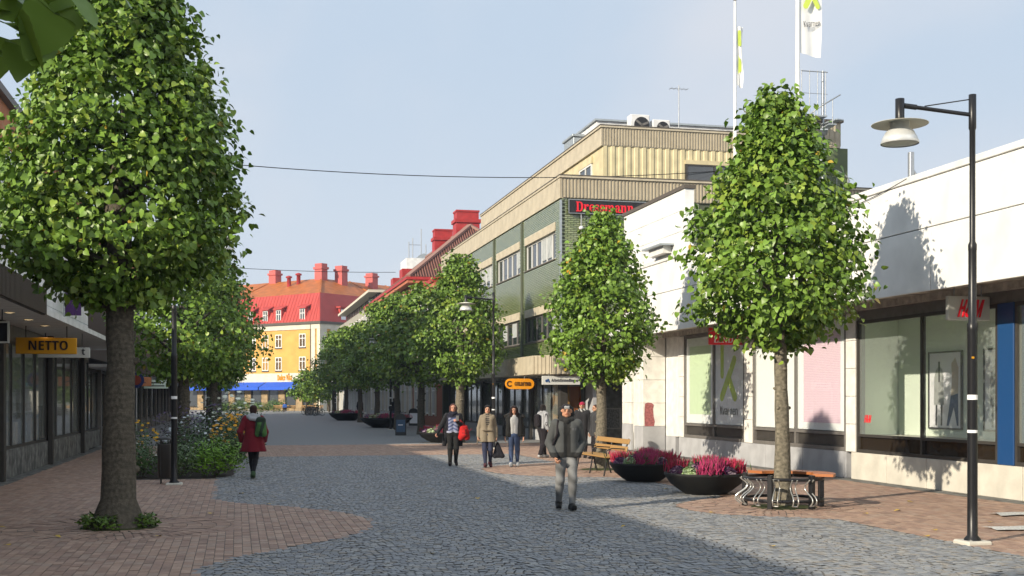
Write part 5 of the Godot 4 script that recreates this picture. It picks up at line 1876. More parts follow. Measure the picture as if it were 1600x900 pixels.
func plant_meshes() -> void:
	var g := G.new()
	g.smooth(1)
	for k in 4:
		var a0 := TAU * k / 4
		var a1 := TAU * (k + 1) / 4
		var b0 := Vector3(cos(a0), 0, sin(a0))
		var b1 := Vector3(cos(a1), 0, sin(a1))
		g.quad(b0 * 0.05, b1 * 0.05, b1 * 0.10 + Vector3(0, 0.5, 0), b0 * 0.10 + Vector3(0, 0.5, 0), b0 + b1)
		g.trio(b0 * 0.10 + Vector3(0, 0.5, 0), b1 * 0.10 + Vector3(0, 0.5, 0), Vector3(0, 1, 0), b0 + b1)
	spike_mesh = g.done(null)
	# a ruffled leaf, wavy at the rim
	g = G.new()
	g.smooth(1)
	for k in 8:
		var a0 := -1.5 + 3.0 * k / 8
		var a1 := -1.5 + 3.0 * (k + 1) / 8
		var p0 := Vector3(sin(a0) * 0.6, 0.25 + cos(a0) * 0.6, 0.12 * (k % 2))
		var p1 := Vector3(sin(a1) * 0.6, 0.25 + cos(a1) * 0.6, 0.12 * ((k + 1) % 2))
		g.trio(Vector3(0, 0, 0), p0, p1, Vector3(0, 0, 1))
	ruffle_mesh = g.done(null)
	g = G.new()
	g.smooth(1)
	g.quad(Vector3(-0.04, 0, 0), Vector3(0.04, 0, 0), Vector3(0.16, 0.5, 0.06), Vector3(-0.16, 0.5, 0.06), Vector3(0, 0, 1))
	g.trio(Vector3(-0.16, 0.5, 0.06), Vector3(0.16, 0.5, 0.06), Vector3(0, 1, -0.05), Vector3(0, 0, 1))
	blade_mesh = g.done(null)
	g = G.new()
	for k in 9:
		var a := TAU * k / 9
		var d := Vector3(cos(a), 0, sin(a))
		var s := Vector3(-sin(a), 0, cos(a))
		g.quad(d * 0.12 - s * 0.06, d * 0.12 + s * 0.06, d * 0.5 + s * 0.13 - Vector3(0, 0.05, 0), d * 0.5 - s * 0.13 - Vector3(0, 0.05, 0), Vector3.UP)
	for k in 6:
		var a0 := TAU * k / 6
		var a1 := TAU * (k + 1) / 6
		g.trio(Vector3(0, 0.1, 0), Vector3(cos(a0), 0, sin(a0)) * 0.16, Vector3(cos(a1), 0, sin(a1)) * 0.16, Vector3.UP)
	daisy_mesh = g.done(null)

func planter(label: String, at: Vector3, r: float, h: float, dens: float, sd: int, near: bool) -> void:
	var t := thing("planter_bowl", label, "planter", at, 0.0, "dark planter bowls with autumn flowers")
	part("bowl", bowl_mesh(r, h), t)
	var q := RandomNumberGenerator.new()
	q.seed = sd
	var g := G.new()
	g.lathe([Vector2(r * 0.92, h * 0.86), Vector2(r * 0.5, h * 0.95), Vector2(0.0, h)], 24)
	part("soil", g.done(M.soil), t)
	var kinds := ["heather", "heuchera", "heather", "kale", "heuchera", "heather", "heuchera", "kale", "heather", "heuchera", "heather", "heuchera", "kale", "heather"]
	for i in kinds.size():
		var an := TAU * i / 9.0 + 0.4 if i < 9 else TAU * (i - 9) / 5.0
		var rr := r * (0.70 if i < 9 else 0.30)
		if i == 13: rr = 0.02
		var c := Vector3(cos(an) * rr, h * 0.95 + (0.03 if i < 9 else 0.10), sin(an) * rr)
		var xf := []
		var cols := []
		if kinds[i] == "heather":
			var red := Color(0.42, 0.025, 0.07) if i % 4 < 2 else Color(0.36, 0.03, 0.11)
			for k in int(150 * dens):
				var p := c + Vector3(q.randfn(0, r * 0.13), -0.02, q.randfn(0, r * 0.13))
				var b := Basis(Vector3(1, 0, 0), q.randfn(0, 0.3)) * Basis(Vector3(0, 0, 1), q.randfn(0, 0.3))
				var hh := q.randf_range(0.17, 0.32)
				xf.append(Transform3D(b * Basis.from_scale(Vector3(0.10, hh, 0.10)), p))
				cols.append((red * q.randf_range(0.6, 1.3)) if q.randf() < 0.85 else Color(0.05, 0.09, 0.025))
			cloud_of(t, "heather", spike_mesh, M.petal, xf, cols)
		else:
			var base := Color(0.095, 0.03, 0.085)
			if kinds[i] == "kale": base = Color(0.34, 0.42, 0.24)
			for k in int(90 * dens):
				var d := Vector3(q.randfn(0, 1), absf(q.randfn(0.5, 0.7)), q.randfn(0, 1)).normalized()
				var nrm := (d + Vector3(0, 0.5, 0)).normalized()
				var up := (Vector3(q.randfn(0, 0.4), 0.3, q.randfn(0, 0.4)) + d).normalized()
				up = (up - nrm * up.dot(nrm)).normalized()
				var s := q.randf_range(0.07, 0.12)
				xf.append(Transform3D(Basis(up.cross(nrm), up, nrm) * Basis.from_scale(Vector3(s, s, s)), c + d * r * 0.13))
				var v := q.randf_range(0.6, 1.5)
				var cc := base * v
				if kinds[i] == "heuchera" and q.randf() < 0.22: cc = Color(0.30, 0.22, 0.26) * v
				if kinds[i] == "kale" and q.randf() < 0.3: cc = Color(0.16, 0.24, 0.08) * v
				cols.append(Color(cc.r, cc.g, cc.b))
			cloud_of(t, kinds[i], ruffle_mesh, M.petal, xf, cols)

func bench_thing(label: String, at: Vector3, turn: float, length: float, frames: int) -> Node3D:
	# seat faces -x, runs along z
	var t := thing("park_bench", label, "bench", at, turn, "wooden slatted benches")
	for k in frames:
		var z := -length * 0.5 + 0.12 + (length - 0.24) * k / float(frames - 1)
		var g := G.new()
		g.tube([Vector3(-0.27, 0, z), Vector3(-0.22, 0.25, z), Vector3(-0.2, 0.40, z)], [0.02, 0.02, 0.02], 6)
		g.tube([Vector3(0.27, 0, z), Vector3(0.2, 0.22, z), Vector3(0.2, 0.42, z), Vector3(0.26, 0.62, z), Vector3(0.34, 0.86, z)], [0.02, 0.02, 0.02, 0.02, 0.018], 6)
		g.bar(Vector3(-0.22, 0.40, z), Vector3(0.21, 0.40, z), 0.035, 0.035)
		g.tube([Vector3(-0.2, 0.40, z), Vector3(-0.21, 0.58, z), Vector3(-0.08, 0.64, z), Vector3(0.25, 0.62, z)], [0.014, 0.014, 0.014, 0.014], 6)
		part("frame", g.done(M.black_paint), t)
	for k in 4:
		var g := G.new()
		g.cbox(Vector3(-0.21 + k * 0.125, 0.438, 0), Vector3(0.11, 0.035, length), 0.008)
		part("seat_slat", g.done(M.wood_seat), t)
	for k in 2:
		var g := G.new()
		g.cbox(Vector3(0.255 + 0.055 * k, 0.62 + 0.17 * k, 0), Vector3(0.03, 0.12, length), 0.008, Basis(Vector3(0, 0, 1), -0.33))
		part("back_slat", g.done(M.wood_seat), t)
	return t

func ring_seat() -> void:
	var c := Vector3(RING.x, 0, RING.y)
	var t := thing("ring_seat", "black steel ring round a tree with wooden seats and bicycle holders", "bench", c)
	var R := 0.64
	for i in 5:
		var an: float = [0.15, 1.25, 2.35, 3.75, 5.1][i]
		var p := Vector3(cos(an), 0, sin(an)) * R
		var g := G.new()
		g.cbox(Vector3(p.x, 0.27, p.z), Vector3(0.085, 0.56, 0.085), 0.01, Basis(Vector3.UP, -an))
		part("post", g.done(M.black_paint), t)
	for y in [0.13, 0.48]:
		var g := G.new()
		var pts := []
		var rs := []
		for k in 37:
			var an := TAU * k / 36
			pts.append(Vector3(cos(an) * R, y, sin(an) * R))
			rs.append(0.028)
		g.tube(pts, rs, 8, false)
		part("ring_rail", g.done(M.black_paint), t)
	# wooden seat boards on the side of the shops
	for q in [[-1.9, -0.95], [-0.9, 0.05], [0.1, 0.8]]:
		var g := G.new(Transform3D(Basis(Vector3(1, 0, 0), Vector3(0, 0, 1), Vector3(0, 1, 0)), Vector3(0, 0.515, 0)))
		var poly := PackedVector2Array()
		for k in 7:
			var an := lerpf(q[0], q[1], k / 6.0)
			poly.append(Vector2(cos(an), sin(an)) * (R + 0.20))
		for k in 7:
			var an := lerpf(q[1], q[0], k / 6.0)
			poly.append(Vector2(cos(an), sin(an)) * (R - 0.14))
		g.prism(poly, 0.0, 0.045)
		part("seat_board", g.done(M.wood_red), t)
	# wavy steel bicycle holders on the street side
	for i in 7:
		var an := 1.35 + i * 0.42
		var d := Vector3(cos(an), 0, sin(an))
		var s := Vector3(-sin(an), 0, cos(an))
		var g := G.new()
		for e in [-0.04, 0.04]:
			var pts := []
			var rs := []
			for k in 15:
				var y := 0.06 + 0.42 * k / 14.0
				pts.append(d * (R + 0.05 + 0.10 * sin(k / 14.0 * PI * 2.0 + 0.3) * (1.0 if k < 13 else 0.6)) + s * e + Vector3(0, y, 0))
				rs.append(0.011)
			g.tube(pts, rs, 6)
		g.pipe(d * (R + 0.08) + s * -0.04 + Vector3(0, 0.06, 0), d * (R + 0.08) + s * 0.04 + Vector3(0, 0.06, 0), 0.011, 6)
		part("bicycle_holder", g.done(M.bare_steel), t)

func bicycle(label: String, at: Vector3, turn: float) -> Node3D:
	var t := thing("bicycle", label, "bicycle", at, turn, "bicycles parked by the far trees")
	for s in [-0.52, 0.52]:
		var g := G.new()
		var pts := []
		var rs := []
		for k in 21:
			pts.append(Vector3(s + cos(TAU * k / 20) * 0.33, 0.35 + sin(TAU * k / 20) * 0.33, 0))
			rs.append(0.022)
		g.tube(pts, rs, 6, false)
		for k in 8:
			g.pipe(Vector3(s, 0.35, 0), Vector3(s + cos(TAU * k / 8) * 0.32, 0.35 + sin(TAU * k / 8) * 0.32, 0), 0.006, 4)
		part("wheel", g.done(M.black_paint), t)
	var g := G.new()
	for q in [[Vector3(-0.52, 0.35, 0), Vector3(-0.12, 0.32, 0)], [Vector3(-0.12, 0.32, 0), Vector3(-0.22, 0.82, 0)], [Vector3(-0.12, 0.32, 0), Vector3(0.36, 0.8, 0)], [Vector3(-0.2, 0.75, 0), Vector3(0.36, 0.84, 0)], [Vector3(-0.52, 0.35, 0), Vector3(-0.2, 0.75, 0)], [Vector3(0.52, 0.35, 0), Vector3(0.34, 0.98, 0)]]:
		g.pipe(q[0], q[1], 0.02, 6)
	part("frame", g.done(M.frame_grey), t)
	g = G.new()
	g.tube([Vector3(0.34, 0.98, 0), Vector3(0.3, 1.04, 0.0)], [0.015, 0.015], 5)
	g.pipe(Vector3(0.27, 1.04, -0.28), Vector3(0.27, 1.04, 0.28), 0.014, 5)
	part("handlebar", g.done(M.black_paint), t)
	g = G.new()
	g.cbox(Vector3(-0.24, 0.86, 0), Vector3(0.25, 0.06, 0.14), 0.02)
	part("saddle", g.done(M.black_paint), t)
	return t

func a_board(n: String, label: String, at: Vector3, turn: float, h: float, w: float, face: Material) -> void:
	var t := thing(n, label, "street sign", at, turn)
	for s in [1.0, -1.0]:
		var g := G.new(Transform3D(Basis(Vector3(1, 0, 0), -0.16 * s), Vector3(0, 0, 0.2 * s)))
		var poly := PackedVector2Array([Vector2(-w * 0.5, 0), Vector2(w * 0.5, 0), Vector2(w * 0.5, h * 0.8)])
		for k in 9:
			poly.append(Vector2(cos(PI * k / 8) * w * 0.5, h * 0.8 + sin(PI * k / 8) * h * 0.2))
		g.prism(poly, -0.02, 0.02)
		part("panel", g.done(M.black_paint), t)
		g = G.new(Transform3D(Basis(Vector3(1, 0, 0), -0.16 * s), Vector3(0, 0, 0.2 * s)))
		g.span(Vector3(-w * 0.4, 0.16, 0.02 * s), Vector3(w * 0.4, h * 0.72, 0.028 * s))
		part("poster", g.done(face), t)
		g = G.new(Transform3D(Basis(Vector3(1, 0, 0), -0.16 * s), Vector3(0, 0, 0.2 * s)))
		g.span(Vector3(-w * 0.25, h * 0.46, 0.029 * s), Vector3(w * 0.2, h * 0.5, 0.032 * s))
		part("print", g.done(M.letter_white), t)

func furniture() -> void:
	plant_meshes()
	var l := lamp_proto("tall black street lamp standing before the H&M display window", Vector3(8.88, 0, -13.0), 0.0)
	var g := G.new()
	for q in [[1.78, 0.06], [1.37, 0.035]]:
		g.lathe([Vector2(0.0635, q[0]), Vector2(0.0635, q[0] + q[1])], 16)
	part("tape_band", g.done(M.letter_white), l)
	g = G.new()
	g.box(Vector3(-0.03, 2.3, 0.055), Vector3(0.03, 0.025, 0.01))
	part("sticker", g.done(M.netto_yellow), l)
	copy(l, Vector3(8.9, 0, -41.2), 0.0, "black street lamp standing before the green brick building's corner")
	copy(l, Vector3(8.5, 0, -67.0), 0.0, "black street lamp standing beside the blue A-board's trees")
	copy(l, Vector3(8.7, 0, -108.0), 0.0, "farthest black street lamp among the sunny row's last trees")
	copy(l, Vector3(-1.27, 0, -25.6), PI, "black street lamp standing at the front of the flower bed")
	planter("dark planter bowl with red heather next to the ring seat", Vector3(8.6, 0, -20.9), 0.78, 0.40, 1.6, 61, true)
	planter("dark planter bowl with red heather at the end of the bench", Vector3(8.6, 0, -24.4), 0.74, 0.40, 1.6, 62, true)
	planter("dark planter bowl with red and white flowers behind the woman with the phone", Vector3(8.2, 0, -47.6), 1.05, 0.42, 0.7, 63, false)
	planter("dark planter bowl with dull red flowers between two shaded tree trunks", Vector3(8.9, 0, -72.4), 1.6, 0.6, 0.5, 64, false)
	planter("farthest dark planter bowl, low and wide, near the parked bicycles", Vector3(8.6, 0, -96.0), 1.4, 0.6, 0.4, 65, false)
	bench_thing("honey-coloured wooden bench in front of the cone-shaped tree", Vector3(8.5, 0, -27.2), 0.0, 2.5, 3)
	bench_thing("shaded wooden bench near the farthest dark planter bowl", Vector3(8.7, 0, -103.0), 0.0, 2.4, 3)
	bench_thing("sunny wooden bench on the square before the yellow house", Vector3(6.0, 0, -157.2), PI / 2 - 0.3, 3.0, 3)
	bench_thing("second sunny bench on the square beside the standing person", Vector3(9.6, 0, -157.6), PI / 2 - 0.3, 3.0, 3)
	ring_seat()
	# litter bin beside the lamp in the bed
	var t := thing("litter_bin", "dark litter bin standing between flower bed and lamp post", "litter bin", Vector3(-1.49, 0, -25.95))
	g = G.new()
	g.lathe([Vector2(0.0, 0.12), Vector2(0.13, 0.12), Vector2(0.14, 0.82), Vector2(0.14, 0.84), Vector2(0.125, 0.84), Vector2(0.12, 0.2), Vector2(0, 0.2)], 20)
	part("drum", g.done(M.frame_dark), t)
	g = G.new()
	g.lathe([Vector2(0.16, 0.92), Vector2(0.155, 0.95), Vector2(0.0, 1.0)], 20)
	part("hood", g.done(M.frame_dark), t)
	g = G.new()
	for k in 3: g.pipe(Vector3(cos(k * 2.1) * 0.13, 0, sin(k * 2.1) * 0.13), Vector3(cos(k * 2.1) * 0.13, 0.93, sin(k * 2.1) * 0.13), 0.012, 6)
	part("leg", g.done(M.frame_dark), t)
	a_board("pavement_sign", "black A-board with blue poster standing on the shaded pavement", Vector3(7.74, 0, -57.1), -0.15, 1.05, 0.52, M.poster_blue)
	a_board("pavement_sign", "black framed A-board with white poster outside the brick house", Vector3(11.2, 0, -76.5), -0.15, 1.15, 0.62, M.board_grey)
	var bk := bicycle("black bicycle parked under the far trees of the sunny row", Vector3(8.0, 0, -120.0), 0.7)
	for k in 9:
		copy(bk, Vector3(7.4 + 0.35 * (k % 3), 0, -121.6 - 1.5 * k), 0.6 + 0.12 * (k % 4))
	copy(bk, Vector3(8.6, 0, -63.6), 1.2, "black bicycle leaning by the second lamp's tree trunks")
	flags()
	wires()

func flag_cloth(w: float, h: float, m: Material, fold: float, cut0: float, cut1: float) -> ArrayMesh:
	# hanging cloth rippling away from its pole; rows between cut0 and cut1 of its height
	var g := G.new()
	g.smooth(1)
	for i in 10:
		for j in range(int(cut0 * 24), int(cut1 * 24)):
			var q := []
			for e in [[0, 0], [1, 0], [1, 1], [0, 1]]:
				var a: float = (i + e[0]) / 10.0
				var b: float = (j + e[1]) / 24.0
				q.append(Vector3(w * a * (1.0 - 0.25 * fold * (1.0 - b)), h * b - 0.10 * a * (1.0 - b), 0.10 * fold * a * sin(a * 7.0 + b * 5.0) + 0.03 * sin(b * 9.0) * a))
			g.quad(q[0], q[1], q[2], q[3], Vector3(0, 0, 1))
	return g.done(m)

func flags() -> void:
	# on the roof of the white building
	var info := [[15.8, -35.9, 14.7, 0.07, 0.14, "white flagpole with silver ball and narrow green-white flag on the shop roof"], [13.6, -27.1, 15.6, 0.065, 0.62, "white flagpole with white banner reading Kvarnen on the shop roof"]]
	for i in 2:
		var q = info[i]
		var t := thing("flagpole", q[5], "flagpole", Vector3(q[0], 5.5, q[1]), 0.0, "flagpoles on the white building's roof")
		var top: float = q[2] - 5.5
		var g := G.new()
		g.lathe([Vector2(q[3], 0), Vector2(q[3] * 0.6, top), Vector2(0, top + 0.02)], 12)
		part("pole", g.done(M.white_paint), t)
		g = G.new()
		g.lathe([Vector2(0.0, top + 0.02), Vector2(0.07, top + 0.06), Vector2(0.10, top + 0.13), Vector2(0.07, top + 0.2), Vector2(0, top + 0.23)], 12)
		part("ball", g.done(M.bare_steel), t)
		var fl := thing("flag", "narrow green-white flag seen edge-on against the sky" if i == 0 else "white banner with green logo and Kvarnen lettering on its pole", "flag", Vector3(q[0] + 0.06, q[2] - (2.7 if i == 0 else 5.2), q[1]))
		if i == 0:
			part("cloth", flag_cloth(0.22, 1.9, M.flag_white, 0.8, 0.0, 1.0), fl)
			g = G.new()
			g.prism(stadium(Vector2(0.08, 1.3), Vector2(0.07, 1.72), 0.055), 0.05, 0.056)
			g.prism(PackedVector2Array([Vector2(0.03, 0.35), Vector2(0.14, 0.45), Vector2(0.13, 0.75), Vector2(0.04, 0.95)]), 0.05, 0.056)
			part("logo", g.done(M.flag_green), fl)
		else:
			part("cloth", flag_cloth(0.62, 4.3, M.flag_white, 0.5, 0.0, 1.0), fl)
			g = G.new(Transform3D(Basis(Vector3.UP, 0.0), Vector3(0, 0, 0.085)))
			g.prism(stadium(Vector2(0.12, 1.15), Vector2(0.42, 1.75), 0.07), 0.0, 0.006)
			g.prism(stadium(Vector2(0.44, 1.15), Vector2(0.30, 1.42), 0.06), 0.0, 0.007)
			g.prism(stadium(Vector2(0.12, 1.75), Vector2(0.12, 2.4), 0.06), 0.0, 0.006)
			part("logo", g.done(M.flag_green), fl)
			put_word(fl, "Kvarnen", M.ink, 0.44, 0.15, Transform3D(Basis(Vector3(0, 0, 1), 0.14), fl.position + Vector3(0.28, 0.72, 0.09)), "Droid Sans", false, 0.006)
	# steel mast with raking stay on the roof
	var m := thing("roof_mast", "square steel mast with raking stay on the white roof", "mast", Vector3(14.95, 5.5, -24.2))
	var g := G.new()
	g.cbox(Vector3(0, 0.95, 0), Vector3(0.11, 1.9, 0.11), 0.01)
	part("post", g.done(M.galv), m)
	g = G.new()
	g.pipe(Vector3(0, 1.55, 0), Vector3(0.95, 0.0, 0.3), 0.035, 8)
	part("stay", g.done(M.galv), m)
	g = G.new()
	g.pipe(Vector3(0.3, 0, -0.3), Vector3(0.3, 0.85, -0.3), 0.015, 6)
	g.pipe(Vector3(0.75, 0, -0.3), Vector3(0.75, 0.85, -0.3), 0.015, 6)
	g.pipe(Vector3(0.28, 0.85, -0.3), Vector3(0.85, 0.85, -0.3), 0.015, 6)
	part("rail", g.done(M.galv), m)

func wire(n: String, label: String, a: Vector3, b: Vector3, sag: float, r: float) -> void:
	var g := G.new()
	var pts := []
	var rs := []
	for k in 25:
		var t := k / 24.0
		pts.append(a.lerp(b, t) - Vector3(0, sag * 4.0 * t * (1.0 - t), 0))
		rs.append(r)
	g.tube(pts, rs, 5)
	solo(n, g.done(M.black_sign), label, "wire")

func wires() -> void:
	wire("span_wire", "thin dark wire strung across the street to the office building", Vector3(-9.0, 10.35, -41.0), Vector3(19.3, 11.2, -45.9), 0.75, 0.016)
	wire("span_wire", "thin dark wire strung across the street before the brick house", Vector3(-9.0, 11.55, -86.0), Vector3(11.8, 11.4, -90.0), 0.3, 0.02)
	wire("cable", "slack black cable along the top of the white fascia", Vector3(12.02, 5.62, -22.6), Vector3(12.02, 5.84, -19.6), 0.06, 0.008)

# ---------------------------------------------------------------- planting
func shrub(n: String, label: String, at: Vector3, w: float, h: float, col: Color, count: int, size: float, flower: Color, flowers: int, fsize: float, sd: int, group: String) -> void:
	var r := RandomNumberGenerator.new()
	r.seed = sd
	var t := thing(n, label, "plant", at, 0.0, group)
	var g := G.new()
	for k in 7:
		var an := TAU * k / 7
		g.tube([Vector3(cos(an) * 0.04, 0, sin(an) * 0.04), Vector3(cos(an) * w * 0.25, h * 0.6, sin(an) * w * 0.25)], [0.012, 0.006], 5)
	part("stem", g.done(M.bark_shaded), t)
	var xf := []
	var cols := []
	for k in count:
		var d := Vector3(r.randfn(0, 1), r.randfn(0.2, 1), r.randfn(0, 1)).normalized()
		var p := Vector3(0, h * 0.48, 0) + d * Vector3(w * 0.5, h * 0.5, w * 0.5) * pow(r.randf(), 0.4) * (1.0 + 0.2 * sin(d.x * 5 + sd) * sin(d.z * 4))
		p.y = maxf(p.y, 0.02)
		var nrm := (d + Vector3(r.randfn(0, 0.5), 0.5, r.randfn(0, 0.5))).normalized()
		var up := (d + Vector3(r.randfn(0, 0.5), 0.5, r.randfn(0, 0.5)))
		up = (up - nrm * up.dot(nrm)).normalized()
		var s := size * r.randf_range(0.6, 1.3)
		xf.append(Transform3D(Basis(up.cross(nrm), up, nrm) * Basis.from_scale(Vector3(s, s, s)), p))
		var v := r.randf_range(0.6, 1.35)
		cols.append(Color(col.r * v, col.g * v, col.b * v))
	cloud_of(t, "foliage", blade_mesh, M.leaf, xf, cols).set_meta("kind", "stuff")
	xf = []
	cols = []
	for k in flowers:
		var d := Vector3(r.randfn(0, 1), absf(r.randfn(0.7, 0.5)), r.randfn(0, 1)).normalized()
		var p := Vector3(0, h * 0.5, 0) + d * Vector3(w * 0.5, h * 0.56, w * 0.5)
		var s := fsize * r.randf_range(0.7, 1.2)
		xf.append(Transform3D(Basis(Vector3(1, 0, 0), r.randf_range(0.1, 0.9)) * Basis(Vector3(0, 1, 0), r.randf() * 6.0) * Basis.from_scale(Vector3(s, s, s)), p))
		var v := r.randf_range(0.7, 1.1)
		cols.append(Color(flower.r * v, flower.g * v, flower.b * v))
	if flowers: cloud_of(t, "flower", daisy_mesh, M.petal, xf, cols)

func flower_bed() -> void:
	var g := G.new()
	g.smooth(1)
	var n := 16
	for i in n:
		for j in 24:
			var q := []
			for e in [[0, 0], [1, 0], [1, 1], [0, 1]]:
				var a: float = (i + e[0]) / float(n)
				var b: float = (j + e[1]) / 24.0
				var edge: float = minf(minf(a, 1.0 - a) * 4.0, minf(b, 1.0 - b) * 8.0)
				q.append(Vector3(lerpf(-2.45, 0.05, a), -0.02 + 0.10 * clampf(edge, 0, 1) + 0.02 * cover_noise.get_noise_2d(a * 20, b * 40), lerpf(-27.3, -45.0, b)))
			g.quad(q[0], q[1], q[2], q[3], Vector3.UP)
	struct("soil_bed", g.done(M.soil)).set_meta("label", "dark soil of the long flower bed")
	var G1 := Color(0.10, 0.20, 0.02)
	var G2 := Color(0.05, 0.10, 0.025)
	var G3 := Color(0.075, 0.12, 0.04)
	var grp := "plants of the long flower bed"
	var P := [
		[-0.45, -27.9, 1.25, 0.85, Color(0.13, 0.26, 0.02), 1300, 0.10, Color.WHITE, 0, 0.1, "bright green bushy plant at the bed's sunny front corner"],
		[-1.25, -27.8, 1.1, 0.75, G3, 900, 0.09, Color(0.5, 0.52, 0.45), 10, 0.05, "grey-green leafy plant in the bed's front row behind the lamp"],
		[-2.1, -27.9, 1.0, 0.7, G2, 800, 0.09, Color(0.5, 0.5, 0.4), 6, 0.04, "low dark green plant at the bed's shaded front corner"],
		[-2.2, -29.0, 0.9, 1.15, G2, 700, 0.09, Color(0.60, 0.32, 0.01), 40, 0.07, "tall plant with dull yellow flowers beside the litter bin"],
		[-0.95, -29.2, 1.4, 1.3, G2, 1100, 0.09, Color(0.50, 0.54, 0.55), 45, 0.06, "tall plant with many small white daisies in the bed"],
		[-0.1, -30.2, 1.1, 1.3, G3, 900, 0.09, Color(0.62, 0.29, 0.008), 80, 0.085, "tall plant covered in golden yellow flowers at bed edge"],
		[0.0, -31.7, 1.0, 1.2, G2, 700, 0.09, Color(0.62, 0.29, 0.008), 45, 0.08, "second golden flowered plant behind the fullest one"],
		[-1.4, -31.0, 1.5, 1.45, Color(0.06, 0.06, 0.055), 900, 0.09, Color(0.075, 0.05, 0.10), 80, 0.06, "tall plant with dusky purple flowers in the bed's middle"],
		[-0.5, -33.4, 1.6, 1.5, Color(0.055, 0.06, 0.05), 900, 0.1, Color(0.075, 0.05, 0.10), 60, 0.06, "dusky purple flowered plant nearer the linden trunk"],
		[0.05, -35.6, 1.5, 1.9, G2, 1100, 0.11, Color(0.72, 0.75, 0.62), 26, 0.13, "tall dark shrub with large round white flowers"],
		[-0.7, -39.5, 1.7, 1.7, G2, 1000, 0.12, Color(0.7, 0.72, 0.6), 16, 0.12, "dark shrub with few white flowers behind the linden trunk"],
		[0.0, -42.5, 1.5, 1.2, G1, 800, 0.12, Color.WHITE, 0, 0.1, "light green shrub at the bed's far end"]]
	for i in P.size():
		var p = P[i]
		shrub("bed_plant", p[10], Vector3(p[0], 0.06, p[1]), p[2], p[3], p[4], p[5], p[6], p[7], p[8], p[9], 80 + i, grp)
	# weeds at the foot of the big linden
	for i in 3:
		var an: float = [0.5, 1.9, 2.6][i]
		shrub("weed_tuft", ["weed tuft on the sunny flank of the big linden's foot", "weed tuft on the front of the big linden's foot", "small weed tuft on the shaded flank of the big linden's foot"][i], Vector3(LTREE.x + cos(an) * 0.42, 0.0, LTREE.y + sin(an) * 0.42), 0.34, 0.2, Color(0.08, 0.14, 0.02), 160, 0.09, Color.WHITE, 0, 0.1, 110 + i, "weeds round the linden's foot")
	# clipped hedges on the square
	for i in 4:
		shrub("round_shrub", ["round green shrub before the yellow house's awning", "wide clipped shrub before the yellow house's piers", "low clipped shrub at the square's shaded end", "pale green shrub beside the sunny bench"][i], Vector3(-1.5 + i * 2.2, 0, -157.5 - (i % 2) * 2.0), 2.9, 1.3 + 0.4 * (i % 2), Color(0.10, 0.17, 0.04), 700, 0.28, Color.WHITE, 0, 0.1, 120 + i, "shrubs on the far square")

func small_things() -> void:
	# fallen leaves: places on the paving
	var r := RandomNumberGenerator.new()
	r.seed = 77
	var lm := mat("fallen_leaf", 0.50, 0.33, 0.05, 0.7)
	var spots := [[10.3, -17.0], [9.5, -16.6], [11.3, -18.4], [9.2, -14.3], [8.7, -13.7], [10.6, -15.1], [9.9, -19.7], [8.2, -22.0], [-1.0, -16.0], [-2.3, -16.3], [-0.4, -18.9], [0.5, -20.4], [-3.2, -17.6], [-2.7, -15.4], [4.2, -20.8], [5.3, -15.8], [2.2, -13.5], [0.1, -22.8], [7.2, -17.3], [6.3, -13.2]]
	for i in spots.size():
		var zn := zone(spots[i][0], spots[i][1])
		var o := solo("fallen_leaf", leaf_mesh, ["dry yellow leaf lying on the grey setts", "dry yellow leaf lying on the shaded bricks by the big linden", "dry yellow leaf lying on the sunny bricks before the shops"][zn], "leaf", "fallen leaves on the paving", Vector3(spots[i][0], 0.012, spots[i][1]))
		o.material_override = lm
		o.basis = Basis(Vector3.UP, r.randf() * TAU) * Basis(Vector3(1, 0, 0), -PI / 2 + r.randf_range(-0.15, 0.15)) * Basis.from_scale(Vector3.ONE * r.randf_range(0.07, 0.1))
	# flattened cardboard and papers by the facade
	for i in 3:
		var t := Vector3([10.55, 10.9, 11.6][i], 0.008, [-14.3, -14.0, -16.0][i])
		var g := G.new()
		g.smooth(1)
		for a in 6:
			for b in 3:
				var q := []
				for e in [[0, 0], [1, 0], [1, 1], [0, 1]]:
					var u: float = (a + e[0]) / 6.0
					var v: float = (b + e[1]) / 3.0
					q.append(Vector3((u - 0.5) * [1.0, 0.8, 0.6][i] + 0.06 * sin(v * 5), 0.012 + 0.02 * absf(sin(u * 9.0 + i) * sin(v * 3.0)), (v - 0.5) * 0.42 + 0.05 * sin(u * 4 + i)))
				g.quad(q[0], q[1], q[2], q[3], Vector3.UP)
		solo("waste_paper", g.done(M.paper), ["crumpled white paper sheet on the sunny bricks beside the lamp", "second crumpled paper sheet overlapping the lamp-side one", "small crumpled paper lying nearer the shop plinth"][i], "paper", "", t)
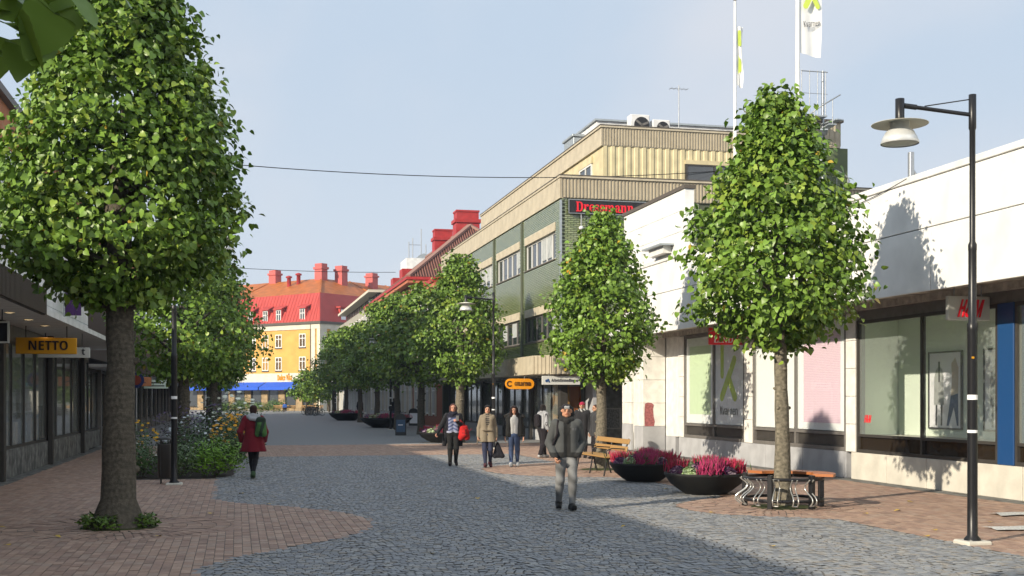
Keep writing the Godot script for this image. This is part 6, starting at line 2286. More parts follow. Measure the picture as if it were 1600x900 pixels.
# ---------------------------------------------------------------- people
# A figure is a field of tapered capsules between joints, meshed as surface nets; clothing is the same field, a little larger.
func net(acc: Dictionary, bones: Array, cell: float, k: float, colour: Callable, cut_lo := -100.0, cut_hi := 100.0) -> void:
	var lo := Vector3(1e3, 1e3, 1e3)
	var hi := -lo
	for b in bones:
		var r: float = maxf(b[2], b[3]) + cell * 2.5
		for e in 2:
			lo = lo.min(b[e] - Vector3(r, r, r))
			hi = hi.max(b[e] + Vector3(r, r, r))
	var nx := int((hi.x - lo.x) / cell) + 2
	var ny := int((hi.y - lo.y) / cell) + 2
	var nz := int((hi.z - lo.z) / cell) + 2
	var f := PackedFloat32Array()
	f.resize(nx * ny * nz)
	f.fill(1.0)
	for b in bones:
		var a: Vector3 = b[0]
		var ba: Vector3 = b[1] - a
		var l2 := maxf(ba.length_squared(), 1e-9)
		var ra: float = b[2]
		var rb: float = b[3]
		var m := maxf(ra, rb) + cell * 2.2 + k * 0.6
		var p0: Vector3 = (a.min(b[1]) - Vector3(m, m, m) - lo) / cell
		var p1: Vector3 = (a.max(b[1]) + Vector3(m, m, m) - lo) / cell
		for z in range(maxi(0, int(p0.z)), mini(nz, int(p1.z) + 2)):
			for y in range(maxi(0, int(p0.y)), mini(ny, int(p1.y) + 2)):
				var row := (z * ny + y) * nx
				for x in range(maxi(0, int(p0.x)), mini(nx, int(p1.x) + 2)):
					var p := lo + Vector3(x, y, z) * cell - a
					var h := clampf(p.dot(ba) / l2, 0.0, 1.0)
					var d := (p - ba * h).length() - lerpf(ra, rb, h)
					var o := f[row + x]
					var s := k - absf(d - o)
					if s > 0.0: f[row + x] = minf(d, o) - s * s / k * 0.25
					elif d < o: f[row + x] = d
	if cut_lo > -99.0 or cut_hi < 99.0:
		for y in ny:
			var yy := lo.y + y * cell
			var c := maxf(cut_lo - yy, yy - cut_hi)
			for z in nz:
				var row := (z * ny + y) * nx
				for x in nx:
					if f[row + x] < c: f[row + x] = c
	var at := {}
	var V: PackedVector3Array = acc.v
	var N: PackedVector3Array = acc.n
	var C: PackedColorArray = acc.c
	var I: PackedInt32Array = acc.i
	var step := [1, nx, nx * ny]
	var lim := cell * 1.8
	for z in nz - 1:
		for y in ny - 1:
			var row := (z * ny + y) * nx
			for x in nx - 1:
				var i0 := row + x
				var f0 := f[i0]
				if f0 > lim or f0 < -lim: continue
				var c := [f0, f[i0 + 1], f[i0 + nx], f[i0 + nx + 1], f[i0 + nx * ny], f[i0 + nx * ny + 1], f[i0 + nx * ny + nx], f[i0 + nx * ny + nx + 1]]
				var neg := 0
				for q in c:
					if q < 0.0: neg += 1
				if neg == 0 or neg == 8: continue
				var sum := Vector3.ZERO
				var cnt := 0
				for e in [[0, 1], [2, 3], [4, 5], [6, 7], [0, 2], [1, 3], [4, 6], [5, 7], [0, 4], [1, 5], [2, 6], [3, 7]]:
					var u: float = c[e[0]]
					var w: float = c[e[1]]
					if (u < 0.0) != (w < 0.0):
						var t := u / (u - w)
						var A := Vector3(e[0] & 1, (e[0] >> 1) & 1, e[0] >> 2)
						var B := Vector3(e[1] & 1, (e[1] >> 1) & 1, e[1] >> 2)
						sum += A.lerp(B, t)
						cnt += 1
				var p := lo + (Vector3(x, y, z) + sum / cnt) * cell
				at[i0] = V.size()
				V.append(p)
				N.append(Vector3(c[1] + c[3] + c[5] + c[7] - c[0] - c[2] - c[4] - c[6], c[2] + c[3] + c[6] + c[7] - c[0] - c[1] - c[4] - c[5], c[4] + c[5] + c[6] + c[7] - c[0] - c[1] - c[2] - c[3]).normalized())
				C.append(colour.call(p))
	for key in at:
		var i0: int = key
		for ax in 3:
			var i1: int = i0 + step[ax]
			if (f[i0] < 0.0) == (f[i1] < 0.0): continue
			var u: int = step[(ax + 1) % 3]
			var w: int = step[(ax + 2) % 3]
			if not (at.has(i0 - u) and at.has(i0 - w) and at.has(i0 - u - w)): continue
			var a: int = at[i0]
			var b: int = at[i0 - u]
			var cc: int = at[i0 - u - w]
			var d: int = at[i0 - w]
			if f[i0] < 0.0: I.append_array(PackedInt32Array([a, cc, b, a, d, cc]))
			else: I.append_array(PackedInt32Array([a, b, cc, a, cc, d]))
	acc.v = V
	acc.n = N
	acc.c = C
	acc.i = I

func fresh() -> Dictionary:
	return {"v": PackedVector3Array(), "n": PackedVector3Array(), "c": PackedColorArray(), "i": PackedInt32Array()}

func acc_mesh(acc: Dictionary, m: Material) -> ArrayMesh:
	var arr := []
	arr.resize(Mesh.ARRAY_MAX)
	arr[Mesh.ARRAY_VERTEX] = acc.v
	arr[Mesh.ARRAY_NORMAL] = acc.n
	arr[Mesh.ARRAY_COLOR] = acc.c
	arr[Mesh.ARRAY_INDEX] = acc.i
	var me := ArrayMesh.new()
	me.add_surface_from_arrays(Mesh.PRIMITIVE_TRIANGLES, arr)
	me.surface_set_material(0, m)
	return me

func skeleton(h: float, o: Dictionary) -> Dictionary:
	# joints in metres for a figure facing +z; x > 0 is its own left hand side
	var j := {"head": Vector3(0, 0.935, 0.012), "neck": Vector3(0, 0.86, -0.005), "chest": Vector3(0, 0.74, 0), "hips": Vector3(0, 0.53, 0),
		"ls": Vector3(0.105, 0.815, 0), "le": Vector3(0.135, 0.635, -0.02), "lw": Vector3(0.14, 0.48, 0.03),
		"rs": Vector3(-0.105, 0.815, 0), "re": Vector3(-0.135, 0.635, -0.02), "rw": Vector3(-0.14, 0.48, 0.03),
		"lh": Vector3(0.05, 0.52, 0), "lk": Vector3(0.055, 0.285, 0.02), "la": Vector3(0.055, 0.05, 0), "lt": Vector3(0.062, 0.02, 0.095),
		"rh": Vector3(-0.05, 0.52, 0), "rk": Vector3(-0.055, 0.285, 0.02), "ra": Vector3(-0.055, 0.05, 0), "rt": Vector3(-0.062, 0.02, 0.095)}
	for k in o: j[k] = o[k]
	for k in j: j[k] = j[k] * h
	return j

func torso(j: Dictionary, h: float, g: float) -> Array:
	var out := []
	for s in [-1.0, 1.0]:
		var x: Vector3 = Vector3(0.045 * h * s, 0, 0)
		out.append([j.chest + x + Vector3(0, 0.03 * h, 0.004 * h), j.hips + x * 0.9 + Vector3(0, 0.06 * h, 0), 0.058 * h + g, 0.052 * h + g])
		out.append([j.hips + x * 0.9 + Vector3(0, 0.06 * h, 0), j.hips + x, 0.052 * h + g, 0.056 * h + g])
	out.append([j.ls + Vector3(-0.015, -0.008, 0) * h, j.rs + Vector3(0.015, -0.008, 0) * h, 0.036 * h + g, 0.036 * h + g])
	out.append([j.neck, j.chest, 0.03 * h + g, 0.055 * h + g])
	return out

func arm(j: Dictionary, s: String, h: float, g: float) -> Array:
	return [[j[s + "s"], j[s + "e"], 0.032 * h + g, 0.026 * h + g], [j[s + "e"], j[s + "w"], 0.026 * h + g, 0.018 * h + g]]

func leg(j: Dictionary, s: String, h: float, g: float) -> Array:
	var out := [[j[s + "h"], j[s + "k"], 0.050 * h + g, 0.034 * h + g], [j[s + "k"], j[s + "a"], 0.034 * h + g, 0.022 * h + g]]
	out.append([j[s + "k"].lerp(j[s + "a"], 0.25) + Vector3(0, 0, -0.008 * h), j[s + "k"].lerp(j[s + "a"], 0.4) + Vector3(0, 0, -0.008 * h), 0.031 * h + g, 0.027 * h + g])
	return out

func foot(j: Dictionary, s: String, h: float, g: float) -> Array:
	var heel: Vector3 = j[s + "a"] + (j[s + "a"] - j[s + "t"]) * 0.25
	heel.y = j[s + "a"].y - 0.022 * h
	return [[j[s + "a"], heel, 0.021 * h + g, 0.02 * h + g], [heel, j[s + "t"], 0.021 * h + g, 0.016 * h + g], [j[s + "a"], j[s + "t"], 0.02 * h + g, 0.014 * h + g]]

func hand(wrist: Vector3, elbow: Vector3, palm: Vector3, curl: float, side: float, sc: float) -> Array:
	# palm with four bent fingers of unequal length and a thumb that leaves the side of the palm
	var d := (wrist - elbow).normalized()
	var n := (palm - d * palm.dot(d)).normalized()
	var s := d.cross(n) * side
	var out := []
	for k in 4:
		var x := (k - 1.5) * 0.019 * sc
		var base := wrist + d * 0.085 * sc + s * x
		out.append([wrist + d * 0.015 * sc + s * x * 0.7, base, 0.0125 * sc, 0.0115 * sc])
		var l: float = [0.058, 0.07, 0.074, 0.066][k] * sc
		var d1 := (d * cos(curl) + n * sin(curl)).normalized()
		var d2 := (d * cos(curl * 2.1) + n * sin(curl * 2.1)).normalized()
		out.append([base, base + d1 * l * 0.55, 0.0098 * sc, 0.009 * sc])
		out.append([base + d1 * l * 0.55, base + d1 * l * 0.55 + d2 * l * 0.5, 0.009 * sc, 0.0075 * sc])
	var tb := wrist + d * 0.03 * sc + s * 0.034 * sc
	var td := (d * 0.7 + s * 0.55 + n * 0.35).normalized()
	out.append([tb - s * 0.012 * sc, tb + td * 0.036 * sc, 0.0135 * sc, 0.0105 * sc])
	out.append([tb + td * 0.036 * sc, tb + td * 0.036 * sc + (d * 0.8 + n * 0.5).normalized() * 0.03 * sc, 0.0105 * sc, 0.0085 * sc])
	return out

func head_bones(c: Vector3, h: float, b: Basis) -> Array:
	var q := func(x, y, z): return c + b * (Vector3(x, y, z) * h)
	return [[q.call(0, 0.018, -0.014), q.call(0, 0.016, 0.004), 0.046 * h, 0.043 * h],
		[q.call(0, -0.005, 0.012), q.call(0, -0.038, 0.022), 0.036 * h, 0.022 * h],
		[q.call(0.02, -0.03, 0.004), q.call(-0.02, -0.03, 0.004), 0.022 * h, 0.022 * h],
		[q.call(0, 0.004, 0.046), q.call(0, -0.012, 0.054), 0.005 * h, 0.0085 * h],
		[q.call(0.012, -0.027, 0.043), q.call(-0.012, -0.027, 0.043), 0.005 * h, 0.005 * h],
		[q.call(0.047, 0.004, -0.006), q.call(0.048, -0.014, -0.004), 0.009 * h, 0.007 * h],
		[q.call(-0.047, 0.004, -0.006), q.call(-0.048, -0.014, -0.004), 0.009 * h, 0.007 * h],
		[q.call(0.022, 0.013, 0.040), q.call(0.01, 0.013, 0.043), 0.006 * h, 0.006 * h],
		[q.call(-0.022, 0.013, 0.040), q.call(-0.01, 0.013, 0.043), 0.006 * h, 0.006 * h]]

func face_colour(p: Vector3, c: Vector3, h: float, b: Basis, skin: Color) -> Color:
	var q := b.inverse() * (p - c) / h
	if q.z > 0.026:
		var ex := absf(absf(q.x) - 0.018)
		if ex < 0.0085 and absf(q.y - 0.003) < 0.0045: return Color(0.03, 0.02, 0.018)
		if ex < 0.012 and absf(q.y - 0.0175) < 0.0035: return Color(0.035, 0.025, 0.02)
		if absf(q.x) < 0.0155 and absf(q.y + 0.027) < 0.0045: return Color(skin.r * 0.72, skin.g * 0.42, skin.b * 0.42)
	return skin

func flat(c: Color) -> Callable:
	return func(_p): return c

func person(label: String, at: Vector3, turn: float, h: float, pose: Dictionary, s: Dictionary) -> Node3D:
	var t := thing("person", label, "person", at, turn, s.get("group", ""))
	var cell: float = s.get("cell", 0.016)
	var j := skeleton(h, pose)
	var hb := Basis(Vector3.UP, s.get("look", 0.0)) * Basis(Vector3(1, 0, 0), s.get("nod", 0.0))
	var skin: Color = s.get("skin", Color(0.42, 0.235, 0.15))
	# body: one continuous surface; head and hands on finer grids of their own
	var acc := fresh()
	var body := torso(j, h, -0.012) + arm(j, "l", h, -0.004) + arm(j, "r", h, -0.004) + leg(j, "l", h, -0.006) + leg(j, "r", h, -0.006) + foot(j, "l", h, -0.006) + foot(j, "r", h, -0.006)
	body += [[j.neck, j.head + Vector3(0, -0.02, -0.008) * h, 0.03 * h, 0.029 * h]]
	net(acc, body, cell, 0.03, flat(skin))
	var hc: Vector3 = j.head
	net(acc, head_bones(hc, h, hb), minf(cell * 0.5, 0.009), 0.014, func(p): return face_colour(p, hc, h, hb, skin))
	for q in [["l", 1.0], ["r", -1.0]]:
		var in_pocket: bool = s.get("pocket", "") == q[0]
		if not in_pocket:
			net(acc, hand(j[q[0] + "w"], j[q[0] + "e"], Vector3(-q[1], 0, 0.35), s.get("curl", 0.45), -q[1], h / 1.7), minf(cell * 0.4, 0.0062), 0.006, flat(skin))
	part("body", acc_mesh(acc, M.skin), t)
	for g in s.get("clothes", []):
		var bones := []
		var grow: float = g.get("grow", 0.012)
		for w in g.on:
			match w:
				"torso": bones += torso(j, h, grow)
				"arms": bones += arm(j, "l", h, grow) + arm(j, "r", h, grow)
				"legs": bones += leg(j, "l", h, grow) + leg(j, "r", h, grow)
				"hips": bones += [[j.hips + Vector3(-0.04, 0, 0) * h, j.hips + Vector3(0.04, 0, 0) * h, 0.056 * h + grow, 0.056 * h + grow]]
				"feet": bones += foot(j, "l", h, grow) + foot(j, "r", h, grow)
				"hood": bones += [[hc + Vector3(0, -0.075, -0.035) * h, hc + Vector3(0, -0.095, 0.028) * h, 0.042 * h, 0.032 * h], [hc + Vector3(0.042, -0.082, 0.0) * h, hc + Vector3(-0.042, -0.082, 0.0) * h, 0.034 * h, 0.034 * h]]
		for e in g.get("extra", []):
			bones.append([e[0] * h, e[1] * h, e[2] * h, e[3] * h])
		var a2 := fresh()
		var cf: Callable = g.colour if g.colour is Callable else flat(g.colour)
		net(a2, bones, cell * g.get("fine", 1.0), g.get("k", 0.035), cf, g.get("lo", -200.0) * h, g.get("hi", 200.0) * h)
		part(g.n, acc_mesh(a2, M.cloth), t)
	return t

func hair(c: Vector3, list: Array) -> Array:
	# capsules given relative to the head's centre
	var out := []
	for e in list: out.append([c + e[0], c + e[1], e[2], e[3]])
	return out

func blob(n: String, label: String, category: String, at: Vector3, turn: float, bones: Array, cell: float, k: float, col: Variant, parts := []) -> Node3D:
	var t := thing(n, label, category, at, turn)
	var a := fresh()
	net(a, bones, cell, k, col if col is Callable else flat(col))
	part("pack", acc_mesh(a, M.cloth), t)
	for q in parts:
		var b := fresh()
		net(b, q[1], cell * 0.7, 0.006, flat(q[2]))
		part(q[0], acc_mesh(b, M.cloth), t)
	return t

func people() -> void:
	var H := Vector3(0, 0.935, 0.012)
	var dark := Color(0.012, 0.011, 0.012)
	# the man walking towards the camera
	var hh := 1.70
	var pose := {"re": Vector3(-0.158, 0.635, -0.03), "rw": Vector3(-0.118, 0.50, 0.085), "le": Vector3(0.158, 0.635, -0.05), "lw": Vector3(0.098, 0.52, 0.055),
		"rk": Vector3(-0.062, 0.285, 0.02), "ra": Vector3(-0.06, 0.065, -0.115), "rt": Vector3(-0.068, 0.022, -0.03),
		"lk": Vector3(0.055, 0.29, 0.045), "la": Vector3(0.045, 0.05, 0.075), "lt": Vector3(0.055, 0.035, 0.17)}
	var jacket := func(p: Vector3) -> Color:
		if absf(p.x + 0.005) < 0.055 and p.z > 0.02 and p.y > 0.8: return Color(0.016, 0.016, 0.017)
		if p.y < 0.93: return Color(0.02, 0.02, 0.021)
		if p.z > 0.07 and p.x > 0.075 and p.x < 0.16 and absf(p.y - 1.305) < 0.016 and fposmod(p.x, 0.04) < 0.022: return Color(0.16, 0.16, 0.165)
		return Color(0.085, 0.087, 0.09)
	var jeans := func(p: Vector3) -> Color:
		var v := 0.20 + 0.12 * clampf(sin(p.y * 9.0 + p.x * 14.0) * 0.6 + sin(p.y * 31.0 + p.x * 23.0) * 0.35, -1, 1)
		return Color(v, v * 1.01, v * 1.02)
	var cap := func(p: Vector3) -> Color:
		if p.z > 0.045 and absf(p.x) < 0.042 and p.y > 1.632 and p.y < 1.675:
			return Color(0.5, 0.5, 0.5) if not (absf(p.y - 1.652) < 0.01 and fposmod(p.x + 0.1, 0.022) < 0.011) else Color(0.03, 0.03, 0.03)
		return dark
	var shoe := func(p: Vector3) -> Color: return Color(0.5, 0.5, 0.48) if p.y < 0.022 else Color(0.015, 0.015, 0.015)
	person("person in dark grey hooded jacket, black cap and pale grey jeans walking forward", Vector3(5.16, 0, -18.34), -0.16, hh, pose, {
		"cell": 0.0125, "pocket": "l", "curl": 0.9, "skin": Color(0.44, 0.22, 0.14), "look": -0.05, "clothes": [
		{"n": "jacket", "on": ["torso", "arms"], "grow": 0.027, "k": 0.022, "colour": jacket, "lo": 0.50,
			"extra": [[Vector3(-0.045, 0.60, 0.0), Vector3(-0.048, 0.515, 0.0), 0.07, 0.072], [Vector3(0.045, 0.60, 0.0), Vector3(0.048, 0.515, 0.0), 0.07, 0.072]]},
		{"n": "hood", "on": ["hood"], "colour": Color(0.02, 0.02, 0.022), "k": 0.03, "extra": [[H + Vector3(0.052, -0.03, -0.02), H + Vector3(0.05, 0.02, -0.035), 0.028, 0.024], [H + Vector3(-0.052, -0.03, -0.02), H + Vector3(-0.05, 0.02, -0.035), 0.028, 0.024], [H + Vector3(0, 0.01, -0.06), H + Vector3(0, -0.05, -0.06), 0.04, 0.045]]},
		{"n": "jeans", "on": ["legs", "hips"], "grow": 0.012, "colour": jeans, "lo": 0.05, "hi": 0.56},
		{"n": "shoes", "on": ["feet"], "grow": 0.012, "colour": shoe, "lo": 0.002},
		{"n": "cap", "on": [], "colour": cap, "fine": 0.8, "k": 0.012, "lo": 0.956, "extra": [[H + Vector3(0, 0.02, -0.012), H + Vector3(0, 0.022, 0.004), 0.051, 0.048]]},
		{"n": "strap", "on": [], "colour": dark, "k": 0.004, "extra": [[Vector3(-0.085, 0.845, 0.035), Vector3(-0.095, 0.72, 0.078), 0.012, 0.012], [Vector3(-0.095, 0.72, 0.078), Vector3(-0.13, 0.62, 0.03), 0.012, 0.012]]}]})
	# three women walking abreast
	var walk := {"rk": Vector3(-0.05, 0.285, 0.03), "ra": Vector3(-0.05, 0.05, 0.02), "rt": Vector3(-0.058, 0.025, 0.11), "lk": Vector3(0.05, 0.29, 0.03), "la": Vector3(0.05, 0.085, -0.10), "lt": Vector3(0.058, 0.025, -0.03)}
	var p1 := walk.duplicate()
	p1.merge({"re": Vector3(-0.19, 0.65, -0.01), "rw": Vector3(-0.26, 0.53, 0.05), "le": Vector3(0.15, 0.635, -0.01), "lw": Vector3(0.06, 0.72, 0.13)}, true)
	var top1 := func(p: Vector3) -> Color:
		if p.y < 0.93: return Color(0.40, 0.42, 0.55)
		if p.y > 1.28 or absf(p.x) > 0.13: return Color(0.012, 0.013, 0.03)
		return Color(0.09, 0.11, 0.25) if sin(p.y * 70 + absf(p.x) * 40.0) > -0.1 else Color(0.34, 0.37, 0.52)
	person("person in long black cardigan and blue patterned top raising a phone", Vector3(5.59, 0, -30.95), -0.12, 1.64, p1, {
		"curl": 0.9, "skin": Color(0.46, 0.23, 0.16), "clothes": [
		{"n": "top", "on": ["torso"], "grow": 0.016, "colour": top1, "lo": 0.53, "hi": 0.87},
		{"n": "cardigan", "on": ["arms"], "grow": 0.02, "colour": Color(0.012, 0.012, 0.016), "lo": 0.32, "extra": [
			[Vector3(-0.10, 0.80, -0.02), Vector3(-0.115, 0.50, -0.035), 0.045, 0.05], [Vector3(-0.115, 0.50, -0.035), Vector3(-0.14, 0.33, -0.05), 0.05, 0.035],
			[Vector3(0.10, 0.80, -0.02), Vector3(0.11, 0.50, -0.035), 0.045, 0.05], [Vector3(0.11, 0.50, -0.035), Vector3(0.125, 0.33, -0.05), 0.05, 0.035], [Vector3(0.0, 0.78, -0.05), Vector3(0.0, 0.36, -0.06), 0.06, 0.07]]},
		{"n": "trousers", "on": ["legs", "hips"], "grow": 0.012, "colour": Color(0.012, 0.012, 0.013), "lo": 0.05, "hi": 0.57},
		{"n": "shoes", "on": ["feet"], "grow": 0.008, "colour": dark},
		{"n": "scarf", "on": ["hood"], "colour": Color(0.012, 0.013, 0.03)},
		{"n": "hair", "on": [], "colour": Color(0.10, 0.035, 0.025), "fine": 0.8, "k": 0.02, "extra": [[H + Vector3(0, 0.022, -0.02), H + Vector3(0, -0.02, -0.025), 0.052, 0.05], [H + Vector3(0.042, 0.02, 0.0), H + Vector3(0.045, -0.05, -0.005), 0.02, 0.018], [H + Vector3(-0.042, 0.02, 0.0), H + Vector3(-0.045, -0.05, -0.005), 0.02, 0.018], [H + Vector3(0.02, 0.044, 0.012), H + Vector3(-0.02, 0.044, 0.012), 0.02, 0.02]]}]})
	var w1 := Vector3(5.59, 0, -30.95)
	var g := G.new()
	g.cbox(Vector3.ZERO, Vector3(0.075, 0.14, 0.01), 0.003)
	solo("phone", g.done(mat("phone_case", 0.16, 0.15, 0.14, 0.3)), "grey phone held up in the hand of the person in cardigan", "phone", "", w1 + Vector3(0.06, 1.27, 0.32))
	blob("red_bag", "bright red rucksack hanging from the arm of the person with phone", "bag", w1 + Vector3(0.27, 0.88, 0.10), -0.1, [[Vector3(-0.07, -0.12, 0), Vector3(-0.03, 0.14, 0), 0.085, 0.075], [Vector3(0.08, -0.12, 0), Vector3(0.04, 0.14, 0), 0.085, 0.07], [Vector3(0, -0.05, 0.05), Vector3(0, 0.0, 0.05), 0.09, 0.07]], 0.014, 0.04, Color(0.55, 0.012, 0.015), [["strap", [[Vector3(-0.05, 0.2, 0.02), Vector3(-0.11, 0.34, 0.0), 0.012, 0.012], [Vector3(0.03, 0.2, 0.02), Vector3(-0.09, 0.34, 0.0), 0.012, 0.012]], Color(0.25, 0.01, 0.01)], ["zip", [[Vector3(-0.05, 0.0, 0.115), Vector3(0.06, -0.02, 0.115), 0.01, 0.01], [Vector3(0.03, 0.1, 0.085), Vector3(0.05, -0.02, 0.115), 0.01, 0.01]], Color(0.05, 0.008, 0.01)]])
	var coat2 := func(p: Vector3) -> Color:
		if absf(p.x) < 0.055 and p.z > 0.05 and p.y > 1.05 + absf(p.x) * 2.0: return Color(0.30, 0.25, 0.19) if fposmod(p.y, 0.05) > 0.03 else Color(0.03, 0.028, 0.028)
		return Color(0.285, 0.235, 0.165)
	var p2 := {"ls": Vector3(0.09, 0.815, 0), "rs": Vector3(-0.09, 0.815, 0), "re": Vector3(-0.138, 0.635, -0.02), "rw": Vector3(-0.15, 0.50, 0.03), "le": Vector3(0.138, 0.63, -0.03), "lw": Vector3(0.145, 0.49, 0.0), "rk": Vector3(-0.045, 0.285, 0.035), "ra": Vector3(-0.036, 0.05, 0.06), "rt": Vector3(-0.046, 0.03, 0.15), "lk": Vector3(0.05, 0.285, 0.02), "la": Vector3(0.05, 0.075, -0.08), "lt": Vector3(0.058, 0.022, 0.0)}
	person("person in beige-olive trench coat and jeans carrying a dark tote", Vector3(6.36, 0, -30.2), -0.15, 1.60, p2, {
		"curl": 0.8, "skin": Color(0.50, 0.27, 0.18), "clothes": [
		{"n": "coat", "on": ["torso", "arms"], "grow": 0.014, "colour": coat2, "k": 0.022, "lo": 0.41, "extra": [[Vector3(-0.05, 0.60, 0.0), Vector3(-0.065, 0.40, 0.0), 0.068, 0.088], [Vector3(0.05, 0.60, 0.0), Vector3(0.065, 0.40, 0.0), 0.068, 0.088], [Vector3(-0.045, 0.85, 0.01), Vector3(0.045, 0.85, 0.01), 0.026, 0.026]]},
		{"n": "belt", "on": [], "colour": Color(0.20, 0.16, 0.11), "k": 0.01, "extra": [[Vector3(-0.075, 0.60, 0.085), Vector3(0.075, 0.60, 0.085), 0.012, 0.012], [Vector3(-0.16, 0.47, 0.05), Vector3(-0.165, 0.38, 0.04), 0.012, 0.01]]},
		{"n": "jeans", "on": ["legs", "hips"], "grow": 0.008, "colour": Color(0.035, 0.042, 0.085), "lo": 0.06, "hi": 0.55},
		{"n": "shoes", "on": ["feet"], "grow": 0.01, "colour": Color(0.07, 0.012, 0.02)},
		{"n": "hair", "on": [], "colour": Color(0.015, 0.011, 0.01), "fine": 0.8, "k": 0.02, "extra": [[H + Vector3(0, 0.024, -0.016), H + Vector3(0, -0.01, -0.026), 0.054, 0.049], [H + Vector3(0.028, 0.046, 0.012), H + Vector3(-0.028, 0.046, 0.012), 0.024, 0.024], [H + Vector3(0.046, 0.02, 0.008), H + Vector3(0.047, -0.02, -0.004), 0.014, 0.012], [H + Vector3(-0.046, 0.02, 0.008), H + Vector3(-0.047, -0.02, -0.004), 0.014, 0.012], [H + Vector3(0, 0.03, -0.06), H + Vector3(0, 0.04, -0.07), 0.025, 0.025]]}]})
	var w2 := Vector3(6.36, 0, -30.2)
	blob("tote_bag", "dark navy tote bag hanging from the trench-coated person's hand", "bag", w2 + Vector3(0.30, 0.42, 0.0), -0.15, [[Vector3(-0.10, -0.13, 0), Vector3(0.10, -0.13, 0), 0.055, 0.055], [Vector3(-0.10, -0.13, 0), Vector3(-0.04, 0.2, 0), 0.055, 0.03], [Vector3(0.10, -0.13, 0), Vector3(-0.02, 0.2, 0), 0.055, 0.03], [Vector3(0, -0.1, 0), Vector3(-0.02, 0.12, 0), 0.06, 0.04]], 0.014, 0.03, Color(0.013, 0.013, 0.022), [["handle", [[Vector3(-0.04, 0.2, 0), Vector3(-0.05, 0.34, 0), 0.01, 0.01]], Color(0.013, 0.013, 0.022)]])
	var jac3 := Color(0.014, 0.013, 0.013)
	var p3 := {"ls": Vector3(0.092, 0.815, 0), "rs": Vector3(-0.092, 0.815, 0), "re": Vector3(-0.15, 0.635, -0.02), "rw": Vector3(-0.15, 0.485, 0.03), "le": Vector3(0.15, 0.635, -0.02), "lw": Vector3(0.155, 0.49, 0.04), "rk": Vector3(-0.05, 0.285, 0.035), "ra": Vector3(-0.05, 0.05, 0.05), "rt": Vector3(-0.06, 0.025, 0.135), "lk": Vector3(0.055, 0.285, 0.03), "la": Vector3(0.055, 0.065, -0.06), "lt": Vector3(0.065, 0.022, 0.025)}
	person("person in open black jacket with fur hood, white top and blue jeans", Vector3(7.11, 0, -30.35), -0.2, 1.58, p3, {
		"skin": Color(0.52, 0.28, 0.19), "clothes": [
		{"n": "top", "on": ["torso"], "grow": 0.012, "colour": Color(0.56, 0.56, 0.56), "lo": 0.54, "hi": 0.86},
		{"n": "jacket", "on": ["arms"], "grow": 0.015, "colour": jac3, "lo": 0.50, "extra": [[Vector3(-0.088, 0.80, 0.018), Vector3(-0.10, 0.52, 0.03), 0.05, 0.056], [Vector3(0.088, 0.80, 0.018), Vector3(0.10, 0.52, 0.03), 0.05, 0.056], [Vector3(0.0, 0.80, -0.05), Vector3(0.0, 0.53, -0.055), 0.062, 0.065]]},
		{"n": "fur_collar", "on": [], "colour": Color(0.03, 0.024, 0.02), "k": 0.02, "extra": [[Vector3(-0.15, 0.835, 0.0), Vector3(-0.06, 0.86, -0.06), 0.034, 0.036], [Vector3(0.15, 0.835, 0.0), Vector3(0.06, 0.86, -0.06), 0.034, 0.036], [Vector3(0.06, 0.86, -0.06), Vector3(-0.06, 0.86, -0.06), 0.036, 0.036]]},
		{"n": "jeans", "on": ["legs", "hips"], "grow": 0.009, "colour": func(p): return Color(0.06, 0.095, 0.20) * (0.85 + 0.3 * sin(p.y * 8.0)), "lo": 0.06, "hi": 0.56},
		{"n": "shoes", "on": ["feet"], "grow": 0.011, "colour": Color(0.62, 0.62, 0.62)},
		{"n": "hair", "on": [], "colour": Color(0.022, 0.011, 0.009), "fine": 0.8, "k": 0.02, "extra": [[H + Vector3(0, 0.026, -0.016), H + Vector3(0, -0.05, -0.035), 0.055, 0.052], [H + Vector3(0.046, 0.02, 0.012), H + Vector3(0.056, -0.10, 0.016), 0.022, 0.026], [H + Vector3(-0.046, 0.02, 0.012), H + Vector3(-0.056, -0.10, 0.016), 0.022, 0.026], [H + Vector3(0.028, 0.046, 0.014), H + Vector3(-0.028, 0.046, 0.014), 0.024, 0.024]]}]})
	# the woman walking away in the red coat
	var p4 := {"re": Vector3(-0.165, 0.635, -0.02), "rw": Vector3(-0.15, 0.52, 0.06), "le": Vector3(0.175, 0.64, -0.03), "lw": Vector3(0.165, 0.52, 0.05), "lk": Vector3(0.028, 0.285, 0.035), "la": Vector3(0.012, 0.05, 0.05), "lt": Vector3(0.012, 0.022, 0.14), "rk": Vector3(-0.03, 0.285, 0.0), "ra": Vector3(-0.012, 0.085, -0.12), "rt": Vector3(-0.01, 0.03, -0.055)}
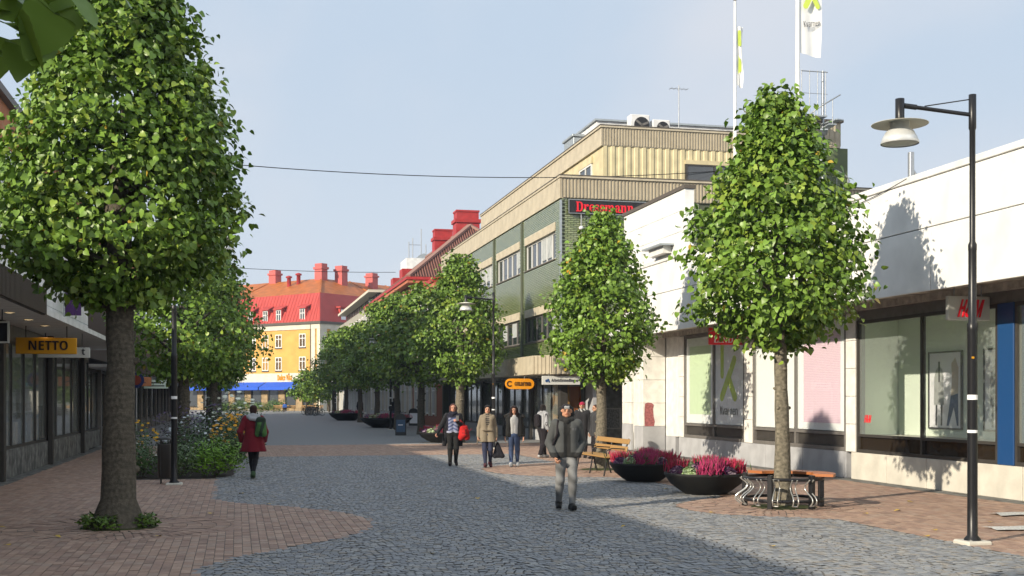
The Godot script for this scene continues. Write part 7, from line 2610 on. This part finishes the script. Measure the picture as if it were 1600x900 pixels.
	person("person in flared burgundy coat and pale scarf walking away", Vector3(0.36, 0, -27.05), PI - 0.12, 1.64, p4, {
		"skin": Color(0.42, 0.24, 0.16), "clothes": [
		{"n": "coat", "on": ["torso", "arms"], "grow": 0.024, "colour": Color(0.20, 0.008, 0.022), "lo": 0.37, "extra": [[Vector3(-0.04, 0.62, 0.0), Vector3(-0.105, 0.36, 0.0), 0.07, 0.075], [Vector3(0.04, 0.62, 0.0), Vector3(0.105, 0.36, 0.0), 0.07, 0.075], [Vector3(0.0, 0.62, -0.01), Vector3(0.0, 0.36, -0.03), 0.08, 0.11]]},
		{"n": "scarf", "on": [], "colour": Color(0.48, 0.48, 0.50), "k": 0.03, "extra": [[Vector3(-0.065, 0.845, -0.04), Vector3(0.055, 0.845, -0.04), 0.036, 0.036], [Vector3(-0.04, 0.81, -0.075), Vector3(0.03, 0.82, -0.07), 0.03, 0.028], [Vector3(0.0, 0.865, 0.03), Vector3(0.0, 0.86, -0.03), 0.04, 0.04]]},
		{"n": "leggings", "on": ["legs", "hips"], "grow": 0.006, "colour": Color(0.012, 0.012, 0.016), "lo": 0.06, "hi": 0.5},
		{"n": "shoes", "on": ["feet"], "grow": 0.011, "colour": func(p): return Color(0.35, 0.36, 0.30) if p.y < 0.03 else Color(0.06, 0.11, 0.05)},
		{"n": "hair", "on": [], "colour": Color(0.045, 0.018, 0.014), "fine": 0.8, "k": 0.02, "extra": [[H + Vector3(0, 0.018, -0.018), H + Vector3(0, -0.012, -0.024), 0.052, 0.047], [H + Vector3(0.02, 0.04, 0.01), H + Vector3(-0.02, 0.04, 0.01), 0.024, 0.024]]}]})
	blob("green_rucksack", "green and dark rucksack on the burgundy coat's back", "bag", Vector3(0.36, 0, -27.05) + Vector3(0.16, 1.17, 0.17), PI - 0.12, [[Vector3(-0.06, -0.16, 0), Vector3(-0.04, 0.14, 0), 0.075, 0.07], [Vector3(0.06, -0.16, 0), Vector3(0.04, 0.14, 0), 0.075, 0.07], [Vector3(0, -0.1, -0.06), Vector3(0, 0.02, -0.06), 0.07, 0.06]], 0.014, 0.04, func(p): return Color(0.08, 0.20, 0.05) if sin(p.x * 38 + p.y * 9) > -0.2 and p.y < 0.1 else Color(0.03, 0.05, 0.03), [["strap", [[Vector3(0.06, 0.18, 0.06), Vector3(0.09, 0.30, 0.12), 0.014, 0.014]], Color(0.03, 0.05, 0.03)], ["loop", [[Vector3(-0.03, 0.21, 0), Vector3(0.03, 0.21, 0), 0.01, 0.01]], Color(0.03, 0.05, 0.03)]])
	# person with a pale jacket and dark trousers, walking off behind the man
	var p5 := {"lk": Vector3(0.05, 0.285, 0.04), "la": Vector3(0.05, 0.05, 0.07), "lt": Vector3(0.055, 0.025, 0.16), "rk": Vector3(-0.05, 0.285, 0.0), "ra": Vector3(-0.05, 0.06, -0.1), "rt": Vector3(-0.055, 0.025, -0.02), "le": Vector3(0.145, 0.64, 0.03), "lw": Vector3(0.11, 0.56, 0.12)}
	var pale := func(p: Vector3) -> Color: return Color(0.46, 0.47, 0.49) if fposmod(p.x * 1.4 + p.z, 0.075) > 0.02 else Color(0.09, 0.09, 0.1)
	person("person in pale striped jacket and wide black trousers behind the man", Vector3(9.0, 0, -34.6), 1.95, 1.62, p5, {
		"cell": 0.018, "clothes": [
		{"n": "jacket", "on": ["torso", "arms"], "grow": 0.02, "colour": pale, "lo": 0.52},
		{"n": "trousers", "on": ["legs", "hips"], "grow": 0.035, "colour": dark, "lo": 0.05, "hi": 0.55},
		{"n": "shoes", "on": ["feet"], "grow": 0.01, "colour": Color(0.5, 0.5, 0.5)},
		{"n": "collar", "on": ["hood"], "colour": Color(0.42, 0.43, 0.45)},
		{"n": "hair", "on": [], "colour": Color(0.012, 0.01, 0.01), "k": 0.02, "extra": [[H + Vector3(0, 0.02, -0.02), H + Vector3(0, -0.05, -0.03), 0.052, 0.045], [H + Vector3(0.04, 0.02, 0.0), H + Vector3(0.045, -0.06, 0.0), 0.022, 0.022], [H + Vector3(-0.04, 0.02, 0.0), H + Vector3(-0.045, -0.06, 0.0), 0.022, 0.022]]}]})
	blob("black_rucksack", "small black rucksack worn over the pale striped jacket", "bag", Vector3(8.82, 1.12, -34.56), 1.95, [[Vector3(-0.05, -0.13, 0), Vector3(-0.04, 0.13, 0), 0.075, 0.07], [Vector3(0.05, -0.13, 0), Vector3(0.04, 0.13, 0), 0.075, 0.07]], 0.016, 0.04, dark, [["strap", [[Vector3(0.06, 0.16, 0.05), Vector3(0.08, 0.2, 0.15), 0.014, 0.014]], dark]])
	# two people standing behind the man
	var still := {}
	person("person in crimson cap and white scarf standing behind the man", Vector3(10.15, 0, -34.3), -0.5, 1.68, still, {
		"cell": 0.018, "clothes": [
		{"n": "coat", "on": ["torso", "arms"], "grow": 0.022, "colour": Color(0.02, 0.02, 0.024), "lo": 0.45},
		{"n": "trousers", "on": ["legs", "hips"], "grow": 0.014, "colour": dark, "lo": 0.05, "hi": 0.55},
		{"n": "shoes", "on": ["feet"], "grow": 0.01, "colour": dark},
		{"n": "scarf", "on": ["hood"], "colour": func(p): return Color(0.5, 0.5, 0.5) if sin(p.x * 60 + p.y * 50) > 0.0 else Color(0.03, 0.03, 0.03)},
		{"n": "cap", "on": [], "colour": Color(0.40, 0.012, 0.06), "k": 0.012, "lo": 0.945, "extra": [[H + Vector3(0, 0.02, -0.012), H + Vector3(0, 0.022, 0.004), 0.054, 0.05]]}]})
	person("person in dark grey coat with brown hair beside the crimson cap", Vector3(10.35, 0, -33.6), -1.4, 1.60, still, {
		"cell": 0.018, "clothes": [
		{"n": "coat", "on": ["torso", "arms"], "grow": 0.026, "colour": Color(0.045, 0.046, 0.05), "lo": 0.42, "extra": [[Vector3(-0.05, 0.60, 0.0), Vector3(-0.06, 0.42, 0.0), 0.068, 0.08], [Vector3(0.05, 0.60, 0.0), Vector3(0.06, 0.42, 0.0), 0.068, 0.08]]},
		{"n": "trousers", "on": ["legs", "hips"], "grow": 0.012, "colour": dark, "lo": 0.05, "hi": 0.55},
		{"n": "shoes", "on": ["feet"], "grow": 0.01, "colour": dark},
		{"n": "hair", "on": [], "colour": Color(0.06, 0.025, 0.018), "k": 0.02, "extra": [[H + Vector3(0, 0.02, -0.02), H + Vector3(0, -0.03, -0.03), 0.052, 0.045], [H + Vector3(0.02, 0.044, 0.005), H + Vector3(-0.02, 0.044, 0.005), 0.022, 0.022]]}]})
	# far figures
	var coat := {"n": "jacket", "on": ["torso", "arms"], "grow": 0.025, "colour": Color(0.014, 0.014, 0.018), "lo": 0.48}
	var pants := {"n": "jeans", "on": ["legs", "hips"], "grow": 0.014, "colour": Color(0.06, 0.08, 0.13), "lo": 0.05, "hi": 0.55}
	var boots := {"n": "shoes", "on": ["feet"], "grow": 0.01, "colour": dark}
	var locks := {"n": "hair", "on": [], "colour": Color(0.03, 0.018, 0.014), "k": 0.02, "extra": [[H + Vector3(0, 0.02, -0.018), H + Vector3(0, -0.01, -0.026), 0.053, 0.046]]}
	person("person in black jacket and blue jeans walking away past the brick house", Vector3(10.9, 0, -84.0), PI, 1.78, p4, {"cell": 0.028, "clothes": [coat, pants, boots, locks]})
	var black := coat.duplicate()
	black.lo = 0.3
	person("person dressed in black standing by the far planter bowl", Vector3(10.2, 0, -101.0), 2.6, 1.75, {}, {"cell": 0.03, "clothes": [black, pants, boots, locks]})
	person("person in dark clothes standing before the yellow house", Vector3(9.2, 0, -158.9), -0.6, 1.75, {}, {"cell": 0.035, "clothes": [coat, {"n": "trousers", "on": ["legs", "hips"], "grow": 0.014, "colour": dark, "lo": 0.05, "hi": 0.55}, boots, locks]})
	var sit := {"head": Vector3(0, 0.66, 0.02), "neck": Vector3(0, 0.585, 0), "chest": Vector3(0, 0.47, 0), "hips": Vector3(0, 0.29, -0.02), "ls": Vector3(0.105, 0.545, 0), "rs": Vector3(-0.105, 0.545, 0), "le": Vector3(0.14, 0.37, 0.03), "re": Vector3(-0.14, 0.37, 0.03), "lw": Vector3(0.08, 0.32, 0.16), "rw": Vector3(-0.08, 0.32, 0.16), "lh": Vector3(0.05, 0.28, 0), "rh": Vector3(-0.05, 0.28, 0), "lk": Vector3(0.06, 0.28, 0.22), "rk": Vector3(-0.06, 0.28, 0.22), "la": Vector3(0.06, 0.05, 0.22), "ra": Vector3(-0.06, 0.05, 0.22), "lt": Vector3(0.065, 0.022, 0.31), "rt": Vector3(-0.065, 0.022, 0.31)}
	var Hs := Vector3(0, 0.66, 0.02)
	person("person in blue shirt sitting on the sunny bench of the square", Vector3(6.1, 0, -156.95), -0.3, 1.72, sit, {"cell": 0.035, "clothes": [{"n": "shirt", "on": ["torso", "arms"], "grow": 0.02, "colour": Color(0.05, 0.14, 0.48), "lo": 0.25}, {"n": "trousers", "on": ["legs", "hips"], "grow": 0.014, "colour": dark, "lo": 0.05}, boots, {"n": "hair", "on": [], "colour": Color(0.05, 0.03, 0.02), "k": 0.02, "extra": [[Hs + Vector3(0, 0.02, -0.018), Hs + Vector3(0, -0.01, -0.026), 0.053, 0.046]]}]})
